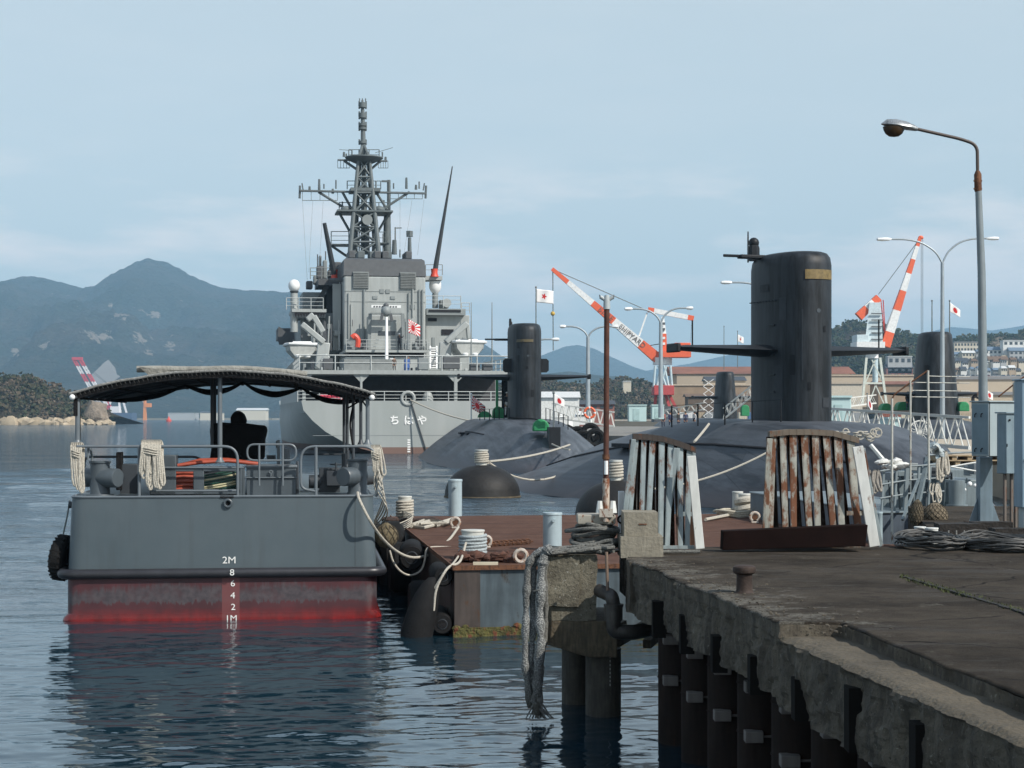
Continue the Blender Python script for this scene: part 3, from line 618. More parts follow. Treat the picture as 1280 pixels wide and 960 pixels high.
def container(label, px, D, col, L_):
    r = thing('container', label, 'container', (P(px,0,D).x, D, 2.4)); MB().box(-L_/2,L_/2,-1.2,1.2,0,2.6).o('body', M('container '+str(col), col, .6, var=.1), r, smooth=False)
    mb = MB()
    for i in range(int(L_/.5)): mb.box(-L_/2+.15+i*.5,-L_/2+.35+i*.5,-1.25,-1.2,.15,2.45)
    mb.o('side_ribs', M('container '+str(col), col, .6, var=.1), r, smooth=False); MB().box(L_/2,L_/2+.05,-1.1,1.1,.1,2.5).o('end_door', M('container door', (.3,.3,.3), .6), r, smooth=False)
spots = ((858,'white',6,500),(870,'rust red',6,505),(880,'tan',6,500),(893,'grey',5,498),(936,'cream',6,505),(948,'blue',6,500),(1044,'white',6,500),(1056,'tan',6,505),(1070,'grey',6,500),(1112,'rust red',6,495),(1124,'white',5,500),(1136,'cream',6,498),(1200,'tan',6,495),(1212,'white',6,500),(1222,'rust red',5,505),(1246,'grey',6,495),(1258,'cream',6,500),(1270,'blue',6,505))
ordn = ['first','second','third','fourth','fifth','sixth','seventh','eighth','ninth','tenth','eleventh','twelfth','thirteenth','fourteenth','fifteenth','sixteenth','seventeenth','eighteenth']
for i, (px, c, L_, D) in enumerate(spots): container('%s container on the far yard, %s from the left in the row' % (c, ordn[i]), px, D, dict(cl_)[c], L_)
# ---------------- rescue ship ----------------
S = Frame(510, 171, 9.5, 0)
SL, SP, SZ = S.lx, S.p, S.z
ship = thing('naval_rescue_ship', 'large grey naval ship with lattice mast, seen from astern, white script on its stern', 'ship', S.loc(), S.a)
def ring_hull(y, hw, hb, zt, zb=-1.0, n=10, tuck=1.0):
    """one cross section: from port top down round the keel to starboard top"""
    o = [(-hw, y, zt), (-hw*1.0, y, zt*.6)]
    for i in range(n+1):
        t = i/n; a = math.pi*t; c = math.cos(a)
        x = -hb*(abs(c)**.55)*(1 if c > 0 else -1); z = zb+(zt*.25-zb)*(1-math.sin(a)**.7)
        o.append((x, y, z))
    return o+[(hw*1.0, y, zt*.6), (hw, y, zt)]
def hullsec(y, hw, zt, prof):   # prof: list of (z fraction, half width)
    l = [(-w_, y, z_) for z_, w_ in prof]; r_ = [(w_, y, z_) for z_, w_ in reversed(prof)]
    return l+r_
zt = SZ(501)
def trans(y, f):   # f 0 stern bowl .. 1 full midship section
    pr = [(zt+f*.0, 10.3), (zt*.82, 10.1), (zt*.62, 9.2+f*1.1), (zt*.42, 8.0+f*2.2), (zt*.24, 6.4+f*3.7), (zt*.1, 4.6+f*5.4), (0, 2.6+f*7.2), (-1, .6+f*8.5)]
    return hullsec(y, 10.3, zt, pr)
hs_ = [trans(0, 0), trans(6, .12), trans(14, .35), trans(26, .75), trans(38, 1)]
for y, k in ((60,1),(85,.92),(105,.7),(120,.38),(128,.08)):
    t = trans(y, 1); hs_.append([(x*k, yy, z+(y-60)*.03*(z > 1)) for x, yy, z in t])
m, n, b = mat_custom('warship hull paint'); L = n.links.new; b.inputs['Roughness'].default_value = .5
t_ = n.nodes.new('ShaderNodeTexCoord'); sp_ = n.nodes.new('ShaderNodeSeparateXYZ'); L(t_.outputs['Object'], sp_.inputs[0])
nz = n.nodes.new('ShaderNodeTexNoise'); nz.inputs['Scale'].default_value = .5; nz.inputs['Detail'].default_value = 8; m_p = n.nodes.new('ShaderNodeMapping'); m_p.inputs['Scale'].default_value = (1,1,.2); L(t_.outputs['Object'], m_p.inputs[0]); L(m_p.outputs[0], nz.inputs['Vector'])
r1 = n.nodes.new('ShaderNodeValToRGB'); r1.color_ramp.elements[0].position = .3; r1.color_ramp.elements[0].color = (.28,.305,.295,1); r1.color_ramp.elements[1].position = .7; r1.color_ramp.elements[1].color = (.35,.37,.36,1); L(nz.outputs[0], r1.inputs[0])
gt = n.nodes.new('ShaderNodeMath'); gt.operation = 'LESS_THAN'; gt.inputs[1].default_value = SZ(559); L(sp_.outputs['Z'], gt.inputs[0])
x_ = n.nodes.new('ShaderNodeMixRGB'); x_.inputs['Color2'].default_value = (.17,.105,.085,1); L(gt.outputs[0], x_.inputs['Fac']); L(r1.outputs[0], x_.inputs['Color1']); L(x_.outputs[0], b.inputs['Base Color'])
shipm = m
hullo = MB().loft(hs_).o('hull', shipm, ship, ang=30)
whp = M('pure white marking', (.8,.8,.78), .5)
for ch, px in (('ち',493.3),('は',510.8),('や',527.6)):
    x, y, z = SP(px, 526, 0); text(ch, S.w(12.5), whp, 'name_character', ship, (x, -.03, z), ext=.02, bold=.03)
MB().box(-9.2, 9.2, -.012, .1, SZ(544.6), SZ(544)).o('hull_seam', shipg2, hullo, smooth=False)
for i in range(6): x, y, z = SP(511, 550+i*2.9, 0); MB().box(x-.14, x+.14, -.03, .02, z-.07, z+.07).o('draught_mark', whp, ship, smooth=False)
x, y, z = SP(510, 498, 0); MB().tube(arc((x,0,z), .62, 0, 360, 14)[:-1], .16, 8, closed=True).o('fairlead', shipg, ship)
# stern mooring deck: dark recess with pillars, deck above
zd = SZ(468)      # underside of the deck above
z2 = SZ(463)
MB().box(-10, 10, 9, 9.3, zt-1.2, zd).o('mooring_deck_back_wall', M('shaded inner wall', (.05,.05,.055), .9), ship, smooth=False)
MB().box(-10, 10, .3, 9, zt-1.2, zt-1.1).o('mooring_deck', shipg2, ship, smooth=False)
for px, s_ in ((451.5, 2.6), (569.5, 4), (380, 4)):
    x = SL(px, .4); w_ = S.w(s_)
    MB().box(x-w_/2, x+w_/2, .2, .7, zt-.1, zd).o('pillar', shipg, ship, smooth=False)
    for sg in (-1, 1):
        MB().prism([(x+sg*w_/2, .25, zd), (x+sg*(w_/2+.75), .25, zd), (x+sg*w_/2, .25, zd-.75)], (0,.4,0)).o('bracket', shipg, ship, smooth=False)
MB().box(-10.2, 10.2, 0, 60, zd, z2).o('upper_deck', shipg, ship, smooth=False)
for sx in (-1, 1): MB().box(sx*10.2, sx*9.9, 10, 60, zt-.1, zd).o('side_plating', shipg, ship, smooth=False)
def rail(parent, pts, h, mat=None, n=3, r=.035, post=1.5, name='railing'):
    mb = MB(); mat = mat or shipg
    for a, b_ in zip(pts, pts[1:]):
        a = Vector(a); b_ = Vector(b_); Ln = (b_-a).length; k = max(1, round(Ln/post))
        for i in range(k+1): q = a.lerp(b_, i/k); mb.cyl(q, q+Vector((0,0,h)), r*1.2, n=5)
        for j in range(n): z = h*(j+1)/n; mb.cyl(a+Vector((0,0,z)), b_+Vector((0,0,z)), r*(1 if j == n-1 else .7), n=5)
    return mb.o(name, mat, parent)
railm = M('ship rail light grey', (.40,.42,.41), .5)
rail(ship, [(SL(372),.1,zt-.1),(SL(640),.1,zt-.1)], 1.0, railm, 3, .045, 2.2)
rail(ship, [(SL(374),.15,z2),(SL(640),.15,z2)], S.w(18.5), railm, 2, .06, 3.6)
MB().box(SL(430,.2), SL(490,.2), .18, .24, z2, z2+S.w(14)).o('rail_screen', M('rail netting', (.22,.235,.23), .9), ship, smooth=False)
rail(ship, [(SL(374),.15,z2),(-10.1,40,z2)], 1.3, railm, 3, .05, 3)
rail(ship, [(10.1,.15,z2),(10.1,40,z2)], 1.3, railm, 3, .05, 3)
# clutter behind the rails
for px0, px1, py0, py1, ly, mt, nm in ((463,473,454,463,1.0,redp,'red_locker'),(506,512,449,463,1.2,M('blue drum', (.05,.12,.35), .5),'drum'),(446,456,456,463,.9,shipg2,'deck_box'),(487,494,448,456,4,white,'lifebuoy_box'),
        (523,536,447,462,2,shipg2,'winch_frame'),(554,575,446,461,3,shipd,'winch'),(404,416,448,462,3,shipd,'winch'),(588,600,455,463,1,shipd,'bitts'),(604,616,455,463,1,shipd,'bitts')):
    x, y, z = SP(px0, py0, ly); x1, y, z1 = SP(px1, py1, ly)
    MB().box(x, x1, ly, ly+1, z1, z).o(nm, mt, ship, bevel=.05)
for px in (402,406,410,418,422,426): x, y, z = SP(px, 500, .8); MB().ball((x,.8,z+.25), .32, 8).o('red_float', M('float red', (.5,.03,.07), .6), ship)
x, y, z = SP(535, 500, .8); MB().lathe([(.5,-.6),(.55,.2),(.35,.7),(.1,.85)], (x,1,z), 12).o('vent_mushroom', shipg, ship)
MB().box(SL(493,8.9), SL(500,8.9), 8.85, 8.95, zt-1, zt+1.0).o('watertight_door', shipd, ship, bevel=.03)
MB().box(SL(545,8.9), SL(552,8.9), 8.85, 8.95, zt-1, zt+1.0).o('watertight_door', shipd, ship, bevel=.03)
# main house / funnel block
Yh = 24
def sb(px0, px1, py0, py1, ly, dep, mat, name, par=ship, bev=0):
    return MB().box(SL(px0,ly), SL(px1,ly), ly, ly+dep, SZ(py0,ly), SZ(py1,ly)).o(name, mat, par, smooth=False, bevel=bev)
funnel = sb(430, 532, 345, 463, Yh, 22, shipg, 'funnel_house', bev=.2)
fb = MB().loft([[(SL(430,Yh)-.05,Yh-.05,SZ(345,Yh)),(SL(532,Yh)+.05,Yh-.05,SZ(345,Yh)),(SL(532,Yh)+.05,Yh+20,SZ(345,Yh)),(SL(430,Yh)-.05,Yh+20,SZ(345,Yh))],
    [(SL(430,Yh),Yh+.2,SZ(325,Yh)),(SL(531,Yh),Yh+.2,SZ(325,Yh)),(SL(531,Yh),Yh+18,SZ(325,Yh)),(SL(430,Yh),Yh+18,SZ(325,Yh))],
    [(SL(433,Yh),Yh+.7,SZ(322.5,Yh)),(SL(528,Yh),Yh+.7,SZ(322.5,Yh)),(SL(528,Yh),Yh+18,SZ(322.5,Yh)),(SL(433,Yh),Yh+18,SZ(322.5,Yh))]]).o('funnel_top', shipd, ship, smooth=False)
for px0, px1 in ((441,461),(500,520)):
    lv = sb(px0, px1, 340, 361, Yh-.12, .2, shipg2, 'louvre')
    mb = MB(); 
    for i in range(10): z = SZ(341.5+i*2, Yh-.15); mb.box(SL(px0+.6,Yh-.15), SL(px1-.6,Yh-.15), Yh-.26, Yh-.1, z-.05, z+.05)
    mb.o('louvre_blade', M('louvre dark', (.17,.18,.175), .6), lv, smooth=False)
for px in (436, 468, 478, 507): sb(px, px+8, 313.5, 323, Yh+6, 4, shipd, 'exhaust_stack', bev=.1)
for py in (364, 377): sb(430.5, 531.5, py, py+.5, Yh-.05, .1, M('seam grey', (.25,.27,.265), .6), 'deck_seam')
for px in (475, 482.5): sb(px, px+5, 361.5, 366.5, Yh-.1, .15, shipg2, 'vent')
# deck ledge with a black box as the shade beneath it, aft of house
Yl = 14
sb(432, 535, 437.5, 440.5, Yl, Yh-Yl, shipg, 'boat_deck'); sb(438, 530, 441, 446, Yl+1, 5, void, 'deck_shadow')
sb(432, 535, 446.5, 463, Yl+.6, 9, shipg, 'lower_house')
rail(ship, [(SL(433,Yl),Yl+.1,SZ(437.5,Yl)),(SL(534,Yl),Yl+.1,SZ(437.5,Yl))], 1.05, railm, 3, .03, 2)
# crane / control booth and A frame
sb(462, 504, 394, 437.5, Yl+5, 4, shipg, 'control_booth', bev=.08); 
for a, b_ in (((473,414),(482,419)),((485,414),(494,419))):
    sb(a[0], b_[0], a[1], b_[1], Yl+4.93, .1, glass, 'booth_window')
for px in (461, 505): MB().beam(SP(px,437,Yl+4), SP(px+(1.8 if px < 480 else -1.8),392,Yl+4), .35).o('a_frame_leg', shipg2, ship, smooth=False)
sb(463, 503, 391, 393, Yl+4, .4, shipg2, 'a_frame_beam'); 
MB().box(SL(464,Yl+3), SL(501,Yl+3), Yl+2.8, Yl+3.1, SZ(385,Yl+3), SZ(381.5,Yl+3)).o('white_sign_board', white, ship)
for i in range(9): px = 467+i*3.4; MB().box(SL(px,Yl+2.8), SL(px+1.9,Yl+2.8), Yl+2.76, Yl+2.82, SZ(384.2,Yl+2.8), SZ(382.5,Yl+2.8)).o('sign_marking', shipd, ship, smooth=False)
x, y, z = SP(482.5, 389, Yl+2.5); MB().ball((x,y,z), S.w(6.5,Yl), 12, (1,1,1.1)).o('crane_head', shipg2, ship); MB().ball((x,y,z+S.w(7,Yl)), S.w(3.6,Yl), 10).o('searchlight', shipd, ship)
MB().tube([SP(483.3,397,Yl), SP(483.3,460,Yl-4)], [.13,.19], 10).o('white_derrick_pole', white, ship)
for px, sg in ((478,-1),(488,1)): MB().beam(SP(px,392,Yl+2), SP(px-sg*-2,402,Yl+2), .3).o('crane_claw', shipd, ship)
# red davit
MB().tube(bend([SP(447,434,Yl), SP(448,424,Yl), SP(443,419,Yl), SP(440,422,Yl)], .5), .28, 8).o('red_crane_arm', redp, ship)
sb(434, 444, 426, 437, Yl+1, 1, shipg2, 'winch_box'); sb(507,513,402,437,Yl+4,1,shipg2,'ladder_trunk')
for a_, b_, ly in (((449,405),(449,437),Yl+5),((506,398),(513,420),Yl+5)): sb(a_[0], a_[0]+1.2, a_[1], b_[1], ly, .2, shipg2, 'pipe')
# ladder
mb = MB(); 
for px in (538, 546): mb.beam(SP(px,433,10), SP(px,461,8), .14)
for i in range(10): mb.beam(SP(538,435+i*2.7,9.5), SP(546,435+i*2.7,9.5), .2, .12)
mb.o('ladder', whp, ship, smooth=False)
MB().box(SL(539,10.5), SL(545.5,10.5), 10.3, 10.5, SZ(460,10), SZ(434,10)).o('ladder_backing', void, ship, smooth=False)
# starboard side house
sb(532, 587, 393, 463, Yh+2, 20, shipg, 'starboard_house', bev=.1)
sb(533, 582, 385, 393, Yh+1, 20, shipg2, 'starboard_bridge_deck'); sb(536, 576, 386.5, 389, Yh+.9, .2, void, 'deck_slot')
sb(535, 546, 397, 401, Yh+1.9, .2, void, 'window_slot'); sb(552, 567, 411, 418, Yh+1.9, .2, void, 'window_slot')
rail(ship, [SP(532,385,Yh+1), SP(576,385,Yh+1)], 1.35, railm, 3, .04, 1.6); rail(ship, [SP(577,392,Yh+1), SP(587,392,Yh+1)], 1.2, railm, 3, .04, 1.2)
sb(551, 561, 374, 384, Yh+4, 2, shipg2, 'deck_locker'); x,y,z = SP(558,379,Yh+3); MB().cyl((x,y-.5,z),(x,y+.5,z), .5, n=12).o('reel', shipg, ship)
# dome mast starboard
x, y, z = SP(544, 385, Yh+5); r_ = S.w(7.6, Yh+5)
MB().cyl((x,y,z), (x,y,SZ(365,Yh+5)), .35, n=10).o('dome_post', shipg2, ship)
MB().lathe([(r_*.45,0),(r_*.75,.25),(r_,r_*.9),(r_,r_*1.5),(r_*.95,r_*2)], (x,y,SZ(366,Yh+5)), 18).o('radar_dome', white, ship)
sb(530, 553, 344, 349, Yh+4, 3, shipg, 'boom_platform'); rail(ship, [SP(532,344,Yh+4), SP(553,344,Yh+4)], 1.2, shipg2, 2, .04, 1.2)
MB().tube([SP(543,344,Yh+4), SP(546,325,Yh+4), SP(565.5,208,Yh+3)], [.3,.28,.06], 8).o('cargo_boom', M('boom black grey', (.03,.035,.04), .6), ship)
MB().lathe([(.5,0),(.36,.4),(.4,.9)], SP(543,346,Yh+4), 10).o('boom_foot', redp, ship)
# whip aerials on the starboard quarter
for px in (589, 615): MB().tube([SP(px,460,6), SP(px,378,6)], [.09,.035], 6).o('whip_aerial', shipg2, ship)
# port side structure
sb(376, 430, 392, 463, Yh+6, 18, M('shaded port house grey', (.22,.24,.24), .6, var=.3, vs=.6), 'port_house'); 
sb(365, 408, 387, 391, Yh+2, 8, shipg, 'port_platform'); sb(366, 407, 391, 397.5, Yh+2.3, 7, shipg2, 'platform_bracketing')
mb = MB()
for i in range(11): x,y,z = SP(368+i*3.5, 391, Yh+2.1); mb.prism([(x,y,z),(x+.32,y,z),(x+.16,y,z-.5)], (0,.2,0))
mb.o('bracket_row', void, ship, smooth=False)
sb(378, 406, 366, 387, Yh+12, 6, shipg2, 'signal_house', bev=.1); rail(ship, [SP(358,387,Yh+2), SP(404,387,Yh+2)], 1.3, railm, 3, .04, 1.4)
x, y, z = SP(367.7, 387, Yh+3); r_ = S.w(7.3, Yh+3)
MB().cyl((x,y,z-2.5),(x,y,SZ(368,Yh+3)), .42, n=10).o('dome_post', shipg, ship); MB().ball((x,y,SZ(358.5,Yh+3)), r_, 20, (1,1,1.08), 12).o('satellite_dome', white, ship)
MB().lathe([(r_*.5,0),(r_*.8,.3)], (x,y,SZ(368.5,Yh+3)), 16).o('dome_collar', shipd, ship)
MB().loft([[SP(349,431,Yh+22),SP(366,431,Yh+22),SP(366,431,Yh+30),SP(349,431,Yh+30)],[SP(347,424,Yh+22),SP(366,424,Yh+22),SP(366,424,Yh+30),SP(347,424,Yh+30)],[SP(348,408,Yh+22),SP(352,410,Yh+22),SP(352,410,Yh+30),SP(348,408,Yh+30)]]).o('bridge_wing', shipd, ship, smooth=False)
sb(347, 372, 411, 425, Yh+31, 6, shipd, 'bridge_wing_bulwark')
sb(398, 431, 349, 357, Yh+8, 8, shipd, 'upper_platform'); sb(408, 432, 357, 392, Yh+12, 6, navyd, 'dark_platform_support')
MB().beam(SP(392,386,Yh+10), SP(412,352,Yh+10), .5).o('raking_strut', shipd, ship); MB().beam(SP(428,352,Yh+4), SP(428,440,Yh+4), .55).o('exhaust_pipe', shipd, ship)
MB().beam(SP(421,355,Yh+3), SP(421,438,Yh+3), .9, .5).o('vertical_duct', shipg, ship, smooth=False)
MB().tube(bend([SP(412,350,Yh+2), SP(431,350,Yh+2), SP(431,360,Yh+2), SP(431,438,Yh+2)], .8), .22, 8).o('pipe', shipd, ship)
rail(ship, [SP(388,349,Yh+8), SP(430,349,Yh+8)], 1.3, shipg2, 3, .045, 1.3)
rg = random.Random(3)
for i, (px0,px1,py0,py1) in enumerate(((396,404,333,349),(404,409,326,349),(410,416,338,349),(399,402,320,334),(418,427,328,344),(412,420,330,338),(383,391,352,362),(392,397,345,356))):
    sb(px0, px1, py0, py1, Yh+9+i*.5, 1.5, shipg2 if i % 2 else shipd, 'sensor_mount', bev=.12)
for px, a_, b_ in ((401,322,334),(407,314,326),(397,318,334),(413,330,345)): MB().cyl(SP(px,b_,Yh+10), SP(px,a_,Yh+10), .07, n=5).o('small_aerial', shipd, ship)
MB().tube([SP(418,344,Yh+6), SP(405.5,279,Yh+4)], [.34,.22], 8).o('cargo_boom', M('boom black grey', (.03,.035,.04), .6), ship); MB().lathe([(.4,-.5),(.34,.3),(.38,.6)], SP(418,344,Yh+6), 10).o('boom_foot', redp, ship)
# assorted gear near port davit
for i in range(16):
    px = rg.uniform(372, 425); py = rg.uniform(398, 440); w_ = rg.uniform(2, 6); h_ = rg.uniform(2, 9)
    sb(px, px+w_, py-h_, py, Yh+rg.uniform(1, 5), 1.2, rg.choice([shipg, shipg2, shipd, navyd]), 'deck_gear', bev=.06)
for i in range(8):
    px = rg.uniform(374, 425); MB().cyl(SP(px,rg.uniform(395,405),Yh+.8), SP(px+rg.uniform(-2,2),438,Yh+.8), .09, n=6).o('pipe', rg.choice([shipg,shipd]), ship)
sb(405, 409, 447, 463, 6, .4, shipg, 'post'); 
# many small fittings
Ym = 42
def mpq(px, py, dy=0): return Vector(SP(px, py, Ym+dy))
rg = random.Random(52)
for i in range(70):
    reg = rg.choice([(434,460,437,9,Yl+2),(506,534,437,11,Yl+2),(376,428,463,14,6),(455,535,463,12,3),(548,612,463,13,4),(560,600,440,9,14),(380,428,436,22,Yh+2)])
    px = rg.uniform(reg[0], reg[1]); w_ = rg.uniform(1,4.5); h_ = rg.uniform(2, reg[3]); ly = reg[4]+rg.uniform(0,2.5)
    sb(px, px+w_, reg[2]-h_, reg[2], ly, rg.uniform(.3,1), rg.choice([shipg, shipg2, shipd, railm, shipg2, navyd]), 'deck_fitting', bev=.04)
for px, a_, b_ in ((436,366,436),(439,380,436),(455,362,430),(511,366,400),(516,350,396),(524,362,432),(528,362,436)):
    MB().cyl(SP(px,b_,Yh-.12), SP(px,a_,Yh-.12), .09, n=6).o('pipe', rg.choice([shipg, shipg2]), ship)
for px0, px1, py0, py1 in ((446,452,424,437),(520,526,423,437),(437,441,400,408),(513,519,380,386),(466,472,370,374),(488,494,370,374)):
    sb(px0, px1, py0, py1, Yh-.1, .12, rg.choice([shipg2, shipd]), 'wall_hatch', bev=.03)
for px, ly in ((570,Yh+1.9),(578,Yh+1.9),(540,Yh+1.9)): sb(px, px+4, 421, 436, ly, .15, shipg2, 'door', bev=.03)
for x0, y0_, x1, y1_, dy_ in ((420,236,420,225,0),(445,236,445,228,0),(470,236,470,226,0),(492,236,492,229,0),(405,236,405,230,0),(524,236,524,227,0),(428,264,428,252,0),(480,264,480,250,0),(440,199,440,188,0),(478,199,478,190,0),(433,199,433,192,0),(466,322,466,290,-2),(449,322,449,282,-2),(479,322,479,292,-1),(500,322,500,312,0)):
    MB().cyl(mpq(x0,y0_,dy_), mpq(x1,y1_,dy_), .09, n=5).o('small_aerial', mastg, ship)
# boats and davits
def boat(px0, px1, pt, pb, ly, sgn, label):
    b_ = thing('ship_boat', label, 'boat', (0,0,0)); f = Frame((px0+px1)/2, S.D+ly, 9.5, 0)
    w_ = f.w(px1-px0)/2; h_ = f.w(pb-pt); b_.location = (f.X, f.D, CH-(pb-HY)/F*f.D); b_.rotation_euler = (0,0,f.a)
    rings = []
    for y, k in ((0,.8),(1.2,.96),(4,1),(6.5,.75),(8.4,.12)):
        rings.append([(-w_*k,y,h_),(-w_*.92*k,y,h_*.5),(-w_*.55*k,y,0),(w_*.55*k,y,0),(w_*.92*k,y,h_*.5),(w_*k,y,h_)])
    MB().loft(rings).o('hull', M('boat grey', (.38,.39,.37), .5), b_, ang=25)
    MB().tube([(-w_*.82,-.05,h_),(-w_*1.03,1.2,h_),(-w_*1.05,4,h_),(-w_*.8,6.5,h_),(0,8.5,h_+.2),(w_*.8,6.5,h_),(w_*1.05,4,h_),(w_*1.03,1.2,h_),(w_*.82,-.05,h_)], .16, 8, closed=True).o('gunwale', white, b_)
    for sx in (-1, 1): MB().lathe([(.3,-.15),(.34,.05),(.2,.15)], (sx*w_*.28, -.12, .1), 10).o('rudder_bearing', white, b_)
    MB().box(-w_*.6, w_*.6, 1.5, 6, h_, h_+.35).o('cover', whp, b_, bevel=.15)
    return b_
boat(358, 399, 430, 446, 17, -1, 'grey ship boat with white gunwale hung in the left davits of the warship')
boat(566, 609, 427, 444, 13, 1, 'grey ship boat with white gunwale hung in the right davits of the warship')
def davit(pts, ly, w_=1.0, name='davit_arm'):
    mb = MB(); P_ = [Vector(SP(a, b_, ly)) for a, b_ in pts]
    for a, b_ in zip(P_, P_[1:]): mb.beam(a, b_, w_, .6)
    return mb.o(name, shipg, ship, bevel=.1)
davit([(377,405),(405,428)], 15, 1.0); davit([(405,428),(401,462)], 15, 1.3); davit([(384,400),(392,393)], 15, .6); davit([(392,395),(404,415)], 15, .5)
davit([(584,404),(557,428)], 13, 1.0); davit([(557,428),(555,462)], 13, 1.3); davit([(584,404),(586,424)], 13, .4)
davit([(410,444),(396,460)], 10, .8); davit([(556,444),(575,460)], 10, .8)
# main mast
mast = MB()
def mp_(px, py, dy=0): return Vector(SP(px, py, Ym+dy))
legs = [((437,322,-3),(448,199,-1)),((474,322,-3),(462,199,-1)),((443,322,3),(450,199,1)),((470,322,3),(460,199,1))]
for a, b_ in legs: MB().cyl(mp_(*a), mp_(*b_), .3, .2, n=8).o('mast_leg', mastg, ship)
mb = MB()
def lp(k, t): a, b_ = legs[k]; return mp_(a[0]+(b_[0]-a[0])*t, a[1]+(b_[1]-a[1])*t, a[2]+(b_[2]-a[2])*t)
lv = [0,.16,.31,.46,.66,.82,1]
for i in range(len(lv)-1):
    for a, b_ in ((0,1),(2,3),(0,2),(1,3)):
        mb.cyl(lp(a,lv[i]), lp(b_,lv[i+1]), .13, n=5); mb.cyl(lp(b_,lv[i]), lp(a,lv[i+1]), .1, n=5); mb.cyl(lp(a,lv[i+1]), lp(b_,lv[i+1]), .14, n=5)
mb.o('mast_lattice', mastg, ship)
MB().cyl(mp_(455,318), mp_(455,199), .42, .3, n=10).o('mast_core', mastg, ship)
MB().cyl(mp_(484,330,2), mp_(484,262,2), .55, .42, n=10).o('exhaust_uptake', mastg, ship); MB().cyl(mp_(486,262,2), mp_(486,225,2), .22, n=8).o('radar_post', mastg, ship)
MB().box(*[v for p_ in [(mp_(477,226,2).x, mp_(487,226,2).x)] for v in p_], Ym+1.8, Ym+2.2, mp_(480,227.5,2).z, mp_(480,225.5,2).z).o('radar_scanner', mastg, ship)
def plat(px0, px1, py, th, dep, name, m_=mastg):
    return MB().box(mp_(px0,py).x, mp_(px1,py).x, Ym-dep, Ym+dep, mp_(px0,py+th).z, mp_(px0,py).z).o(name, m_, ship, smooth=False)
plat(420, 489, 264.5, 2, 2.4, 'mast_platform'); plat(375, 532, 237.5, 1.9, .35, 'yard_arm'); plat(437, 474, 236.6, 4, 1.8, 'yard_platform'); plat(422, 484, 199.2, 1.5, .3, 'upper_yard'); 
x, y, z = mp_(455, 201); MB().lathe([(.8,-.45),(2.1,.15),(2.3,.3),(2.3,.42)], (x,y,z), 14).o('upper_platform', mastg, ship)
for a, b_ in (((398,240),(436,263)),((512,240),(476,263)),((430,201),(448,213)),((476,201),(462,213)),((424,266),(437,289)),((486,266),(473,289)),((414,307),(436,322)),((470,240),(484,262)),((440,262),(428,240))):
    MB().cyl(mp_(*a), mp_(*b_), .16, n=6).o('yard_strut', mastg, ship)
plat(414, 436, 306, 1, 1.5, 'side_platform'); rail(ship, [mp_(414,306), mp_(436,306)], 1.6, mastg, 3, .05, 2); plat(472, 482, 304.5, 1, 1.5, 'side_platform'); rail(ship, [mp_(472,304.5), mp_(482,304.5)], 1.4, mastg, 2, .05, 1)
rail(ship, [mp_(434,236.6), mp_(476,236.6)], 1.0, mastg, 2, .05, 1.2); rail(ship, [mp_(436,199.5), mp_(474,199.5)], 1.2, mastg, 2, .05, 1.2); rail(ship, [mp_(424,264.5), mp_(486,264.5)], 1.1, mastg, 2, .05, 1.2)
for a, b_, c in ((374.5,379,231),(532,529,231)): 
    MB().cyl(mp_(a,248), mp_(a+.5,232), .14, n=6).o('yard_end_aerial', mastg, ship); MB().cyl(mp_(b_,238), mp_(b_-(1.5 if a < 400 else -1.5),229), .08, n=6).o('yard_whip', mastg, ship)
for px, t in ((387,233),(399,224),(508,222),(520,231),(416,236),(430,190),(482,196)): MB().cyl(mp_(px,t+ (14 if px in (399,508) else 6)), mp_(px,t), .17, .13, n=6).o('small_aerial', mastg, ship)
for px0, px1, pt, pb in ((378,422,240,250.5),(488,528,240,248.5),(422,437,201,210),(473,485,201,210)):
    mb = MB(); mb.cyl(mp_(px0,pb), mp_(px1,pb), .05, n=4)
    for i in range(5): q = px0+(px1-px0)*i/4; mb.cyl(mp_(q,pt), mp_(q,pb), .04, n=4)
    mb.o('yard_foot_rope', mastg, ship)
MB().beam(mp_(440,188), mp_(424,187), .06).o('wire_aerial', mastg, ship); MB().beam(mp_(469,191), mp_(491,184.5), .06).o('wire_aerial', mastg, ship)
for a in ((448,199,-1),(462,199,-1),(450,199,1),(460,199,1)): MB().cyl(mp_(*a), mp_(454,178), .16, n=6).o('topmast_leg', mastg, ship)
MB().tube([mp_(454,200), mp_(454,175), mp_(453.3,138), mp_(453,125)], [.35,.3,.22,.12], 8).o('topmast', mastg, ship)
for py in (178, 160.5, 156, 146, 143, 130, 133):
    x, y, z = mp_(453.3, py); MB().lathe([(.5,-.15),(.52,.15)], (x,y,z), 10).o('aerial_ring', mastg, ship)
    for sx in (-1, 1): MB().box(x+sx*.3, x+sx*.5, y-.1, y+.1, z-.3, z+.35).o('aerial_element', mastg, ship, smooth=False)
for px in (449.5, 453, 457): MB().cyl(mp_(px,132), mp_(px,123), .07, n=5).o('top_spike', mastg, ship)
x,y,z = mp_(459,275,-2.6); MB().cyl((x,y,z),(x,y-.3,z), .62, n=16).o('dish_aerial', shipg2, ship)
for px, a_, b_ in ((444,258,318),(468,270,318),(459,282,318),(493,300,318)): MB().cyl(mp_(px,b_,-1), mp_(px,a_,-1), .32, .25, n=8).o('aerial_trunk', mastg, ship)
for px in (433, 474): MB().ball(mp_(px,262,-1), .55, 10, (1.3,1,.8)).o('sensor_pod', mastg, ship)
MB().cyl(mp_(512,324), mp_(512,297), .28, .2, n=8).o('aft_aerial_mast', mastg, ship); MB().lathe([(.4,0),(.4,.7)], mp_(512,296), 8).o('aft_aerial_head', mastg, ship)
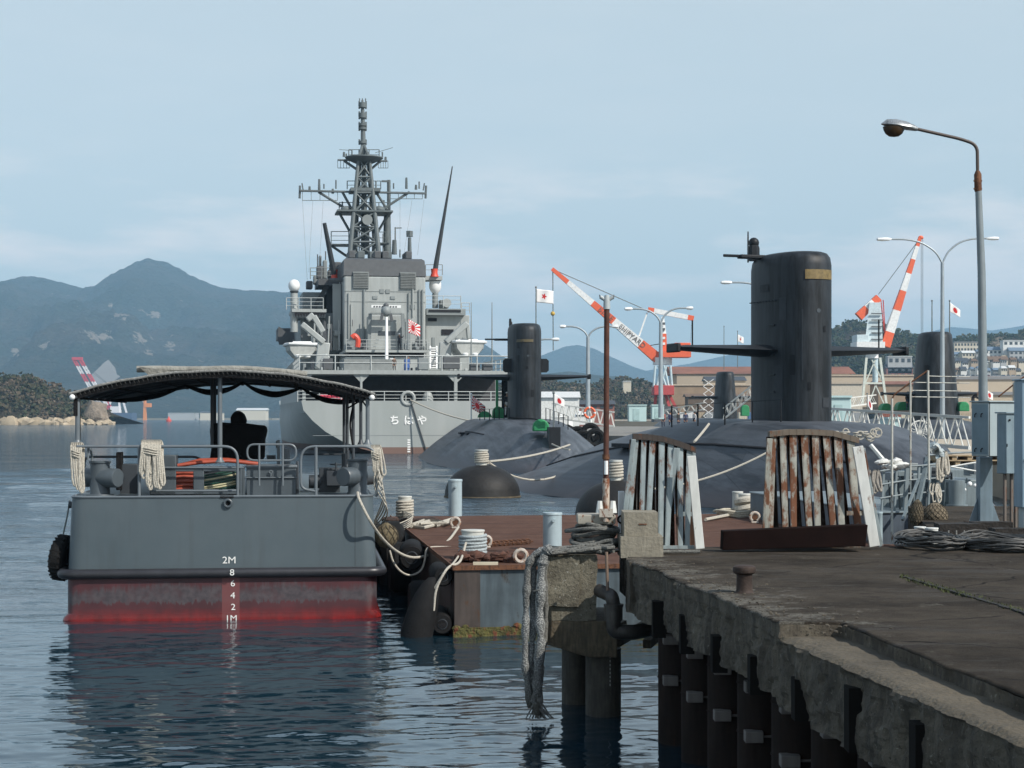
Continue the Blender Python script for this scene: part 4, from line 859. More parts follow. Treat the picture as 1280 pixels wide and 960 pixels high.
for px0, px1 in ((447,456),(462,474),(476,490)): sb(px0, px1, 314, 323, Yh+12, 3, mastg, 'mast_base_box', bev=.1)
MB().beam(mp_(494,284), mp_(494,318), .15).o('whip_aerial', mastg, ship); MB().beam(mp_(494,285), mp_(502,285), .12).o('whip_aerial', mastg, ship)
for px0, px1, py1 in ((378,384,350),(391,386,340),(404,400,320),(500,500,318),(515,505,318),(530,522,318)): MB().cyl(mp_(px0,250,0), mp_(px1,py1,-6), .018, n=4).o('signal_halyard', mastg, ship)
# mooring boom and lines
MB().cyl(SP(513.5,501,-.1), SP(534,567,-.12), .06, n=6).o('stern_cable', shipd, ship)
o = MB().tube(sag(S.p(513,500,-.1), S.p(600,528,-6), .3), .07, 6).o('mooring_line', rope); o.location = S.loc(); o.rotation_euler = (0,0,S.a)
tag(o, 'thin white line from the stern eye of the warship to the first submarine', 'mooring line')
# ensign on ship
fr = Frame(510, S.D+Yl-1, 9.5, 0)
fo = thing('ensign_staff', 'rising sun ensign flying on a staff at the back of the grey ship', 'flag', (fr.X, fr.D, SZ(437,Yl)))
MB().cyl((0,0,0),(0,0,fr.w(46)), .07, n=6).o('staff', shipg2, fo); flag(fo, (0,0,fr.w(38)), fr.w(17), fr.w(17), 'rays', .45)
person('man in dark coveralls standing on the after deck of the grey ship', (Frame(499,S.D+Yl,9.5).X, S.D+Yl, SZ(437.5,Yl)), .6, (.02,.022,.03), (.02,.022,.03), 'reach', .98, cap='white')
person('person in brown standing behind the netted rail of the grey ship', (Frame(494,S.D+3,9.5).X-.1, S.D+3, z2), .2, (.12,.08,.06), (.06,.05,.05), 'stand', .8)
person('person in blue overalls among the deck gear at the ship rail', (Frame(510,S.D+2.5,9.5).X, S.D+3.2, z2), 2.4, (.05,.07,.13), (.05,.06,.1), 'stand', .85, cap='dark')

# ---------------- submarines ----------------
def submat(name, c1, c2, st=(1.6,.05,1.6)):
    m, n, b = mat_custom(name); L = n.links.new; b.inputs['Roughness'].default_value = .5; b.inputs['Specular IOR Level'].default_value = .25
    t = n.nodes.new('ShaderNodeTexCoord'); mp = n.nodes.new('ShaderNodeMapping'); mp.inputs['Scale'].default_value = st; L(t.outputs['Object'], mp.inputs[0])
    nz = n.nodes.new('ShaderNodeTexNoise'); nz.inputs['Scale'].default_value = 1.3; nz.inputs['Detail'].default_value = 7; nz.inputs['Roughness'].default_value = .7; L(mp.outputs[0], nz.inputs['Vector'])
    n2 = n.nodes.new('ShaderNodeTexNoise'); n2.inputs['Scale'].default_value = .5; n2.inputs['Detail'].default_value = 8; L(t.outputs['Object'], n2.inputs['Vector'])
    ad = n.nodes.new('ShaderNodeMixRGB'); ad.inputs['Fac'].default_value = .35; L(nz.outputs[0], ad.inputs['Color1']); L(n2.outputs[0], ad.inputs['Color2'])
    r = n.nodes.new('ShaderNodeValToRGB'); e = r.color_ramp.elements; e[0].position = .42; e[0].color = (*c1,1); e[1].position = .58; e[1].color = (*c2,1); L(ad.outputs[0], r.inputs[0])
    # tile seams
    br = n.nodes.new('ShaderNodeTexBrick'); br.inputs['Scale'].default_value = 1; br.inputs['Mortar Size'].default_value = .012; br.inputs['Brick Width'].default_value = 2.4; br.inputs['Row Height'].default_value = .8
    br.inputs['Color1'].default_value = (1,1,1,1); br.inputs['Color2'].default_value = (.86,.86,.86,1); br.inputs['Mortar'].default_value = (.6,.6,.6,1)
    mq = n.nodes.new('ShaderNodeMapping'); mq.inputs['Rotation'].default_value = (0,0,R(90)); L(t.outputs['Object'], mq.inputs[0]); L(mq.outputs[0], br.inputs['Vector'])
    sp = n.nodes.new('ShaderNodeSeparateXYZ'); L(t.outputs['Object'], sp.inputs[0])
    mm = n.nodes.new('ShaderNodeMixRGB'); mm.blend_type = 'MULTIPLY'; mm.inputs['Fac'].default_value = .9; L(r.outputs[0], mm.inputs['Color1']); L(br.outputs[0], mm.inputs['Color2'])
    # weathered band above the waterline
    n3 = n.nodes.new('ShaderNodeMath'); n3.operation = 'MULTIPLY_ADD'; L(n2.outputs[0], n3.inputs[0]); n3.inputs[1].default_value = .7; L(sp.outputs['Z'], n3.inputs[2])
    r3 = n.nodes.new('ShaderNodeMapRange'); r3.inputs['From Min'].default_value = .55; r3.inputs['From Max'].default_value = 1.3; r3.inputs['To Min'].default_value = 1; r3.inputs['To Max'].default_value = 0; L(n3.outputs[0], r3.inputs[0])
    x = n.nodes.new('ShaderNodeMixRGB'); x.inputs['Color2'].default_value = (.10,.09,.095,1); L(r3.outputs[0], x.inputs['Fac']); L(mm.outputs[0], x.inputs['Color1']); L(x.outputs[0], b.inputs['Base Color']); return m
subm = submat('submarine hull rubber', (.042,.048,.057), (.094,.105,.121))
sailm = submat('submarine sail rubber', (.009,.011,.013), (.030,.035,.041), (2.2,2.2,.25))
planem = M('sail plane black', (.014,.016,.019), .5, spec=.25, var=.3, vs=2)
PROF_END = [(-24,.05,.05,.0),(-22.5,.24,.24,.28),(-19.5,.42,.42,.55),(-16,.57,.58,.74),(-12,.72,.74,.87),(-6,.87,.9,.96),(0,.96,1,1),(8,1,1,1),(28,1,1,1),(39,.8,.8,.92),(50,.45,.4,.7),(55,.1,.05,.3)]
PROF_STERN = [(-14,.04,.05,-.1),(-12,.26,.3,.35),(-9,.42,.6,.75),(-5,.58,.9,.95),(0,.8,1,1),(4,.95,1,1),(7,1,1,.95),(10,1,1,.86),(14,1,1,.70),(19,.9,.8,.48),(25,.6,.5,.2),(31,.1,.05,-.15)]
def sub(label, px, D, yaw, taper=1.0, topz=10.35, chord=6.4, thick=2.4, near=24, far_=46, name='submarine', plaz=6.45, detail=True, spanw=4.75, rud=True, hw=6.9, prof=None):
    f = Frame(px, D, yaw); r = thing(name, label, 'submarine', f.loc(), f.a)
    deck = 3.42; rings = []
    for y, kw, kd, kz in (prof or PROF_END):
        z = deck*kz; w_ = hw*kw; d = 2.5*kd
        h = [(d*.0, z+.02),(d*.75, z-.03),(d, z-.16),(d+(w_-d)*.3, z-.16-(z*.95)*.26),(d+(w_-d)*.65, z-(z)*.62),(w_, 0.0),(w_*1.02,-.6),(w_*.9,-2)]
        if y > 50: h = [(a, b_) for a, b_ in h]
        rings.append([(-a, y, b_) for a, b_ in reversed(h)]+[(a, y, b_) for a, b_ in h[1:]])
    h_ = MB().loft(rings, caps=True).o('hull', subm, r, ang=50)
    for k_, rr_, nm in ((4,.055,'limber_groove'),(2,.03,'hull_seam')):
        pts = [Vector(q_[k_])+Vector((-.02,0,.0)) for q_ in rings if -9 <= q_[0][1] <= 19]
        MB().tube(pts, rr_, 6).o(nm, void, h_)
    # sail
    def sec(z, k, kt=1):
        o = []; n_ = 36
        for i in range(n_):
            a = 2*math.pi*i/n_; c, s_ = math.cos(a), math.sin(a)
            y = (abs(c)**.85)*(1 if c > 0 else -1)*chord/2*k; x = (abs(s_)**.75)*(1 if s_ > 0 else -1)*thick/2*kt*(1-.12*max(0, c))
            o.append((x, y, z))
        return o
    T = taper; rg_ = []
    for z, k in ((deck-.5,T),(deck+.3,T*.985+.015),(deck+2.5,1+(T-1)*.65),(topz-1.3,1+(T-1)*.14),(topz-.55,1),(topz-.25,.97),(topz-.08,.9),(topz,.78)):
        rg_.append(sec(z, k, k))
    sl = MB().loft(rg_).o('sail', sailm, r, ang=60)
    for sx in (-1, 1):
        pr = []
        for t, cw, th in ((.0,1.25,.24),(.5,1.0,.17),(.93,.8,.1),(1,.7,.07)):
            x = sx*(thick*.35+(spanw-thick*.35)*t); z = plaz+.0+.10*t*(1 if detail else 0)
            pr.append([(x,-cw*.9,z),(x,-cw*.4,z+th),(x,cw*.5,z+th*.8),(x,cw,z),(x,cw*.5,z-th),(x,-cw*.4,z-th)])
        MB().loft(pr).o('sail_plane', planem, r, ang=35)
        MB().box(sx*spanw, sx*(spanw+.18), -.55, .5, plaz-.1, plaz+.26).o('plane_tip', planem, r, bevel=.05)
    MB().cyl((0,-chord/2-.01,topz-2.4),(0,-chord/2+.2,topz-2.4), .09, n=12).o('stern_light', glass, sl)
    return r, f
sub1, f1 = sub('smooth grey black submarine moored nearest the grey ship, green tarp beside its sail', 655, 130, 5, name='submarine')
sub2, f2 = sub('largest nearest black submarine, gold plate high on its sail, behind the rusty steel stands', 987, 72, 20, plaz=6.2, topz=10.15, chord=4.7, spanw=5.15, prof=PROF_STERN)
sub3, f3 = sub('far submarine whose tapered sail shows beyond the left plane of the nearest one', 906, 258, 6, 1.35, 10.2, 5.5, 2.3, rud=False)
sub4, f4 = sub('submarine with tapered black sail at the right behind the white railings', 1168, 164, -4, 1.42, 11.4, 6.2, 3.0, plaz=5.65)
# extras: sub 1
def masts(r, tz, items):
    for nm, x, y, h, rr in items: MB().tube([(x,y,tz-.3),(x,y,tz+h*.6),(x,y,tz+h)], [rr,rr,rr*.8], 8).o(nm, planem, r)
masts(sub1, 10.3, [('periscope',-.95,.8,.55,.1),('vent_pipe',-.95,.4,.3,.13)]); masts(sub2, 10.3, [('whip_aerial',-.75,2.2,1.0,.035),('periscope_base',-.9,1.4,.35,.25)])
MB().ball((-.9,1.4,10.75), .22, 14).o('periscope_dome', planem, sub2)
for s_, x, z in ((sub1,-1.15,9.2),(sub2,-1.0,10.0)):
    MB().box(x-1.0, x+.2, .4, .8, z, z+.16).o('exhaust_bracket', planem, s_, bevel=.04); MB().cyl((x-1.7,.6,z+.1),(x-.9,.6,z+.1), .06, n=6).o('navigation_light_arm', planem, s_)
for sx in (-1, 1):
    MB().lathe([(.45,-.9),(.62,-.6),(.62,.6),(.45,.9)], (0,0,0), 4).v
    MB().loft([[(sx*(1.1+a), y, 7.3+b_*.5) for a, b_ in ((0,-1),(.42,-1),(.58,-.7),(.58,.7),(.42,1),(0,1))] for y in (-1.5,-1.3)]).o('hydrophone_fairing', planem, sub1)
# gold hull number plate on sub2
gold = M('faded gold plate', (.17,.12,.045), .5, var=.35, vs=5, rust=.3, rcol=(.05,.035,.02))
def sailplate(r, chord, thick, z0, z1, a0, a1, mat, name, off=.03, n=8):
    mb = MB(); rr = []
    for i in range(n+1):
        a = R(a0+(a1-a0)*i/n); c, s_ = math.cos(a), math.sin(a)
        y = (abs(c)**.85)*(1 if c > 0 else -1)*(chord/2+off); x = (abs(s_)**.75)*(1 if s_ > 0 else -1)*(thick/2+off)*(1-.12*max(0, c))
        rr.append((x, y))
    mb.loft([[(x,y,z) for x, y in rr] for z in (z0,z1)], caps=False, closed=False); return mb.o(name, mat, r)
sailplate(sub2, 4.7, 2.4, 9.0, 9.38, 150, 200, gold, 'gold_plate'); sailplate(sub1, 6.4, 2.4, 8.95, 9.15, 168, 215, M('dull gold plate', (.10,.08,.04), .5, rust=.4, rcol=(.03,.03,.03)), 'gold_plate'); sailplate(sub4, 6.2*1.02, 3.0*1.02, 9.8, 10.25, 150, 205, M('grey plate', (.06,.06,.055), .5), 'number_plate')
pm1 = M('sail patch dark', (.008,.009,.011), .5, spec=.2); pm2 = M('sail patch grey', (.034,.039,.045), .55, spec=.2)
for (z0,z1,a0,a1,mm) in ((5.2,6.0,218,226,pm1),(4.0,5.6,238,252,pm2),(7.4,8.3,232,244,pm2),(8.6,8.9,262,275,pm1),(4.6,4.9,190,196,pm1),(6.9,7.15,170,174,pm1),(5.0,7.8,203,206,pm2),(3.9,4.3,160,175,pm2)): sailplate(sub2, 4.7, 2.4, z0, z1, a0, a1, mm, 'sail_panel', .015)
for (z0,z1,a0,a1,mm) in ((4.2,5.6,215,230,pm2),(7.0,7.2,180,184,pm1),(8.0,8.5,200,215,pm2),(5.0,5.5,165,175,pm1)): sailplate(sub1, 6.4, 2.4, z0, z1, a0, a1, mm, 'sail_panel', .015)
for (z0,z1,a0,a1,mm) in ((5.2,6.4,190,210,pm2),(7.4,8.3,210,225,pm1)): sailplate(sub4, 6.2*1.2, 3.0*1.2, z0, z1, a0, a1, mm, 'sail_panel', .0)
for z in (7.2, 6.0, 5.2, 4.5): MB().box(-1.22, -1.12, -.9, -.5, z, z+.06).o('hand_grip', planem, sub2)
for i in range(9): MB().box(-1.235, -1.18, -1.0+i*.25, -.85+i*.25, 8.2, 8.24).o('hand_grip', planem, sub2)
# deck slots on hulls, stern rudder on sub1
MB().loft([[(x,y,z) for x,y in ((-.35,-20.5),(.35,-20.5),(.25,-18.2),(-.25,-18.2))] for z in (-.5,2.9)]).o('upper_rudder', planem, sub1, ang=20)
for s_, dd in ((sub1,1),(sub2,1)):
    for (x0,y0) in ((-4.1,2),(-4.4,6)): MB().box(x0, x0+.5, y0, y0+2.2, 2.2, 2.36).o('free_flood_slot', void, s_, smooth=False)
def deckrail(s_, pts, h=.9, n_=5):
    mb = MB()
    for i in range(n_):
        t = i/(n_-1); q = Vector(pts[0]).lerp(Vector(pts[1]), t); mb.cyl(q, q+Vector((0,0,h)), .035, n=5)
    mb.cyl(Vector(pts[0])+Vector((0,0,h)), Vector(pts[1])+Vector((0,0,h)), .015, n=4); return mb.o('deck_stanchions', planem, s_)
deckrail(sub1, ((-3.2,1,3.3),(-1.2,-1,3.4)), .8, 7); deckrail(sub2, ((-3.9,3,3.1),(-1.5,-2,3.3)), .9, 5); deckrail(sub1, ((1.2,-4,3.3),(1.6,-14,2.7)), .9, 6)
o = MB().tube([(-1.2,-1.5,3.5),(-.9,-3,3.45),(.2,-6,3.4),(.8,-10,3.1)], .06, 5).o('deck_hose', black, sub1)
# green tarps, flags and people
def arch_tarp(label, px, pt, pb, w_, D):
    p = P(px, pb, D); h = (pb-pt)/F*D; ww = w_/F*D/2
    pts = [(-ww,0,0)]+[(ww*math.cos(R(a)), 0, h-ww+ww*math.sin(R(a))) if h > ww else (ww*math.cos(R(a)),0,h*math.sin(R(a))) for a in range(180,-1,-20)]+[(ww,0,0)]
    pts = [(x+.02*i, y, z) for i, (x, y, z) in enumerate(pts)]
    tag(MB().prism(pts, (0,1.6,0)).o('green_tarpaulin', green, bevel=.06), label, 'tarpaulin', 'green tarpaulins on the submarines', loc=p)
arch_tarp('round topped green tarpaulin at the right foot of the first submarine sail', 674, 524, 539, 17, 112)
arch_tarp('low green tarpaulin under the rising sun flag on the first submarine deck', 604, 514, 522, 15, 132)
arch_tarp('dark green covered frame just left of the first submarine sail', 621, 508, 523, 12, 134)
r = thing('gangway_arch', 'tall green gangway arch standing left of the first submarine sail', 'arch', P(627,522,134))
for x in (-.35,.9): MB().beam((x,0,0),(x,0,3.0),.2).o('upright', green, r)
MB().beam((-.4,0,3.0),(1.4,0,3.0),.2).o('crossbar', green, r); MB().box(.0,.85,.3,.35,0,2.9).o('dark_curtain', black, r)
for px, pt, pb, w_, D, lab in ((931,506,520,8,250,'small green tarpaulin at the foot of the farthest sail'),(1107,504,513,10,166,'small green tarpaulin left of the tapered sail behind the white truss'),(1128,502,513,12,166,'square green tarpaulin touching the tapered sail on its left'),(1204,502,514,10,160,'small green tarpaulin at the right foot of the tapered sail')):
    arch_tarp(lab, px, pt, pb, w_, D)
def flagpole(label, px, pt, pb, D, fw, fh, kind, fpy=None, droop=.5, mat=None):
    p = P(px, pb, D); r = thing('flagpole', label, 'flag', p); h = (pb-pt)/F*D
    MB().tube([(0,0,0),(0,0,h)], [.06,.045], 6).o('pole', mat or polesh, r); MB().ball((0,0,h), .09, 8).o('finial', mat or polesh, r)
    if kind: flag(r, (.04,0,h-(.1 if fpy is None else (fpy-pt)/F*D)), fw/F*D, fh/F*D, kind, droop)
    return r
flagpole('rising sun flag on a short pole at the left of the first submarine deck', 589, 493, 524, 134, 21, 17, 'rays', 494, .75, white)
flagpole('red disc flag on a dark pole in front of the first submarine rudder', 692, 491, 560, 111, 15, 12, 'sun', 492, .6)
flagpole('white flag with red blossom on a tall pole behind the first sail', 670, 359, 505, 150, 22, 17, 'blossom', 361, .15)
flagpole('red disc flag on a mast above the tapered sail at the right', 1187, 376, 420, 165, 16, 12, 'sun', 378, .75)
flagpole('small blossom flag on a mast above the farthest sail', 922, 414, 460, 258, 8, 9, 'blossom', 418, .4)
flagpole('bare aerial pole above the farthest sail', 905, 408, 462, 259, 1, 1, None)
flagpole('bare aerial pole above the tapered sail', 1165, 376, 420, 164, 1, 1, None)
flagpole('red disc flag low behind the lamp pole and grey cabinet', 1232, 484, 510, 150, 10, 10, 'sun', 487, .5)
flagpole('drooping red flag left of the white crane legs', 1084, 492, 512, 180, 8, 14, 'sun', 493, .9)
MB().cyl((4.2,0,plz:=6.3),(4.2,0,7.6), .035, n=5).o('plane_staff', planem, sub2); MB().cyl((-4.4,0,6.3),(-4.4,0,7.4), .035, n=5).o('plane_staff', planem, sub2)
person('sailor in dark top and white trousers left of the first submarine sail', P(634,520,131), .3, (.02,.02,.03), (.6,.6,.58), 'stand', 1.0, cap='white')
person('crouching figure in black behind the grey cabinet top', P(1216,512,158), .9, (.015,.015,.02), (.02,.02,.03), 'bend', 1.15)
person('person in dark clothes left of the tapered sail', P(1135,513,165), .4, (.02,.02,.03), (.03,.05,.1), 'stand', 1.0)
for i, (px, D, c) in enumerate(((838,178,(.03,.04,.09)),(848,180,(.03,.03,.03)),(857,178,(.04,.05,.1)),(868,182,(.5,.5,.5)),(829,183,(.3,.1,.08)))):
    person(['person in navy blue leftmost in the group on the far submarine deck','person in black second from left in the group on the far submarine deck','person in blue at the middle of the group on the far submarine deck','person in pale clothes rightmost in the group on the far submarine deck','person in reddish top just left of the group on the far submarine deck'][i],
        (P(px,520,D).x, D, 2.45), rg.uniform(-1,1), c, (.02,.02,.04), 'stand', .95, group=None)
# ---------------- piers behind ----------------
def quaybox(name, pts, z, mat, zb=-2): 
    o = MB().loft([[(x,y,zb) for x,y in pts],[(x,y,z) for x,y in pts]]).o(name, mat, smooth=False); return o
def gp(px, py, z): D = (CH-z)*F/(py-HY); return ((px-640)/F*D, D)
pierA = quaybox('pier', [gp(1040,563,1.7), gp(1300,578,1.7), gp(1500,536,1.7), gp(1040,536,1.7)], 1.7, sand); tag(pierA, 'sandy concrete pier between the nearest submarine and the tapered sail', 'pier')
pierB = quaybox('pier', [(2.2,152),(16,138),(34,210),(28,300),(4,300)], 2.0, M('grey stone pier', (.20,.19,.17), .9, var=.4, vs=.5)); tag(pierB, 'grey stone pier hung with tyres between the first two submarines', 'pier')
for i, (px, py) in enumerate(((708,543),(722,545),(738,541),(714,555),(729,550),(744,548),(727,560),(700,550))):
    D = 148-i*.8; p = P(px, py, D)
    tag(MB().tube(arc((0,0,0), .62, 0, 360, 14)[:-1], .24, 8, closed=True).o('tyre', tyrem), 'tyre fender hanging on the stone pier between the first two submarines', 'tyre', 'tyres on the stone pier', loc=p)
# white boats and shapes behind sub 1
def whiteboat(label, px0, px1, py, D, h):
    f = Frame((px0+px1)/2, D); w_ = f.w(px1-px0)/2; r = thing('motor_boat', label, 'boat', (f.X, D, CH-(py-HY)/F*D), 0, None)
    hp = f.w(h)
    MB().loft([[(-w_,y*1.0,z) if k==0 else (x*w_,y,z) for k,(x,y) in enumerate(((-1,0),(-.9,-1.3),(.5,-1.5),(1,0),(.5,1.5),(-.9,1.3)))] for z in (-.3, hp*.42)]).o('hull', white, r)
    MB().loft([[(-.7*w_,-1,hp*.42),(.4*w_,-1,hp*.42),(.4*w_,1,hp*.42),(-.7*w_,1,hp*.42)],[(-.6*w_,-.9,hp*.8),(.15*w_,-.9,hp*.8),(.15*w_,.9,hp*.8),(-.6*w_,.9,hp*.8)]]).o('cabin', white, r, bevel=.1)
    MB().box(-.58*w_, .2*w_, -1.03, -.9, hp*.52, hp*.68).o('cabin_window', glass, r, smooth=False); MB().box(-.4*w_, 0, -.6, .6, hp*.8, hp).o('flybridge', white, r, bevel=.08)
whiteboat('white cabin cruiser right of the first submarine sail', 690, 716, 531, 225, 14)
whiteboat('white cabin cruiser beside the orange life ring', 714, 742, 528, 235, 14)
# orange and white life ring
r = thing('life_ring', 'orange life ring on the white gangway rail beneath the mooring lamp', 'life ring', P(737,516,140)); 
for k in range(4): MB().tube(arc((0,0,0), .4, k*90+8, k*90+82, 8), .1, 8).o('ring_segment', M('life ring orange', (.7,.12,.04), .5), r)
for k in range(4): MB().tube(arc((0,0,0), .4, k*90-8, k*90+8, 3), .104, 8).o('ring_band', white, r)
def truss(label, a, b, h, wd, mat, n_=8, name='gangway', h2=None, r0=.05):
    """truss gangway from a to b (world), height h, width wd"""
    a = Vector(a); b = Vector(b); r = thing(name, label, 'gangway', a); d = b-a; s = Vector((0, wd, 0)); up = Vector((0,0,h)); z0 = Vector((0,0,0))
    for k, off in enumerate((z0, s)):
        mb = MB(); mb.beam(off, off+d, r0*2.6); mb.o('bottom_chord', mat, r, smooth=False)
        mb = MB(); mb.beam(off+up, off+d+up, r0*2); mb.o('top_rail', mat, r, smooth=False)
        mb = MB()
        for i in range(n_):
            p = off+d*(i/n_); q = off+d*((i+1)/n_); mid = off+d*((i+.5)/n_)
            mb.cyl(p, mid+up, r0*.6, n=6); mb.cyl(mid+up, q, r0*.6, n=6)
        mb.o('diagonals', mat, r)
    MB().hexa([tuple(v) for v in (z0, d, d+s, s)], [tuple(v+Vector((0,0,.08))) for v in (z0, d, d+s, s)]).o('walkway', mat, r, smooth=False)
    return r
tw = M('gangway white', (.62,.62,.58), .5, var=.1, vs=2, rust=.12)
truss('long white gangway sloping down across the sails from first submarine to the pier', P(690,522,150), P(768,533,148), 1.2, 1.0, tw, 9)
truss('white gangway rising from the sail of the nearest submarine, with zigzag bracing', P(1038,545,80), P(1212,560,72), 1.25, 1.0, tw, 9)
truss('white gangway in the distance running up to the red crane foot', P(818,523,215), P(880,512,205), .8, 1.0, tw, 6)
truss('white gangway climbing towards the farthest sail left of the nearest sail', P(905,524,225), P(940,496,222), 1.4, 1.0, tw, 5)
truss('short white gangway behind the white crane legs', P(1045,510,185), P(1095,504,190), .9, 1.0, tw, 5)
# teal cabins
for i, (px0,px1,py0,py1,D,lab) in enumerate(((786,808,507,527,170,'pale teal hut left of the red crane foot'),(815,830,507,524,172,'small pale teal hut under the double lamp at the red crane'),(1036,1064,497,541,86,'pale teal hut right of the nearest submarine sail'),(1110,1125,524,545,80,'small pale teal cabinet inside the white gangway bracing'))):
    r = thing('hut', lab, 'hut', P((px0+px1)/2, py1, D)); w_ = (px1-px0)/F*D/2; h = (py1-py0)/F*D; tm = M('pale teal paint', (.42,.56,.56), .5, var=.06)
    MB().box(-w_,w_,0,1.8,0,h).o('wall', tm, r, bevel=.03); MB().box(-w_*1.06,w_*1.06,-.1,1.9,h,h+.1).o('roof', tm, r, smooth=False); MB().box(-w_*.5,w_*.2,-.04,.02,.1,h*.8).o('door', M('hut door teal', (.33,.46,.46), .5), r, smooth=False)
# yard clutter: barrels and small vehicles on the far ground
rg = random.Random(21)
# ---------------- cranes ----------------
def beamseq(r, a, b, w0, w1, cols, name='jib_section'):
    a = Vector(a); b = Vector(b); t = 0
    for frac, m_ in cols:
        p = a.lerp(b, t); q = a.lerp(b, t+frac); ww = w0+(w1-w0)*t; w2 = w0+(w1-w0)*(t+frac); t += frac
        d = (b-a).normalized(); n_ = d.cross(Vector((0,1,0))).normalized(); s_ = Vector((0,1,0))
        def ring(c, w_): return [tuple(c-n_*w_/2-s_*w_/2), tuple(c+n_*w_/2-s_*w_/2), tuple(c+n_*w_/2+s_*w_/2), tuple(c-n_*w_/2+s_*w_/2)]
        MB().loft([ring(p, ww), ring(q, w2)]).o(name, m_, r, smooth=False)
D1 = 470; fr = Frame(828, D1, 0); q = fr.p; C1 = thing('jib_crane', 'red and white jib crane with lettered boom reaching left, beside the nearest sail', 'crane', (fr.X, D1, 0))
fr.z0 = 0; orr = orange; cw = M('crane faded white', (.74,.74,.72), .5); cb = M('crane pale blue', (.45,.55,.58), .5)
beamseq(C1, q(823,449), q(690,336), fr.w(13), fr.w(4.5), [(.24,orr),(.31,cw),(.22,orr),(.0,cw),(.22,cw),(.01,orr)][:0]+[(.17,orr),(.25,cw),(.20,orr),(.23,cw),(.15,orr)])
a_ = Vector(q(823,449)); b_ = Vector(q(690,336)); ang = math.atan2((a_-b_).z, (a_-b_).x)
ltr = M('crane lettering', (.12,.10,.09), .6)
for t0, s_, sz in ((.36+.135,'KURE',fr.w(9)),(.25,'SHIPYARD',fr.w(9))):
    c = a_.lerp(b_, t0); text(s_, sz, ltr, 'boom_lettering', C1, (c.x, c.y-fr.w(6.2), c.z), rot=(R(90), -ang, 0), ext=.03)
mb = MB(); mb.cyl(q(692,337), q(809,388,3), .12, n=5); mb.o('luffing_cable', mastg, C1)
mb = MB(); mb.cyl(q(691,337), q(691.5,438), .14, n=5); mb.o('hoist_cable', mastg, C1); x,y,z = q(691,392); MB().ball((x,y,z), fr.w(2.8), 10).o('hook_block', M('hook yellow', (.5,.32,.04), .5), C1)
MB().beam(q(799,420), q(809,391), fr.w(1.8)).o('strut', cw, C1); MB().beam(q(812,432), q(824,430), fr.w(1)).o('strut', shipd, C1)
beamseq(C1, q(810,387), q(867,398), fr.w(6), fr.w(6), [(.13,orr),(.74,cw),(.13,orr)], 'counter_jib')
MB().loft([[q(824,440,-2),q(834,440,-2),q(834,440,2),q(824,440,2)],[q(825,417,-2),q(833,417,-2),q(833,417,2),q(825,417,2)]]).o('tower_red', orr, C1, smooth=False)
MB().loft([[q(825,417,-1.9),q(833,417,-1.9),q(833,417,1.9),q(825,417,1.9)],[q(827,396,-1),q(830,396,-1),q(830,396,1),q(827,396,1)]]).o('tower_white', cw, C1, smooth=False)
for py in (405,412,423,430): MB().box(q(827,0)[0], q(830.5,0)[0], -2.2, -1.9, q(0,py+1.5)[2], q(0,py-1.5)[2]).o('cab_port', cw if py > 416 else shipd, C1, smooth=False)
MB().box(q(824,0)[0], q(862,0)[0], -4, 4, q(0,447)[2], q(0,439)[2]).o('slewing_deck', orr, C1, smooth=False); MB().box(q(842,0)[0], q(862,0)[0], -3, 3, q(0,439)[2], q(0,429)[2]).o('machine_house', orr, C1, bevel=.15)
MB().box(q(846,0)[0], q(857,0)[0], -3.1, -2.9, q(0,436)[2], q(0,433)[2]).o('window', glass, C1, smooth=False)
for px in (862.5, 865): MB().cyl(q(px,429), q(865,399), .035, n=4).o('counterweight_cable', mastg, C1)
MB().cyl(q(828,456), q(828,447), fr.w(12), n=16).o('turntable', cw, C1)
for a, b2 in (((819,457),(817,484)),((838,457),(840,484)),((827,457),(821,484)),((830,457),(836,484)),((823,457),(833,484)),((833,457),(825,484))):
    for yy in (-3, 3): MB().cyl(q(a[0],a[1],yy), q(b2[0],b2[1],yy), fr.w(1.5), n=8).o('portal_leg', cb, C1)
MB().box(q(816,0)[0], q(841,0)[0], -4, 4, q(0,494)[2], q(0,482)[2]).o('portal_beam', M('portal red', (.42,.06,.06), .6), C1, bevel=.1)
for a, b2 in (((836,492),(846,512)),((820,492),(818,512)),((832,494),(838,512))): MB().beam(q(*a), q(*b2), fr.w(3.5)).o('portal_foot', M('portal red', (.42,.06,.06), .6), C1)
MB().box(q(816,0)[0], q(845,0)[0], -5, 5, 2.3, q(0,508)[2]).o('bogie', shipd, C1, smooth=False)
# crane 2
D2 = 430; fr = Frame(1095, D2, 0); q = fr.p; C2 = thing('jib_crane', 'white tower crane with steep orange and white boom left of the tapered sail', 'crane', (fr.X, D2, 0))
beamseq(C2, q(1106,433), q(1150,297), fr.w(12), fr.w(4), [(.13,orange),(.2,cw),(.18,orange),(.16,cw),(.13,orange),(.12,cw),(.08,orange)])
a_ = Vector(q(1106,433)); b_ = Vector(q(1150,297)); ang = math.atan2((b_-a_).z, (b_-a_).x)
MB().ball(q(1151,297), fr.w(2.6), 8, (1.3,1,1)).o('boom_head', orange, C2)
MB().cyl(q(1150,298), q(1098,368), .12, n=4).o('luffing_cable', mastg, C2); 
for px in (1151.5, 1153.5): MB().cyl(q(px,298), q(px,418), .07, n=4).o('hoist_cable', mastg, C2)
beamseq(C2, q(1073,396), q(1098,372), fr.w(11), fr.w(9), [(.42,orange),(.33,cw),(.25,orange)], 'counter_jib')
MB().loft([[q(1080,437,-2),q(1104,437,-2),q(1104,437,2),q(1080,437,2)],[q(1087,378,-1.5),q(1101,378,-1.5),q(1101,378,1.5),q(1087,378,1.5)]]).o('tower', M('crane ice white', (.50,.58,.60), .5), C2, smooth=False)
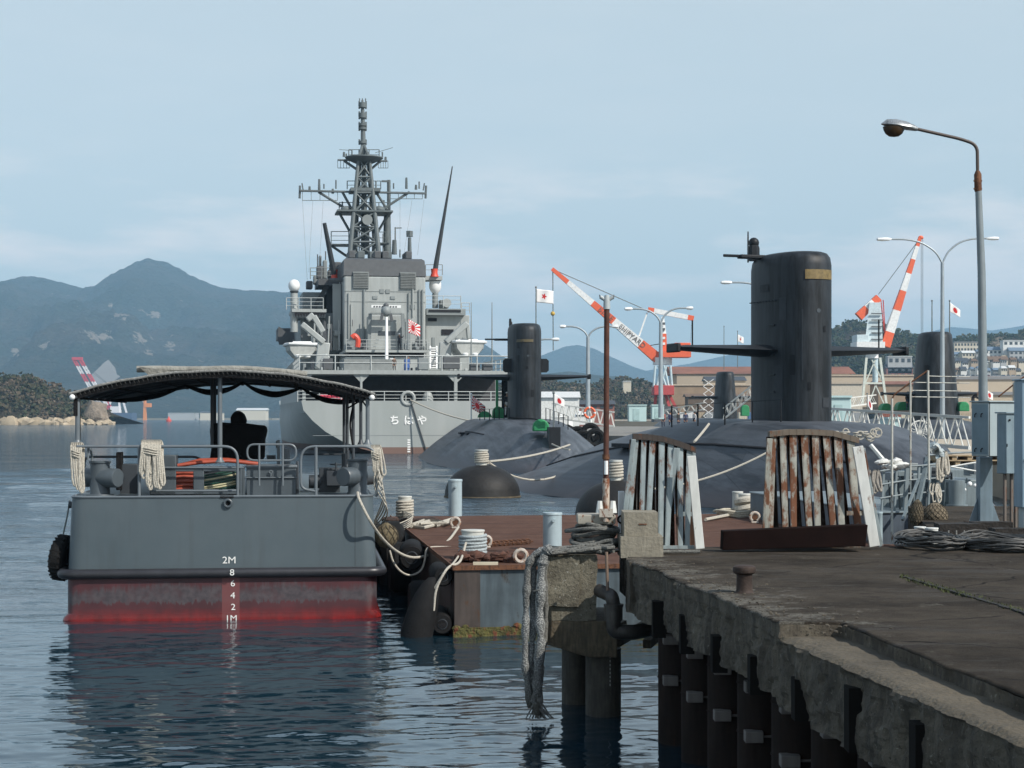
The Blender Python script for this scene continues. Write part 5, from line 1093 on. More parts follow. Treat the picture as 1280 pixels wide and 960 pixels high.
for i in range(6): MB().box(q(1087,0)[0], q(1101,0)[0], -2.3, -2, q(0,392+i*8)[2], q(0,393.2+i*8)[2]).o('tower_ring', shipd, C2, smooth=False)
for px in (1101,1104): MB().cyl(q(px,375), q(1107,428), fr.w(.7), n=5).o('back_stay', M('stay red', (.5,.06,.05), .5), C2)
MB().box(q(1067,0)[0], q(1102,0)[0], -4, 4, q(0,436)[2], q(0,428)[2]).o('slewing_deck', cw, C2, smooth=False); MB().box(q(1068,0)[0], q(1083,0)[0], -3, 3, q(0,428)[2], q(0,419)[2]).o('machine_house', M('crane ice white', (.50,.58,.60), .5), C2, bevel=.1)
MB().cyl(q(1090,448), q(1090,436), fr.w(8), n=16).o('turntable', cw, C2)
mb_ = M('crane cream leg', (.60,.62,.54), .5)
for yy in (-3, 3):
    for a, b2, w_ in (((1083,447),(1078,505),2.8),((1100,447),(1108,505),2.8),((1094,450),(1082,478),1.3),((1090,450),(1104,478),1.3),((1095,480),(1086,505),1.3),((1094,480),(1105,505),1.3)): MB().beam(q(*a,yy), q(*b2,yy), fr.w(w_)).o('portal_leg', mb_, C2, smooth=False)
    MB().beam(q(1080,479,yy), q(1104,479,yy), fr.w(2.2)).o('portal_beam', mb_, C2, smooth=False)
MB().cyl(q(1094,480), q(1094,447), fr.w(3.5), n=12).o('centre_column', cb, C2)
r = thing('lattice_tower', 'thin white lattice tower left of the farthest sail', 'tower', (P(885,0,330).x, 330, 2.4)); w_ = 1.1
for x in (-w_, w_):
    for y in (-w_, w_): MB().beam((x,y,0),(x*.7,y*.7,(2.4-CH-(457-HY)/F*330)*-1), .16).o('tower_leg', cw, r)
mb = MB(); H_ = 8.3
for i in range(6):
    for sx in (-1, 1): mb.beam((sx*w_*.9,-w_*.9,i*H_/6), (-sx*w_*.85,-w_*.9,(i+1)*H_/6), .1)
mb.o('bracing', cw, r)
# ---------------- lamps ----------------
def dlamp(label, px, pt, pb, D, heads, arcp=22):
    """double mast lamp: pole px from pb to fork pt; heads: list of (px,py)"""
    f = Frame(px, D); zb = CH-(pb-HY)/F*D; f.z0 = zb; r = thing('mast_lamp', label, 'lamp', (f.X, D, zb), 0, 'double armed lamps on the piers')
    zt_ = f.z(pt); MB().tube([(0,0,0),(0,0,zt_)], [f.w(3.3),f.w(2.2)], 10).o('pole', polem, r)
    for hx, hy in heads:
        h = Vector(f.p(hx, hy)); sg = 1 if hx > px else -1; L_ = abs(h.x)
        pts = [Vector((0,0,zt_-.05)), Vector((sg*L_*.12,0,zt_+ (h.z-zt_)*.45)), Vector((sg*L_*.38,0,zt_+(h.z-zt_)*.85)), Vector((sg*L_*.68,0,zt_+(h.z-zt_)*1.0)), h]
        ar = MB().tube(bend(pts, L_*.2, 4), f.w(1.2), 8).o('arm', polem, r)
        hl = L_*.26
        MB().loft([[(h.x+sg*hl*t, y*f.w(3.2)*k, h.z+z*f.w(2.6)*k-.0) for y, z in ((-1,-.2),(-.6,.8),(.6,.8),(1,-.2),(.5,-.9),(-.5,-.9))] for t, k in ((-.1,.35),(.15,.85),(.6,1),(.95,.8),(1.02,.3))]).o('lamp_head', lampw, r)
    return r
dlamp('tall double armed white lamp in front of the tapered sail', 1178, 328, 548, 96, [(1113,299),(1234,298)])
dlamp('double armed lamp standing in front of the red crane', 826, 403, 522, 160, [(790,386),(858,385)])
dlamp('double armed lamp with life ring at its foot, right of the first sail', 735, 421, 530, 150, [(707,408),(765,408)])
dlamp('lamp mostly hidden behind the first sail with one arm out to the right', 655, 440, 520, 165, [(690,424)])
dlamp('lamp hidden behind the nearest sail with one arm out to the left', 964, 372, 520, 120, [(914,353)])
# near pole lamp
fr = Frame(1230, 26.5); zb = CH-(652-HY)/F*26.5; fr.z0 = zb
r = thing('quay_lamp', 'tall near steel lamp post with black bowl head bending left, top right', 'lamp', (fr.X, 26.5, zb))
MB().tube([fr.p(1231,652), fr.p(1227,340), fr.p(1223,238)], [fr.w(6.5),fr.w(5),fr.w(4)], 14).o('pole', M('near pole steel', (.20,.235,.25), .45, var=.15, vs=3, dirt=.15, rust=.08), r)
MB().tube([fr.p(1222.8,241), fr.p(1222.6,238), fr.p(1222.2,218), fr.p(1222,213.5)], [fr.w(3.2),fr.w(4.6),fr.w(4.6),fr.w(2.5)], 12).o('rusty_sleeve', rustm, r)
MB().tube(bend([fr.p(1222,216), fr.p(1221.5,181), fr.p(1202,174), fr.p(1145,161)], .55, 10), fr.w(2.1), 10).o('arm', M('arm dark brown', (.06,.045,.038), .5), r)
for py in (226, 236): MB().cyl(fr.p(1217,py,-.02), fr.p(1227.5,py,-.02), .012, n=6).o('bolt', rustm, r)
h0 = Vector(fr.p(1146,161)); h1 = Vector(fr.p(1101.5,155)); d_ = (h1-h0)
def hring(t, w_, up, dn):
    c = h0+d_*t; return [(c.x, c.y+w_*y, c.z+(up if z > 0 else dn)*abs(z)*(1 if z > 0 else -1)) for y, z in ((-1,0),(-.8,.6),(-.35,1),(.35,1),(.8,.6),(1,0),(.8,-.6),(.35,-1),(-.35,-1),(-.8,-.6))]
u = fr.w(1)
MB().loft([hring(-.02,u*2.5,u*2.5,u*2.5), hring(.06,u*4,u*4,u*3), hring(.3,u*9,u*7,u*3), hring(.6,u*11,u*8,u*2.5), hring(.85,u*9,u*6.5,u*2), hring(1,u*1.5,u*.6,u*.6)]).o('lamp_head', M('lamp head aluminium', (.42,.44,.44), .3, metal=.6, var=.3, vs=9, dirt=.4), r)
c = h0+d_*.62; MB().lathe([(u*1,-u*14),(u*6,-u*13.2),(u*10.5,-u*10),(u*13,-u*5.5),(u*14,-u*1.2)], (c.x-u*1, c.y, c.z), 24, (1,.72)).o('lamp_bowl', M('brown lamp bowl', (.05,.03,.015), .15), r)

# ---------------- domes (mooring floats) in the water ----------------
def dome(label, px, pt, pb, pxw, D, bpx, bt):
    f = Frame(px, D); r = thing('mooring_float', label, 'mooring float', (f.X, D, 0), 0, 'black domed mooring floats'); R_ = f.w(pxw)/2; H = f.z(pt)
    MB().lathe([(R_*1.0,-.5),(R_,-.05),(R_*1.015,.05),(R_*1.0,.14)]+[(R_*math.cos(R(a))**.9, .14+(H-.14)*math.sin(R(a))) for a in range(8,86,6)]+[(.05,H)], (0,0,0), 40).o('dome', M('float black rubber', (.016,.015,.014), .6, spec=.3, var=.35, vs=2.5, dirt=.2, bump=.1, bs=8), r)
    MB().lathe([(R_*1.02,0.02),(R_*1.03,.08),(R_*1.0,.1)], (0,0,0), 40).o('waterline_band', M('weathered tan band', (.11,.085,.05), .9, var=.5, vs=3), r)
    x = f.lx(bpx); z0 = H-.15; z1 = f.z(bt); rr = f.w(8)
    b_ = MB().lathe([(rr*1.2,0),(rr*.85,.06),(rr*.85,(z1-z0)*.9),(rr*1.05,(z1-z0)*.93),(rr*1.05,(z1-z0))], (x,0,z0), 16).o('bollard', M('bollard off white', (.48,.48,.44), .5, var=.15, vs=5, rust=.2), r)
    tag(MB().tube([(x+math.cos(t*.5)*rr*(1.0+.06*math.sin(t*2)), math.sin(t*.5)*rr, z0+.22+(z1-z0-.34)*t/62) for t in range(63)], .05, 6).o('mooring_rope_turns', rope), 'white rope wound on the %s' % ('bollard of the left mooring float' if px < 700 else 'bollard of the float behind the rusty pole'), 'rope', loc=r.location)
    return r, x, z0, z1
A1, ax, az0, az1 = dome('black domed mooring float in open water left of centre', 603, 581, 622, 94, 77, 602, 562)
A2, bx, bz0, bz1 = dome('black domed mooring float half hidden by the rusty pole', 775, 600, 650, 112, 61, 770, 575)
def line(label, a, b, s, r_=.04, m_=None, mid=None):
    a = Vector(a); b = Vector(b); o = MB().tube([p-a for p in (sag(a,b,s) if not mid else bend([a]+[Vector(q) for q in mid]+[b], 5, 8))], r_, 6).o('mooring_line', m_ or rope); return tag(o, label, 'mooring line', loc=a)
line('white mooring line from the left float up to the first submarine rudder', P(612,577,77), P(712,556,108), .15, .06)
line('slack white line dipping to the water between left float and nearest submarine', P(612,579,77), P(745,560,84), 1.1, .05)
line('pale mooring line crossing the flank of the nearest submarine behind the left steel stand', P(776,613,61), P(958,566,62), .35, .035)
line('short white line slanting on the back of the nearest submarine', P(868,552,66), P(886,530,70), .02, .05)
line('white line from the rudder of the first submarine to the stone pier', P(690,555,109), P(712,562,100), .05, .05)
# ---------------- pontoon ----------------
pa = R(7.9); ux, uy = math.cos(pa), math.sin(pa); vx, vy = -uy, ux
PX, PY, PZ = -.92, 27.9, 1.13
m, n, b = mat_custom('pontoon paint'); L = n.links.new
deckm = M('rusty brown deck', (.075,.036,.024), .9, spec=.15, col2=(.125,.068,.048), vs=1.7, rust=.2, rcol=(.19,.13,.10), bump=.25, bs=12, dirt=.2)
sidem = M('pontoon side blue grey', (.075,.10,.115), .5, var=.3, vs=1.5, rust=.3, rcol=(.04,.035,.03), dirt=.35)
sidebr = M('pontoon side brown', (.055,.042,.036), .6, var=.3, vs=2, rust=.3, rcol=(.08,.04,.02), dirt=.3)
growth = M('waterline rust and weed', (.075,.07,.02), .95, var=.7, vs=6, rust=.5, rcol=(.12,.035,.015), bump=1, bs=25)
pon = thing('pontoon', 'large rusty brown decked pontoon behind the concrete dolphin', 'pontoon', (PX,PY,0), pa)
LW, LL = 9.5, 14.5
MB().box(0, LW, 0, LL, PZ-.03, PZ).o('deck', deckm, pon, bevel=.01); MB().box(.01, .42, .01, .5, -.5, PZ-.032).o('corner_plate', sidebr, pon, smooth=False)
MB().box(.421, LW-.01, .03, LL-.01, -.5, PZ-.032).o('hull', sidem, pon, smooth=False); MB().box(.0, .421, .5, LL-.01, -.5, PZ-.032).o('side_hull', sidebr, pon, smooth=False)
MB().box(-.03, LW+.02, -.03, LL+.02, PZ-.002, PZ+.02).v
mb = MB(); mb.box(-.02,LW,-.025,.0,PZ-.05,PZ+.025); mb.box(-.025,0,0,LL,PZ-.05,PZ+.025); mb.o('deck_rim', rustm, pon, smooth=False)
g = MB(); rg = random.Random(4)
for i in range(90):
    x = rg.uniform(0,3.5); g.ball((x, -.02, rg.uniform(-.05,.2)), rg.uniform(.02,.07), 6, (1.2,.6,.8), 4)
g.box(-.015, LW, -.035, .01, -.3, .17); g.o('waterline_growth', growth, pon, smooth=False)
def pw(lx_, ly_, z=PZ): return Vector((PX+ux*lx_+vx*ly_, PY+uy*lx_+vy*ly_, z))
def pd(px, py, z=PZ): x, y = gp(px, py, z); return Vector((x, y, z))
for i in range(3): 
    MB().box(0.1, LW-.1, 3.6+i*3.8, 3.63+i*3.8, PZ, PZ+.006).o('deck_weld_seam', M('weld seam', (.06,.035,.03), .9), pon, smooth=False)
bollm = M('bollard off white', (.48,.48,.44), .5, var=.15, vs=5, rust=.2)
def bitt(label, px, pt, pb, wpx, mat, D=None, z=PZ, turns=0, studs=False, ropemat=None, cap=True, name='bollard', grp=None):
    p = pd(px, pb, z) if D is None else Vector((P(px,0,D).x, D, z)); sc = p.y/F; h = (pb-pt)*sc; rr = wpx*sc/2
    r = thing(name, label, 'bollard', p, 0, grp)
    MB().lathe([(rr*.94,0),(rr*.94,h*.93),(rr,h*.94),(rr,h*.985),(rr*.97,h)], n=20).o('post', mat, r)
    if studs: MB().cyl((rr*.1,-rr*.9,h*.8),(rr*.1,-rr*1.35,h*.8), rr*.16, n=10).o('peg', mat, r)
    if turns:
        n_ = turns*16; o = MB().tube([(math.cos(i/16*6.283)*(rr+.015), math.sin(i/16*6.283)*(rr+.015), h*.12+h*.68*i/n_+.006*math.sin(i)) for i in range(n_+1)], h*.68/turns*.52, 7).o('rope_turns', ropemat or rope)
        tag(o, 'rope wound round the '+' '.join(label.split()[:12]), 'rope', loc=p)
    return r
bitt('white capped bollard nearest the launch with rope turns', 506, 620, 650, 18, bollm, turns=6)
bitt('big rope wound bollard at the near corner of the pontoon', 591, 661, 697, 30, bollm, D=29.6, turns=6, ropemat=M('blue grey rope', (.33,.37,.38), .9, var=.3, vs=40, bump=.8, bs=60))
bitt('pale blue post at the far edge of the pontoon left of centre', 569, 599, 645, 18, pale, studs=True, name='mooring_post')
bitt('pale blue post behind the concrete dolphin', 690.5, 640, 687, 25, pale, D=31.5, studs=True, name='mooring_post')
bitt('short white double bollard left post near the middle of the pontoon', 922, 614, 643, 14, bollm, D=43, turns=0); bitt('short white double bollard right post near the middle of the pontoon', 931, 615, 643, 17, bollm, D=42.4, turns=2)
def ringcleat(label, px, py, s, D, mat, z=PZ):
    p = Vector((P(px,0,D).x, D, z)); u = s*.62*D/F; r = thing('fairlead', label, 'fairlead', p)
    MB().tube(arc((0,0,u*1.15), u*.8, -60, 240, 14), u*.3, 8).o('ring', mat, r); MB().cyl((0,-u*.25,u*1.1),(0,u*.25,u*1.1), u*.5, n=12).o('roller', rustm, r); MB().box(-u*.7,u*.7,-u*.4,u*.4,0,u*.35).o('base', mat, r, bevel=.01)
hookm = M('hook white rust', (.42,.38,.33), .6, rust=.5, vs=12, rcol=(.25,.09,.03))
ringcleat('white fairlead between the launch and the rope wound bollard', 569, 0, 11, 37.6, hookm); ringcleat('rusty white fairlead right of the rope wound bollard', 608, 0, 12, 32, hookm); ringcleat('white fairlead left of the right steel stand', 943.5, 0, 11, 39.5, hookm)
# rags, chain, plank, ropes
mb = MB(); rg = random.Random(9)
for i in range(26):
    mb.ball((rg.uniform(-.25,.75), rg.uniform(-.15,.2), rg.uniform(.03,.17)*(1 if i < 14 else .6)), rg.uniform(.05,.12), 7, (1.3,1,.7), 5)
for q_ in range(len(mb.v)): v = Vector(mb.v[q_]); mb.v[q_] = tuple(v+Vector((noise.noise(v*9), noise.noise(v*9+Vector((5,0,0))), noise.noise(v*9+Vector((0,5,0)))))*.05)
tag(mb.o('chafing_rags', M('reddish brown rags', (.07,.03,.02), .95, var=.6, vs=9, rust=.3, rcol=(.2,.13,.09)), smooth=False), 'bundle of reddish brown rags heaped at the foot of the rope wound bollard', 'rags', loc=Vector((P(597,0,28.9).x, 28.9, PZ)))
tag(MB().box(-.2,.2,-.04,.05,0,.045).o('plank', M('cream plank', (.5,.45,.34), .8)), 'short cream plank on the front edge of the pontoon', 'plank', loc=Vector((P(607,0,28.3).x, 28.3, PZ+.002)))
tag(MB().tube(arc((0,0,.1), .1, 0, 360, 12)[:-1], .035, 7, closed=True).o('shackle', hookm), 'white iron ring standing on the pontoon edge right of the plank', 'shackle', loc=Vector((P(651,0,28.6).x, 28.6, PZ+.02)))
mb = MB(); a = pd(603,684); b_ = pd(662,680)
for i in range(22):
    c = (b_-a)*(i/21); k = len(mb.v); pts = arc((0,0,0), .045, 0, 360, 10, 'xy' if i % 2 else 'xz')[:-1]
    mb.tube([(c.x+x*1.5, c.y+y, .05+z+c.z) for x, y, z in pts], .014, 6, closed=True)
tag(mb.o('chain', rustm), 'rusty chain lying across the pontoon deck', 'chain', loc=a)
a = pd(505,658); o = MB().tube([p-a for p in (pd(505,659)+Vector((0,0,.03)), pd(530,662)+Vector((0,0,.04)), pd(548,658)+Vector((0,0,.05)), pd(566,655)+Vector((0,0,.12)))], .04, 7).o('rope', rope); tag(o, 'white rope laid along the pontoon from its left edge to the fairlead', 'rope', loc=a)
mb = MB(); 
for i in range(7):
    o_ = Vector((rg.uniform(-.1,.1), rg.uniform(-.2,.2), rg.uniform(.02,.1))); mb.tube([p-a+o_ for p in (pd(520,660), pd(535,656+rg.uniform(-2,3)), pd(552,659+rg.uniform(-3,2)), pd(562,655))], .03, 6)
tag(mb.o('rope', rope), 'tangled heap of white rope beside the left fairlead on the pontoon', 'rope', loc=a)
mb = MB()
for i in range(16): x = rg.uniform(-.5,.6); mb.ball((x, rg.uniform(-.2,.2), .05), rg.uniform(.05,.13), 7, (1.4,1,.6), 5)
tag(mb.o('net_heap', M('dark brown net', (.04,.025,.02), .95, var=.5, vs=10), smooth=False), 'dark brown net heap round the foot of the bollard nearest the launch', 'net', loc=pd(510,653))
mb = MB()
for k_ in range(3): mb.tube([(math.cos(t*.45)*(.42+.08*k_)*(1+.1*math.sin(t)), math.sin(t*.45)*.4, .05+.05*k_+.02*math.sin(t*1.7)) for t in range(15)], .035, 6)
tag(mb.o('rope_coil', M('cream rope', (.42,.38,.30), .95, var=.3, vs=30)), 'cream rope coiled round the middle bollards of the pontoon', 'rope', loc=Vector((P(925,0,42).x, 42, PZ)))
line('white mooring rope lying from middle bollards towards the left stand', Vector((P(915,0,42).x,42,PZ+.06)), Vector((P(882,0,40).x,40,PZ+.05)), .0, .04)
# pontoon side fenders and tyres
def vt(p, r_, w_, label, name='tyre', grp='tyres along the pontoon side', n_=20, face=0):
    o = MB().lathe([(r_*.55,-w_/2),(r_*.85,-w_/2),(r_,-w_*.3),(r_,w_*.3),(r_*.85,w_/2),(r_*.55,w_/2),(r_*.5,0)], n=n_); 
    vs = [(z, y, x) for x, y, z in o.v]; o.v = vs
    ob = o.o(name, tyrem); tag(ob, label, 'tyre', grp, loc=p); ob.rotation_euler = (0,0,pa+face); return ob
def cylf(label, p0, p1, r_, hole=True, name='cylinder_fender', m_=None):
    a = Vector(p0); b_ = Vector(p1)-a; r = thing(name, label, 'fender', a); d = b_.normalized()
    MB().tube([d*0, d*.05, b_-d*.05, b_], [r_*.85,r_,r_,r_*.85], 20).o('body', m_ or rubber, r)
    if hole: MB().tube([d*-.012, d*.02], [r_*.42]*2, 14).o('bore', black, r); MB().tube(arc((0,0,0), r_*.45, 0, 360, 16)[:-1], r_*.05, 6, closed=True).o('bore_rim', navyd, r)
    return r
big = thing('sheet_fender', 'big round topped black rubber fender leaning on the near corner of the pontoon', 'fender', pw(-.55,.1,0))
MB().tube([(-.08,0,-.3),(-.03,0,.1),(.05,0,.4),(.13,.02,.65),(.19,.03,.82),(.23,.04,.92),(.25,.04,.96)], [.24,.26,.24,.2,.15,.09,.02], 22).o('body', rubber, big)
cylf('small round ended black fender high at the pontoon corner', pw(-.16,.1,.97), pw(-.14,1.2,.97), .16); cylf('small round ended black fender low at the pontoon corner', pw(-.18,.05,.22), pw(-.14,1.2,.25), .17)
cylf('round ended black fender half way along the pontoon side', pw(-.3,4.6,.92), pw(-.2,5.8,.95), .24)
vt(pw(-.35,9.2,.55), .78, .5, 'upright black tyre between launch and pontoon, nearest the camera of the standing pair'); vt(pw(-.75,10.2,.5), .8, .5, 'upright black tyre tucked against the launch behind the standing one'); vt(pw(-.35,6.9,.55), .5, .4, 'low black tyre against the pontoon side')
vt(pw(-.3,3.0,.25), .4, .35, 'small black tyre near the water at the pontoon side'); vt(pw(-.3,7.9,.15), .5, .35, 'black tyre awash beside the pontoon under the standing tyres')
# ---------------- launch ----------------
LF = Frame(279, 30.1, 6.6, 0); lp_ = LF.p; LX = LF.lx; LZ = LF.z
launch = thing('service_launch', 'dark grey flat sterned launch with arched canopy and red waterline, left foreground', 'boat', LF.loc(), LF.a)
def hl(z, hw, yb=13.5, rad=.24, st=0.0):
    o = []; n_ = 7
    for i in range(n_): a = R(180+90*i/(n_-1)); o.append((-hw+rad+rad*math.cos(a), st+rad+rad*math.sin(a), z))
    for i in range(n_): a = R(270+90*i/(n_-1)); o.append((hw-rad+rad*math.cos(a), st+rad+rad*math.sin(a), z))
    for y, k in ((3,1),(6,1),(8.5,.98),(10.5,.85),(12,.6),(13,.3)): o.append((hw*k, y, z))
    o.append((0, yb, z))
    for y, k in ((13,.3),(12,.6),(10.5,.85),(8.5,.98),(6,1),(3,1)): o.append((-hw*k, y, z))
    return o
m, n, b = mat_custom('launch hull paint'); L = n.links.new
t = n.nodes.new('ShaderNodeTexCoord'); sp = n.nodes.new('ShaderNodeSeparateXYZ'); L(t.outputs['Object'], sp.inputs[0])
def nn(sc, st=(1,1,1), det=8, ro=.65, loc=(0,0,0)):
    mp = n.nodes.new('ShaderNodeMapping'); mp.inputs['Scale'].default_value = st; mp.inputs['Location'].default_value = loc; L(t.outputs['Object'], mp.inputs[0])
    z_ = n.nodes.new('ShaderNodeTexNoise'); z_.inputs['Scale'].default_value = sc; z_.inputs['Detail'].default_value = det; z_.inputs['Roughness'].default_value = ro; L(mp.outputs[0], z_.inputs['Vector']); return z_.outputs[0]
def mr(v, a, b_, c=0, d=1):
    q = n.nodes.new('ShaderNodeMapRange'); q.inputs['From Min'].default_value = a; q.inputs['From Max'].default_value = b_; q.inputs['To Min'].default_value = c; q.inputs['To Max'].default_value = d; L(v, q.inputs[0]); return q.outputs[0]
def ma(op, a, b_=None, c=None):
    q = n.nodes.new('ShaderNodeMath'); q.operation = op
    for i, z_ in enumerate((a, b_, c)):
        if z_ is None: continue
        if isinstance(z_, (int, float)): q.inputs[i].default_value = z_
        else: L(z_, q.inputs[i])
    return q.outputs[0]
def mixc(f, a, b_):
    q = n.nodes.new('ShaderNodeMixRGB')
    if isinstance(f, (int, float)): q.inputs['Fac'].default_value = f
    else: L(f, q.inputs['Fac'])
    for s_, z_ in (('Color1', a), ('Color2', b_)):
        if isinstance(z_, tuple): q.inputs[s_].default_value = (*z_, 1)
        else: L(z_, q.inputs[s_])
    return q.outputs[0]
Zc = sp.outputs['Z']
grey = mixc(mr(nn(.6), .35, .65), (.060,.082,.094), (.078,.100,.112))
grey = mixc(mr(nn(5, (1,1,.1)), .52, .72, 0, .4), grey, (.05,.058,.062)); grey = mixc(mr(nn(11, (1,1,.05), 8, .75, (3,0,0)), .66, .70, 0, .35), grey, (.12,.09,.07)); grey = mixc(mr(nn(22, (.15,1,1.5), 5, .8, (0,4,0)), .68, .71, 0, .5), grey, (.14,.15,.155))
lowred = mixc(mr(nn(1.5, (1,1,.6)), .35, .65), (.045,.014,.017), (.075,.020,.024))
scuff = mixc(mr(nn(8), .4, .6), (.042,.036,.042), (.072,.062,.067))
jag = ma('ADD', Zc, ma('MULTIPLY', ma('SUBTRACT', nn(14, (1,1,.12), 6, .75), .5), .42))
jag2 = ma('ADD', jag, ma('MULTIPLY', ma('SUBTRACT', nn(1.1, (1,1,1), 4), .5), .5))
sc_lo = mr(jag, .34, .355); sc_hi = mr(jag2, .56, .66, 1, 0)
col = mixc(ma('MULTIPLY', ma('MULTIPLY', sc_lo, sc_hi), mr(nn(3), .3, .5, .35, .95)), lowred, scuff)
brightr = mixc(mr(nn(6, (1,1,.5)), .35, .65), (.12,.009,.008), (.27,.013,.011))
col = mixc(mr(ma('ADD', Zc, ma('MULTIPLY', ma('SUBTRACT', nn(5), .5), .14)), -.04, .26, 1, 0), col, brightr)
bandx = ma('MULTIPLY', ma('GREATER_THAN', sp.outputs['X'], LX(277.5)), ma('LESS_THAN', sp.outputs['X'], LX(299.5)))
col = mixc(ma('MULTIPLY', bandx, .8), col, (.15,.045,.045))
isred = mr(ma('ADD', Zc, ma('MULTIPLY', ma('SUBTRACT', nn(9), .5), .02)), .86, .875, 1, 0)
col = mixc(isred, grey, col)
L(col, b.inputs['Base Color']); L(mr(Zc, .05, .3, .12, .48), b.inputs['Roughness'])
bp = n.nodes.new('ShaderNodeBump'); bp.inputs['Strength'].default_value = .25; bp.inputs['Distance'].default_value = .02; L(nn(1.2), bp.inputs['Height']); L(bp.outputs[0], b.inputs['Normal'])
launchm = m
lh = MB().loft([hl(-.6,2.5), hl(-.02,2.66), hl(.05,2.72), hl(.10,2.70), hl(.17,2.63), hl(.83,2.63), hl(.9,2.62), hl(2.13,2.56), hl(2.15,2.55)]).o('hull', launchm, launch, ang=28)
rimo = [(x*1.0, y, z) for x, y, z in hl(2.15, 2.555)]
MB().tube(rimo, .022, 6, closed=True).o('deck_edge', railg, launch)
MB().tube([(x, y-.03, z) for x, y, z in hl(.845, 2.72, 13.6)], [.085]*len(hl(0,1)), 10, closed=True).o('rubbing_strake', M('strake dark', (.022,.022,.026), .38, var=.3, vs=3), launch)
wsm = M('weld seam grey', (.055,.068,.075), .5)
for x_ in (2.25,): MB().box(x_-.006, x_+.006, -.004, .01, .95, 2.12).o('weld_seam', wsm, launch, smooth=False)
whm = M('draught mark white', (.75,.75,.72), .5)
for s_, px, py, sz in (('2M',286.5,700.5,11.5),('8',290.5,715,10.5),('6',291,729.5,10.5),('4',291,744.5,10.5),('2',291.5,759,10.5),('1M',289,773,10)):
    x, y, z = lp_(px, py, 0); yy = -.006 if s_ != '8' else -.135
    o = text(s_, LF.w(sz)*1.06, whm, 'draught_mark', launch, (x, yy, z), ext=.003, label=None); o.scale = (1.12,1,1) 
x, y, z = lp_(285, 629, 0); MB().tube(arc((x,-.03,z), .062, 0, 360, 16)[:-1], .022, 8, closed=True).o('towing_eye', navy, launch); MB().cyl((x,-.01,z),(x,-.006,z), .055, n=14).o('eye_bore', black, launch)
MB().box(LX(275), LX(292), -.02, .2, LZ(622)-.005, LZ(621)+.02).o('rail_notch', black, launch, smooth=False)
dk = 2.15
def bitt2(px, cz, name='double_bitt'):
    x = LX(px, .55); y = .6; r_ = .17
    o = MB(); o.lathe([(r_*1.15,0),(r_,.05),(r_,.56),(r_*1.12,.57),(r_*1.12,.6)], (x,y,dk), 22)
    d = Vector((.80,-.58,0)); c = Vector((x,y,dk+.31)); o.tube([c-d*.42, c-d*.4, c+d*.40, c+d*.42], [.15,.165,.165,.15], 22)
    o.lathe([(.26,0),(.24,.03)], (x,y,dk), 20); return o.o(name, navy, launch, ang=45)
bitt2(124.5, 0); 
def bitt3(px):
    x = LX(px, .55); y = .6; r_ = .17; o = MB(); o.lathe([(r_*1.15,0),(r_,.05),(r_,.58),(r_*1.12,.59),(r_*1.12,.62)], (x,y,dk), 22)
    d = Vector((-.62,-.78,0)); c = Vector((x,y,dk+.32)); o.tube([c-d*.42, c-d*.4, c+d*.40, c+d*.42], [.15,.165,.165,.15], 22); return o.o('double_bitt', navy, launch, ang=45)
bitt3(447)
rl = .021
def pipe(pts, r_=rl, rad=.14, name='rail', m_=railg): return MB().tube(bend(pts, rad, 6), r_, 10).o(name, m_, launch)
y_ = .25
pipe([lp_(96,558,y_), lp_(297,558,y_), lp_(297,621,y_)], rl*1.15, .24)
for px in (174,): pipe([lp_(px,558,y_), lp_(px,621,y_)], rl*1.3)
pipe([lp_(113,558,y_+.02), lp_(113,562,y_), lp_(115,570,y_+.3), lp_(115,621,y_+.3)], rl, .05)
pipe([lp_(105,585,1.6), lp_(106,571,1.6), lp_(247,571,1.6), lp_(257,580,1.6)], rl*1.1, .1, m_=navyd)
pipe([lp_(188,584.5,.4), lp_(305,584.5,.4)], rl*.8); pipe([lp_(188,613.5,.4), lp_(296,613.5,.4)], rl*.8)
# hoop rail above hatch
c0, c1, c2, c3 = lp_(309,555.5,.5), lp_(370,555.5,.5), lp_(370,575.5,.5), lp_(309,575.5,.5)
mid = lambda a, b_: tuple((Vector(a)+Vector(b_))/2)
pts = bend([mid(c0,c1), c1, c2, c3, c0, mid(c0,c1)], .13, 6); MB().tube(pts[:-1], rl*.9, 8, closed=True).o('hoop_rail', railg, launch)
for px in (324, 353.5): pipe([lp_(px,555,.5), lp_(px,607,.48)], rl*.9, name='hoop_leg')
# starboard rail
pipe([lp_(394,614,y_), lp_(376,611,y_), lp_(376,558,y_), lp_(470,558,y_), lp_(471,621,y_)], rl*1.15, .25)
pipe([lp_(395,558,y_), lp_(395,621,y_)], rl*1.35)
pipe([lp_(378,568,2.4), lp_(430,568,2.4)], rl*.8, m_=navyd)
# lockers and hose reels
def lb(px0, px1, py0, py1, y0, dep, mat, name, par=None, bev=.012, m2=None):
    return MB().box(LX(px0,y0), LX(px1,y0), y0, y0+dep, LZ(py1,y0), LZ(py0,y0)).o(name, mat, par or launch, bevel=bev)
lb(150, 172, 580, 621, 1.3, .5, navyd, 'side_locker'); lb(188, 220, 569, 612, .9, .5, navy, 'side_locker'); lb(145,152,565,612,1.2,.3,black,'hose_roll')
hb = lb(218, 300, 583, 621, 1.15, .04, navyd, 'hose_bin_back'); 
for px0, px1, py0, py1 in ((187,301,584,589.5),(187,301,611.5,618),(241.5,255,584,618),(295,303,584,621),(187,220,584,618)): lb(px0, px1, py0, py1, .55, .07, navy, 'hose_bin_frame')
hosem = M('red hose', (.34,.07,.04), .45, var=.2, vs=6); hoseg = M('green hose', (.012,.06,.04), .4); hosec = M('cream hose', (.45,.42,.26), .5)
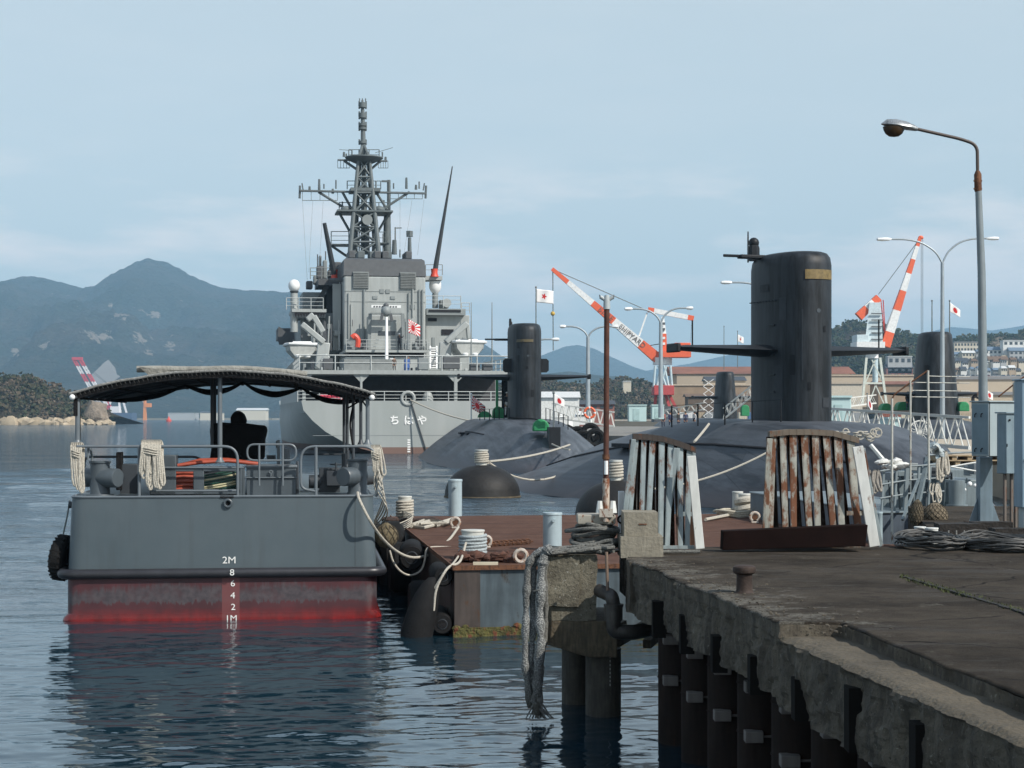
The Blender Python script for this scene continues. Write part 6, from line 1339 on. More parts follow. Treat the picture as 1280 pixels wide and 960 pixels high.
for i in range(5): z_ = 590.5+i*5.2; MB().tube([lp_(214,z_+1.2,.8), lp_(230,z_,.78), lp_(247,z_+.6,.8)], .036, 10).o('red_hose', hosem, launch)
for i in range(9): 
    z_ = 590+i*2.9; MB().tube([lp_(253,z_+5,.75), lp_(268,z_+2.5,.72), lp_(284,z_-.5,.74), lp_(298,z_-3.5,.78)], .016, 8).o('green_hose', hosec if i in (2,5,6) else hoseg, launch)
for i in range(4): MB().tube([lp_(222+i*3,582-i*.6,1.0+i*.12), lp_(250,578-i*.9,1.0+i*.14), lp_(285,576-i*.6,1.05+i*.14), lp_(325-i*3,580-i*.4,1.1+i*.12)], .034, 10).o('red_hose', hosem, launch)
ht = lb(308, 370, 583, 621, .62, .8, navy, 'hatch_box'); lb(306.5, 371.5, 582, 585, .60, .86, railg, 'hatch_lid'); lb(306, 372, 596.5, 598, .585, .03, railg, 'hatch_ledge'); lb(303,306,583,621,.6,.1,navy,'hatch_post'); lb(370,373.5,577,621,.9,.1,navyd,'hatch_post')
x, y, z = lp_(338.5,590,.58); MB().tube(arc((x,y,z), .028, 0, 360, 10)[:-1], .01, 6, closed=True).o('hatch_handle', railg, launch); MB().lathe([(.012,-.05),(.02,0)], (x,y,z-.02), 8).o('hatch_toggle', railg, launch)
# engine and pump shapes
lb(399, 425, 586, 619, 1.5, .7, navyd, 'windlass_box'); lb(408, 427, 589, 608, 1.3, .2, navyd, 'windlass_cover')
MB().cyl(lp_(386,602,1.6), lp_(402,602,1.6), .12, n=20).o('windlass_drum', navyd, launch); pipe([lp_(412,580.5,1.4), lp_(427,580.5,1.4)], .014, name='valve_handle', m_=navyd); pipe([lp_(420,578,1.4), lp_(420,590,1.4)], .02, name='valve_stem', m_=navyd)
for px0, px1, py0, py1, yy, m_ in ((346,350,550,585,2.2,railg),(353,363,561,583,2.2,railg),(333,345,569,574,2.5,navyd),(427,433,567,583,2.2,navyd),(432,437,563,580,2.6,navyd),(345,348,551,560,2.4,navyd)):
    MB().cyl(lp_((px0+px1)/2,py1,yy), lp_((px0+px1)/2,py0,yy), LF.w((px1-px0)/2,yy), n=12).o('deck_fitting', m_, launch)
MB().cyl(lp_(110,560,.3), lp_(110,575,.3), .02, n=6).o('rail_clamp', railg, launch)
# wheelhouse screen (distant front of launch)
# black covered console
con = MB(); y0 = 3.4
pr = [(263,530),(276,528),(289,529),(306,529),(320,531),(332,532),(334,538),(331,549),(330,575),(262,575),(264,560),(262,540)]
con.loft([[LF.p(a, b_, y0) for a, b_ in pr], [tuple(Vector(LF.p(a, b_, y0))+Vector((0,.7,0))) for a, b_ in pr]])
co = con.o('covered_console', black, launch, bevel=.05)
hd = [(288,530),(288,522),(291,516),(295,513.5),(300,513.5),(305,518),(308,525),(307,530)]
MB().loft([[LF.p(a, b_, y0+.1) for a, b_ in hd], [tuple(Vector(LF.p(a, b_, y0))+Vector((0,.5,0))) for a, b_ in hd]]).o('hooded_seat_back', black, launch, bevel=.06)
# canopy
YN, YF = .35, 9.0
def cz(x): return 4.30-.40*(abs(x)/2.62)**2.0+.005*math.sin(x*6.1+1)+.003*math.sin(x*13.7)
def cpt(px, off=0): x = LX(px, YN); return x
def canopy(zoff, th, name, mat, x0=-2.62, x1=2.60, y0=YN, y1=YF, n_=28):
    mb = MB(); rings = []
    top = [(x0+(x1-x0)*i/n_) for i in range(n_+1)]
    for y in (y0, y1): rings.append([(x, y, cz(x)+zoff) for x in top]+[(x, y, cz(x)+zoff-th) for x in reversed(top)])
    return mb.loft(rings).o(name, mat, launch, ang=50)
cm_, n, b = mat_custom('canopy cloth'); L = n.links.new; b.inputs['Roughness'].default_value = .9
b.inputs['Base Color'].default_value = (.018,.019,.02,1)
canopy(0, .02, 'canopy_cloth', cm_)
def rib(y, w_, h_, m_): 
    pts = [(x, y, cz(x)-.05) for x in [-2.6+5.18*i/24 for i in range(25)]]; return MB().tube(pts, w_, 8).o('canopy_rib', m_, launch)
for i, y in enumerate((YN+.05, 1.7, 3.0, 4.3, 5.6, YF-.05)): rib(y, .03, 0, navyd)
for x in (-2.55,-1.9,-1.2,-.6,.0,.6,1.2,1.9,2.5): MB().beam((x,YN,cz(x)-.075),(x,YF,cz(x)-.075), .05, .04).o('canopy_batten', black, launch)
# dark cloth panels between battens and pale laced edge
MB().tube([(x, YN-.02, cz(x)+.012) for x in [-2.62+5.22*i/60 for i in range(61)]], .022, 6).o('laced_edge', M('grey lacing', (.20,.20,.19), .9, var=.5, vs=30), launch)
mb = MB()
for i in range(70): x = -2.6+5.2*i/69; mb.tube([(x,YN-.03,cz(x)+.03),(x+.02,YN-.035,cz(x)-.04),(x+.035,YN+.02,cz(x)-.06)], .006, 5)
mb.o('lacing', M('dull lacing cord', (.05,.05,.048), .9), launch)
MB().loft([[(x,YN+.01,cz(x)-.0) for x in [-2.6+5.18*i/30 for i in range(31)]]+[(x,YN+.01,cz(x)-.11) for x in reversed([-2.6+5.18*i/30 for i in range(31)])], [(x,YN+.03,cz(x)-.0) for x in [-2.6+5.18*i/30 for i in range(31)]]+[(x,YN+.03,cz(x)-.11) for x in reversed([-2.6+5.18*i/30 for i in range(31)])]]).o('canopy_valance', black, launch, smooth=False)
# swags of black cloth at the far end
sw = [(-2.5,0),(-1.05,.32),(-.95,0),(.25,.3),(1.35,.3),(2.4,.2)]
ends = [-2.45,-1.0,.15,1.3,2.45]
for a, b_, dp in zip(ends, ends[1:], (.12,.17,.19,.15)):
    mb = MB(); n_ = 14; rg0 = []
    for k_ in range(2):
        top = []; bot = []
        for i in range(n_+1): t_ = i/n_; x = a+(b_-a)*t_; s_ = 4*t_*(1-t_)*dp; top.append((x, 5.2+k_*.03, cz(x)-.08-s_*.8)); bot.append((x, 5.2+k_*.03, cz(x)-.12-s_*1.1-.03*math.sin(t_*3.14)))
        rg0.append(top+bot[::-1])
    mb.loft(rg0); mb.o('cloth_swag', black, launch)
# rolled awning lying on the canopy
rol = M('rolled canvas', (.23,.225,.20), .9, var=.25, vs=5, bump=.5, bs=9)
pts = [Vector(lp_(a, b_, 1.0)) for a, b_ in ((171,461.5),(200,461),(240,463),(300,463.5),(345,465),(384,468))]
for p_ in pts: p_.z = max(p_.z, cz(p_.x)+.07)
tag(MB().tube([p_-pts[0] for p_ in bend(pts, .3, 4)], .06, 12).o('rolled_awning', rol), 'roll of white canvas lying along the top of the launch canopy', 'awning', loc=Matrix.Translation(LF.loc()) @ Matrix.Rotation(LF.a, 4, 'Z') @ pts[0])
bpy.data.objects['rolled_awning'].rotation_euler = (0,0,LF.a)
MB().loft([[lp_(173,458,.9), lp_(215,464.5,.9), lp_(188,471,.9)],[tuple(Vector(lp_(173,458,.9))+Vector((0,.03,0))), tuple(Vector(lp_(215,464.5,.9))+Vector((0,.03,0))), tuple(Vector(lp_(188,471,.9))+Vector((0,.03,0)))]]).o('canvas_flap', rol, launch, smooth=False)
# posts
def post(px, y, pb, r_=.035, m_=railg, foot=True, pt=None):
    x = LX(px, y); z0 = LZ(pb, y); zt = cz(x)-.05
    MB().tube([(x,y,z0),(x,y,zt)], r_, 10).o('canopy_post', m_, launch)
    if foot: MB().lathe([(r_*2.2,0),(r_*1.3,.05),(r_,.09)], (x,y,z0), 12).o('post_foot', m_, launch)
post(97, .45, 556, .042); post(275, .6, 578, .04); post(265, 2.8, 560, .03, navyd, False); post(268.5, 4.4, 560, .03, navyd, False)
post(459.5, .45, 556, .036); post(451, .9, 556, .03, navyd); post(441.5, 2.0, 585, .03, navyd); post(434, 3.2, 585, .03, navyd); post(430, 4.5, 585, .03, navyd); 
post(99, 3.0, 560, .028, navyd, False)
pipe([lp_(441,510,2.0), lp_(437,530,1.7), lp_(441,556,1.3)], .02, .2, 'cable', black); pipe([lp_(435,510,1.2), lp_(452,500,1.0), lp_(458,508,.6)], .015, .1, 'cable', black)
for px, py in ((90.3,496.5),(465,497)): x,y,z = lp_(px,py,.3); MB().ball((x,y,z), .05, 12).o('deck_light', white, launch); MB().cyl((x,y+.02,z),(x+(.1 if px < 200 else -.1),y+.1,z), .02, n=8).o('light_bracket', navyd, launch)
MB().box(LX(92,.4), LX(97,.4), .38, .44, LZ(520,.4), LZ(488,.4)).o('post_cover', black, launch, bevel=.01)
# ropes hung on the launch
def hung(label, px0, px1, pt, pb, y, loops, seed, r_=.028):
    rg = random.Random(seed); o_ = Vector(lp_((px0+px1)/2, pt, y)); mb = MB(); w_ = LF.w((px1-px0)/2); H = LF.w(pb-pt)
    for i in range(loops):
        x = -w_*.8+1.6*w_*i/max(1,loops-1); hh = H*rg.uniform(.55, 1.0); dx = rg.uniform(-.05,.05)
        pts = [(x,-.05,-.02),(x+.003,-.075,-.1),(x+dx*.5,-.085,-hh*.5),(x+dx,-.075,-hh*.85),(x+dx+.035,-.06,-hh),(x+dx+.075,-.05,-hh*.9),(x+dx*.5+.06,-.04,-hh*.5),(x+.04,.03,-.05),(x+.02,.045,.02),(x+.0,.0,.05)]
        mb.tube(bend(pts, .06, 3), r_, 8, closed=True)
    for i in range(3): z_ = -H*.12-i*.04; mb.tube([(w_*.85*math.cos(a), -.03+.085*math.sin(a), z_+.02*math.sin(a*2)) for a in [k_*6.283/14 for k_ in range(14)]], r_*.7, 7, closed=True)
    mw = Matrix.Translation(LF.loc()) @ Matrix.Rotation(LF.a, 4, 'Z')
    ob = mb.o('hung_rope', rope); ob.rotation_euler = (0,0,LF.a); return tag(ob, label, 'rope', loc=mw @ o_)
hung('thick cream rope hank hung over the stern rail of the launch, left of centre', 175, 203, 554, 616, .25, 13, 4, .019)
hung('white netted rope hung at the far left corner of the launch rail', 88, 103, 557, 619, .3, 6, 5, .017)
hung('cream rope strands hung at the right corner of the launch rail', 463, 476, 560, 616, .3, 7, 8, .014)
mw = Matrix.Translation(LF.loc()) @ Matrix.Rotation(LF.a, 4, 'Z')
def lw(px, py, y=0): return mw @ Vector(lp_(px, py, y))
def lrope(label, pts, r_=.025, m_=None, rad=.3):
    a = pts[0]; o = MB().tube([p_-a for p_ in cat(pts, 8)], r_, 8).o('mooring_line', m_ or rope); return tag(o, label, 'mooring line', loc=a)
lrope('thick white mooring line drooping from the launch corner to the left fairlead', [lw(447,616,.15), P(449,624,30.15), P(462,650,30.1), P(478,673,30.6), P(497,690,31.2), P(517,697,31.8), P(540,692,32.6), P(560,676,34), P(573,659,36.5)], .026, None, .7)
lrope('thin white line hanging from the launch corner down past the tyres', [P(487,688,31.5), P(492,703,31.5), P(502,715,31.5), P(514,719,31.6), P(526,713,31.8), P(531,700,31.9), P(533,688,32), P(540,684,32.2), P(571,684,32.5)], .018, None, .4)
rg = random.Random(31)
for i in range(5):
    lrope('%s of five thin white lines from launch rail to pontoon bollard' % ['uppermost','second highest','middle one','second lowest','lowest'][i], [lw(470,575+i*9,.3), lw(479+i*1.2,620+i*6,.5), pw(-.75-.05*i,8.5,1.2-.07*i), pw(.1,9.5+i*.1,PZ+.05+.05*(4-i)), pd(506,648)+Vector((-.1,0,.2-.03*i))], .013, None, .6)
lrope('white rope end trailing down over the pontoon corner beside the leaning fender', [Vector((P(583,0,29.5).x,29.5,PZ+.3)), pw(.15,.5,PZ+.05), pw(-.1,.02,PZ-.02), pw(-.28,-.05,.8), pw(-.33,-.06,.45)], .02, None, .2)
lrope('second white rope end hanging over the pontoon corner', [Vector((P(580,0,29.5).x,29.5,PZ+.2)), pw(.05,.4,PZ+.05), pw(-.15,.0,PZ-.08), pw(-.36,-.02,.72)], .016, None, .2)
# ball fender between launch and pontoon
p_ = lw(483,671,.6); r = thing('ball_fender', 'brown rope covered ball fender hanging at the right corner of the launch', 'fender', p_); br = M('brown coir net', (.12,.095,.055), .95, var=.5, vs=30, bump=1, bs=50)
MB().lathe([(.02,-.2),(.12,-.17),(.19,-.08),(.21,.02),(.18,.12),(.1,.2),(.03,.25)], n=22).o('body', br, r); mb = MB()
for k_ in range(10):
    for sg in (-1, 1): mb.tube([(math.sin(t)*.214*math.cos(k_*.628+sg*t*.6), math.sin(t)*.214*math.sin(k_*.628+sg*t*.6), -math.cos(t)*.205+.02) for t in [.2+i*.27 for i in range(11)]], .007, 4)
mb.o('netting', M('dark net cord', (.05,.04,.025), .95), r)
# tyre on the port side
p_ = lw(78,697,.7); o = MB(); o.lathe([(.2,-.1),(.33,-.12),(.4,-.06),(.4,.06),(.33,.12),(.2,.1),(.18,0)], n=26)
for k_ in range(26):
    a = k_*6.283/26; o.box(.385*math.cos(a)-.015,.385*math.cos(a)+.015,.385*math.sin(a)-.015,.385*math.sin(a)+.015,-.1,.1)
o.v = [(z_, y, x) for x, y, z_ in o.v]; ob = o.o('tyre', tyrem); tag(ob, 'black tyre hanging on the outer left side of the launch', 'tyre', loc=p_); ob.rotation_euler = (0,R(7),LF.a-.25)
lrope('short chain line holding the outer left tyre of the launch', [lw(87,625,.7), lw(84,645,.7), lw(79,668,.7)], .014, polesh, .1)
MB().cyl(lp_(86,631,.4), lp_(90,631,.4), .06, n=12).o('side_roller', navyd, launch)

# ---------------- concrete dolphin ----------------
DD = 20.4
def gx(px, D=DD): return (px-640)/F*D
def gz(py, D=DD): return CH-(py-HY)/F*D
dol = thing('concrete_dolphin', 'mossy concrete dolphin block on a round pile at the end of the quay', 'dolphin', (gx(715), DD, 0))
X0 = gx(715)
def rough_box(x0, x1, y0, y1, z0, z1, amp, n_=10, seed=0):
    import bmesh
    bm = bmesh.new(); bmesh.ops.create_cube(bm, size=1); bmesh.ops.subdivide_edges(bm, edges=bm.edges[:], cuts=n_, use_grid_fill=True)
    for v in bm.verts:
        e_ = sum(abs(abs(c)-.5) < .01 for c in v.co)
        v.co = Vector((x0+(x1-x0)*(v.co.x+.5), y0+(y1-y0)*(v.co.y+.5), z0+(z1-z0)*(v.co.z+.5)))
        nn_ = Vector((noise.noise(v.co*5+Vector((seed,0,0))), noise.noise(v.co*5+Vector((0,seed+7,0))), noise.noise(v.co*5+Vector((0,0,seed+3)))))
        n2_ = Vector((noise.noise(v.co*17), noise.noise(v.co*17+Vector((3,0,0))), noise.noise(v.co*17+Vector((0,3,0)))))
        v.co += (nn_+n2_*.5)*amp*(1 if e_ < 2 else 1.6)
    mb = MB(); bm.verts.index_update(); mb.v = [tuple(v.co) for v in bm.verts]; mb.f = [tuple(q.index for q in f.verts) for f in bm.faces]; bm.free(); return mb
m, n, b = mat_custom('lichen concrete'); L = n.links.new; b.inputs['Roughness'].default_value = .95
t = n.nodes.new('ShaderNodeTexCoord')
cl = mixc(mr(nn(5), .35, .65), (.085,.075,.055), (.17,.155,.115)); cl = mixc(mr(nn(34, (1,1,1), 4, .8), .56, .64), cl, (.03,.027,.02)); cl = mixc(mr(nn(26, (1,1,1), 4, .8, (5,5,5)), .60, .68), cl, (.34,.33,.28)); cl = mixc(mr(nn(2.2, (1,1,.5), 5, .6, (9,3,1)), .52, .66, 0, .75), cl, (.045,.04,.025))
L(cl, b.inputs['Base Color']); bp = n.nodes.new('ShaderNodeBump'); bp.inputs['Strength'].default_value = .8; bp.inputs['Distance'].default_value = .03; L(nn(22, (1,1,1), 6), bp.inputs['Height']); L(bp.outputs[0], b.inputs['Normal'])
lich = m
rough_box(gx(683)-X0, gx(746)-X0, 0, 1.5, gz(776), gz(694), .008, 14).o('block', lich, dol, ang=50)
rough_box(gx(681)-X0, gx(724)-X0, -.05, .2, gz(758), gz(695)-.01, .008, 12, 3).o('face_slab', lich, dol, ang=50)
bm_ = M('brown concrete corbel', (.115,.092,.06), .9, var=.35, vs=5, bump=.5, bs=25, dirt=.4)
zz0, zz1 = gz(776)-.003, gz(806)
MB().loft([[(gx(683)-X0,.0,zz0),(gx(772)-X0,.0,zz0),(gx(772)-X0,1.5,zz0),(gx(683)-X0,1.5,zz0)],[(gx(683)-X0,.02,zz1),(gx(772)-X0,.02,zz1),(gx(772)-X0,1.5,zz1),(gx(683)-X0,1.5,zz1)],[(gx(737)-X0,.05,gz(823)),(gx(772)-X0,.05,gz(823)),(gx(772)-X0,1.4,gz(823)),(gx(737)-X0,1.4,gz(823))]]).o('corbel', bm_, dol, bevel=.015)
MB().cyl((gx(756)-X0,.35,-2),(gx(756)-X0,.35,gz(815)), .21, n=24).o('pile', M('dark wet concrete', (.05,.045,.035), .8, var=.4, vs=5, dirt=.4, bump=.3, bs=20), dol); MB().cyl((gx(724)-X0,1.2,-2),(gx(724)-X0,1.2,gz(815)), .17, n=20).o('pile', M('dark wet concrete', (.05,.045,.035), .8), dol)
for i in range(9): MB().box(gx(763)-X0, gx(764)-X0, .135, .15, gz(817+i*5), gz(820+i*5)).o('gauge_mark', M('faded gauge mark', (.3,.3,.28), .8), dol, smooth=False)
for i in range(3): MB().beam((gx(728)-X0+i*.4,.7,gz(815)),(gx(790)-X0+i*.3,1.6,gz(800)), .1).o('cross_beam', bm_, dol)
# steel rail on top and draped hoses
tag(MB().tube([(0,0,0),(gx(774)-gx(688),.1,.03)], .022, 10).o('steel_bar', M('worn steel bar', (.10,.09,.08), .4, metal=.6, var=.5, vs=12), None), 'worn steel bar lying along the front top edge of the dolphin', 'bar', loc=(gx(688), DD-.1, gz(691)))
m, n, b = mat_custom('braided hawser sleeve'); L = n.links.new; b.inputs['Roughness'].default_value = .9; t = n.nodes.new('ShaderNodeTexCoord')
mq = n.nodes.new('ShaderNodeMapping'); mq.inputs['Rotation'].default_value = (R(20),R(35),R(45)); L(t.outputs['Object'], mq.inputs[0]); ck = n.nodes.new('ShaderNodeTexVoronoi'); ck.inputs['Scale'].default_value = 60; L(mq.outputs[0], ck.inputs['Vector'])
cl = mixc(mr(ck.outputs['Distance'], .1, .6), (.42,.43,.41), (.12,.125,.125)); cl = mixc(mr(nn(3), .45, .65, 0, .7), cl, (.06,.06,.055)); cl = mixc(mr(n.nodes.new('ShaderNodeSeparateXYZ').outputs['Z'], 0, 1), cl, cl)
sz_ = n.nodes.new('ShaderNodeSeparateXYZ'); L(t.outputs['Object'], sz_.inputs[0]); cl = mixc(mr(sz_.outputs['Z'], -1.75, -1.35, .85, 0), cl, (.035,.032,.022))
L(cl, b.inputs['Base Color']); bp = n.nodes.new('ShaderNodeBump'); bp.inputs['Strength'].default_value = .9; bp.inputs['Distance'].default_value = .01; bp.invert = True; L(ck.outputs['Distance'], bp.inputs['Height']); L(bp.outputs[0], b.inputs['Normal'])
braid = m
def hz(px, py): return Vector((gx(px, DD-.15), DD-.15, gz(py, DD-.15)))
o0 = hz(672, 690); rg = random.Random(14)
for j, (lab, xs, rr_, col_) in enumerate((('thick braided grey hawser hanging down the front of the dolphin nearest the block', [(690,684),(682,690),(677,705),(676,740),(674,775),(677,800),(671,840),(672,870),(671,893)], .052, braid),
        ('leftmost flat grey hawser hanging down the dolphin', [(684,688),(668,692),(660,706),(658,745),(657,785),(656,830),(660,860),(664,885)], .042, braid),
        ('middle pale grey hawser twisting down between the two outer ones', [(690,690),(674,692),(667,708),(665,750),(668,790),(662,820),(667,850),(668,886)], .04, braid),
        ('slim dark hawser strand hanging behind the thick braided one', [(695,690),(684,696),(681,720),(683,770),(679,815),(675,850),(676,880)], .034, roped))):
    pts = [hz(a, b_)+Vector((0, (.10 if j == 2 else (.04*j)), 0)) for a, b_ in xs]
    for k_ in range(2): pass
    rs = None; pp = bend(pts, .15, 5)
    rs = [rr_*(1+.22*math.sin(i*.9+j)+.12*math.sin(i*2.3)) for i in range(len(pp))]
    tag(MB().tube([p_-o0 for p_ in pp], rs, 14).o('hanging_hawser', col_), lab, 'hawser', loc=o0)
mb = MB(); 
for i in range(26):
    a = rg.uniform(0,6.283); t0 = hz(671,862)-o0; mb.tube([t0+Vector((rg.uniform(-.03,.03),0,.05)), t0+Vector((rg.uniform(-.07,.07),rg.uniform(-.04,.04),-.13)), t0+Vector((rg.uniform(-.14,.2),rg.uniform(-.06,.06),-.33))], [.015,.014,.006], 5)
tag(mb.o('frayed_ends', roped), 'frayed weedy ends of the hawsers touching the water below the dolphin', 'rope ends', loc=o0)
mb = MB()
for z_ in (738,): mb.tube([(hz(675,z_)-o0)+Vector((.075*math.cos(a), .07*math.sin(a)+.02, .01*math.sin(a*3))) for a in [k_*.52 for k_ in range(12)]], .014, 6, closed=True)
tag(mb.o('lashing', roped), 'dark rope lashing tied round the thick hawser on the dolphin', 'lashing', loc=o0)
# heap of dark hawser coiled on top round the mushroom bollard
bx_ = gx(744, 20.9)
r = thing('mushroom_bollard', 'rusty pale topped bollard with dark ropes wound beneath its flat head', 'bollard', (bx_, 20.95, gz(694)))
H_ = gz(642.5, 20.9)-gz(694); 
MB().lathe([(.16,0),(.15,H_*.45),(.13,H_*.72)], n=20).o('stem', M('dark rusty iron', (.03,.02,.016), .8), r)
MB().loft([[(x,y,z_) for x,y in ((-.2,-.17),(.22,-.17),(.22,.2),(-.2,.2))] for z_ in (H_*.74,)]+[[(x,y,z_) for x,y in ((-.215,-.18),(.235,-.18),(.235,.22),(-.215,.22))] for z_ in (H_*.78,H_*.98)]+[[(x,y,z_) for x,y in ((-.2,-.17),(.22,-.17),(.22,.2),(-.2,.2))] for z_ in (H_,)]).o('head', M('pale rusty steel', (.33,.31,.26), .7, rust=.45, vs=7, rcol=(.16,.055,.02)), r, bevel=.01)
for j in range(7):
    rr_ = .19+.05*(j%3)+.02*rg.random(); z_ = gz(692)+.05*j
    tag(MB().tube([(rr_*math.cos(a)*(1+.12*math.sin(3*a+j)), rr_*math.sin(a), .025*math.sin(2*a+j)) for a in [k_*6.283/26 for k_ in range(26)]], .03-.001*j, 8, closed=True).o('hawser_turn', roped), 'turn of dark hawser coiled under the mushroom bollard on the dolphin', 'hawser', 'dark hawser turns on the dolphin', loc=(bx_, 20.95, z_))
mb = MB(); rg = random.Random(17)
for j in range(12):
    y = rg.uniform(-.1,.35); z0 = rg.uniform(0,.12); pts = [Vector((gx(690)+k_*.08+rg.uniform(-.01,.01), DD+y+rg.uniform(-.05,.05), gz(692)+z0*(k_/9)+.02+rg.uniform(-.01,.015))) for k_ in range(10)]
    mb.tube([p_-Vector((gx(690), DD, gz(692))) for p_ in pts], .022, 7)
tag(mb.o('hawser_tangle', roped), 'tangle of dark hawsers leading across the top of the dolphin block', 'hawser', loc=(gx(690), DD, gz(692)))
# rusty pole
q = Frame(757.5, 20.75); q.z0 = gz(652, 20.75); r = thing('rusty_pole', 'tall rusty pole with a pale forked cap standing behind the dolphin', 'pole', (q.X, 20.75, q.z0))
polr = M('pole rust brown', (.085,.030,.018), .8, var=.5, vs=6, rust=.3, rcol=(.05,.02,.015), dirt=.3)
MB().tube([q.p(757.5,652), q.p(757.5,598)], q.w(4.4), 16).o('lower_pole', M('pole lower rust white', (.40,.34,.28), .8, var=.3, vs=8, rust=.6, rcol=(.17,.06,.025)), r); MB().tube([q.p(757.5,600), q.p(758.5,386)], [q.w(3.5), q.w(3.4)], 14).o('upper_pole', polr, r)
MB().tube([q.p(757.5,574), q.p(757.5,568)], q.w(4.6), 14).o('collar', rustm, r); MB().tube([q.p(757.5,593,-.04), q.p(757.5,576,-.04)], q.w(2.6), 10).o('white_sleeve', white, r); 
MB().beam(q.p(749,641), q.p(766,641), .1, .1).o('foot_clamp', M('clamp white', (.4,.37,.32), .6, rust=.5, vs=10), r); MB().lathe([(.05,0),(.03,.14)], q.p(750,641), 8).o('clamp_bolt', whited, r); MB().lathe([(.05,0),(.03,.14)], q.p(766,641), 8).o('clamp_bolt', whited, r)
capm = M('cap pale grey', (.40,.44,.45), .5, dirt=.2)
MB().tube([q.p(758.5,386.5), q.p(758.5,376), q.p(758.5,369)], [q.w(4.6), q.w(4.2), q.w(3)], 12).o('cap', capm, r)
for sg in (-1, 1): MB().tube([q.p(758.5+sg*2,375), q.p(758.5+sg*8,371)], [q.w(2.2),q.w(2.6)], 10).o('fork_lamp', capm, r); MB().tube([q.p(758.5+sg*8,370.8), q.p(758.5+sg*9.2,371)], [q.w(2.7),q.w(2.5)], 10).o('fork_lens', shipd, r)
# white post and concrete block
q = Frame(800, 20.3); yb = gz(697, 20.3)
r = thing('concrete_block', 'stepped tan concrete block at the corner of the quay beside the white post', 'block', (q.X, 20.3, 1.9)); q.z0 = 1.9
rough_box(q.lx(776), q.lx(829), 0, .7, -.02, q.z(671), .004, 8, 2).o('lower_step', conc2, r, ang=50); rough_box(q.lx(780.5), q.lx(823), .08, .62, q.z(671), q.z(641), .004, 8, 5).o('upper_step', conc2, r, ang=50)
MB().box(q.lx(799), q.lx(809), .07, .075, q.z(656.5), q.z(655)).o('rust_slot', rustm, r, smooth=False)
r = thing('marker_post', 'slim white square post standing left of the stepped concrete block', 'post', (gx(776.5,21.6), 21.6, 1.9)); MB().box(-.036,.036,-.036,.036,0,gz(614,21.6)-1.9).o('post', white, r, bevel=.005); MB().tube(arc((0,-.04,gz(649,21.6)-1.9), .045, 0, 360, 12)[:-1], .012, 6, closed=True).o('black_ring', black, r)
# drain pipe elbow
pp = M('dark pipe', (.055,.05,.045), .45, metal=.4, var=.4, vs=8, dirt=.3); pdn = thing('drain_pipe', 'worn grey pipe with elbow and coupling between the dolphin and the quay', 'pipe', (gx(760,19.9), 19.9, gz(745,19.9)))
q = Frame(760, 19.9); q.z0 = gz(745,19.9)
MB().tube(bend([q.p(749,738,.25), q.p(765,745), q.p(767,757)], .12, 6), q.w(8.5), 16).o('elbow', pp, pdn); MB().tube([q.p(767,757), q.p(767,775)], q.w(11.5), 18).o('coupling', pp, pdn); MB().tube([q.p(767,755), q.p(767,758)], q.w(12.5), 18).o('flange', pp, pdn)
MB().tube(bend([q.p(767,775), q.p(767,789), q.p(790,791), q.p(815,786,.2)], .12, 6), q.w(9.5), 16).o('lower_pipe', pp, pdn); MB().tube([q.p(758,690), q.p(759.5,738)], q.w(2), 10).o('conduit', M('conduit brown', (.16,.11,.08), .5, var=.3, vs=8), pdn)

# ---------------- quay ----------------
m, n, b = mat_custom('quay surface'); L = n.links.new; b.inputs['Roughness'].default_value = .95; b.inputs['Specular IOR Level'].default_value = .12; t = n.nodes.new('ShaderNodeTexCoord')
c_ = mixc(mr(nn(1.1, (1,1,1), 9, .7), .36, .64), (.026,.021,.016), (.070,.058,.045)); c_ = mixc(mr(nn(26, (1,1,1), 5, .8), .55, .68, 0, .55), c_, (.022,.019,.017)); c_ = mixc(mr(nn(1.3, (.5,1.6,1), 8, .75, (4,0,0)), .53, .60, 0, .8), c_, (.06,.055,.05)); c_ = mixc(mr(nn(9, (.35,2.5,1), 6, .8, (2,8,0)), .63, .70, 0, .8), c_, (.15,.145,.135)); c_ = mixc(mr(nn(2.2, (1,1,1), 7, .7, (7,1,0)), .60, .64, 0, .8), c_, (.03,.024,.02))
sxy = n.nodes.new('ShaderNodeSeparateXYZ'); L(t.outputs['Object'], sxy.inputs[0])
dist = ma('SUBTRACT', sxy.outputs['X'], ma('MULTIPLY_ADD', sxy.outputs['Y'], -.133, 3.93)); nearedge = ma('MULTIPLY', mr(dist, 0, 1.1, 1, 0), mr(sxy.outputs['Y'], 12.8, 13.6, 0, 1))
vc = n.nodes.new('ShaderNodeTexVoronoi'); vc.feature = 'DISTANCE_TO_EDGE'; vc.inputs['Scale'].default_value = .55
wv = n.nodes.new('ShaderNodeMixRGB'); wv.inputs['Fac'].default_value = .22; L(t.outputs['Object'], wv.inputs['Color1']); nq = n.nodes.new('ShaderNodeTexNoise'); nq.inputs['Scale'].default_value = 2.5; nq.inputs['Detail'].default_value = 8; L(t.outputs['Object'], nq.inputs['Vector']); L(nq.outputs['Color'], wv.inputs['Color2']); L(wv.outputs[0], vc.inputs['Vector'])
c_ = mixc(ma('MULTIPLY', mr(vc.outputs['Distance'], .004, .009, 1, 0), mr(nn(.8, (1,1,1), 3), .42, .5)), c_, (.008,.007,.006))
worn = mr(ma('ADD', nn(3.2, (1,1,1), 9, .8, (1,2,3)), ma('MULTIPLY', nearedge, .16)), .60, .66)
c_ = mixc(ma('MULTIPLY', worn, .85), c_, mixc(mr(nn(60, (1,1,1), 3, .8), .4, .6), (.07,.062,.05), (.20,.19,.165)))
c_ = mixc(mr(nn(90, (1,1,1), 3, .8, (6,6,6)), .62, .68, 0, .6), c_, (.13,.12,.10))
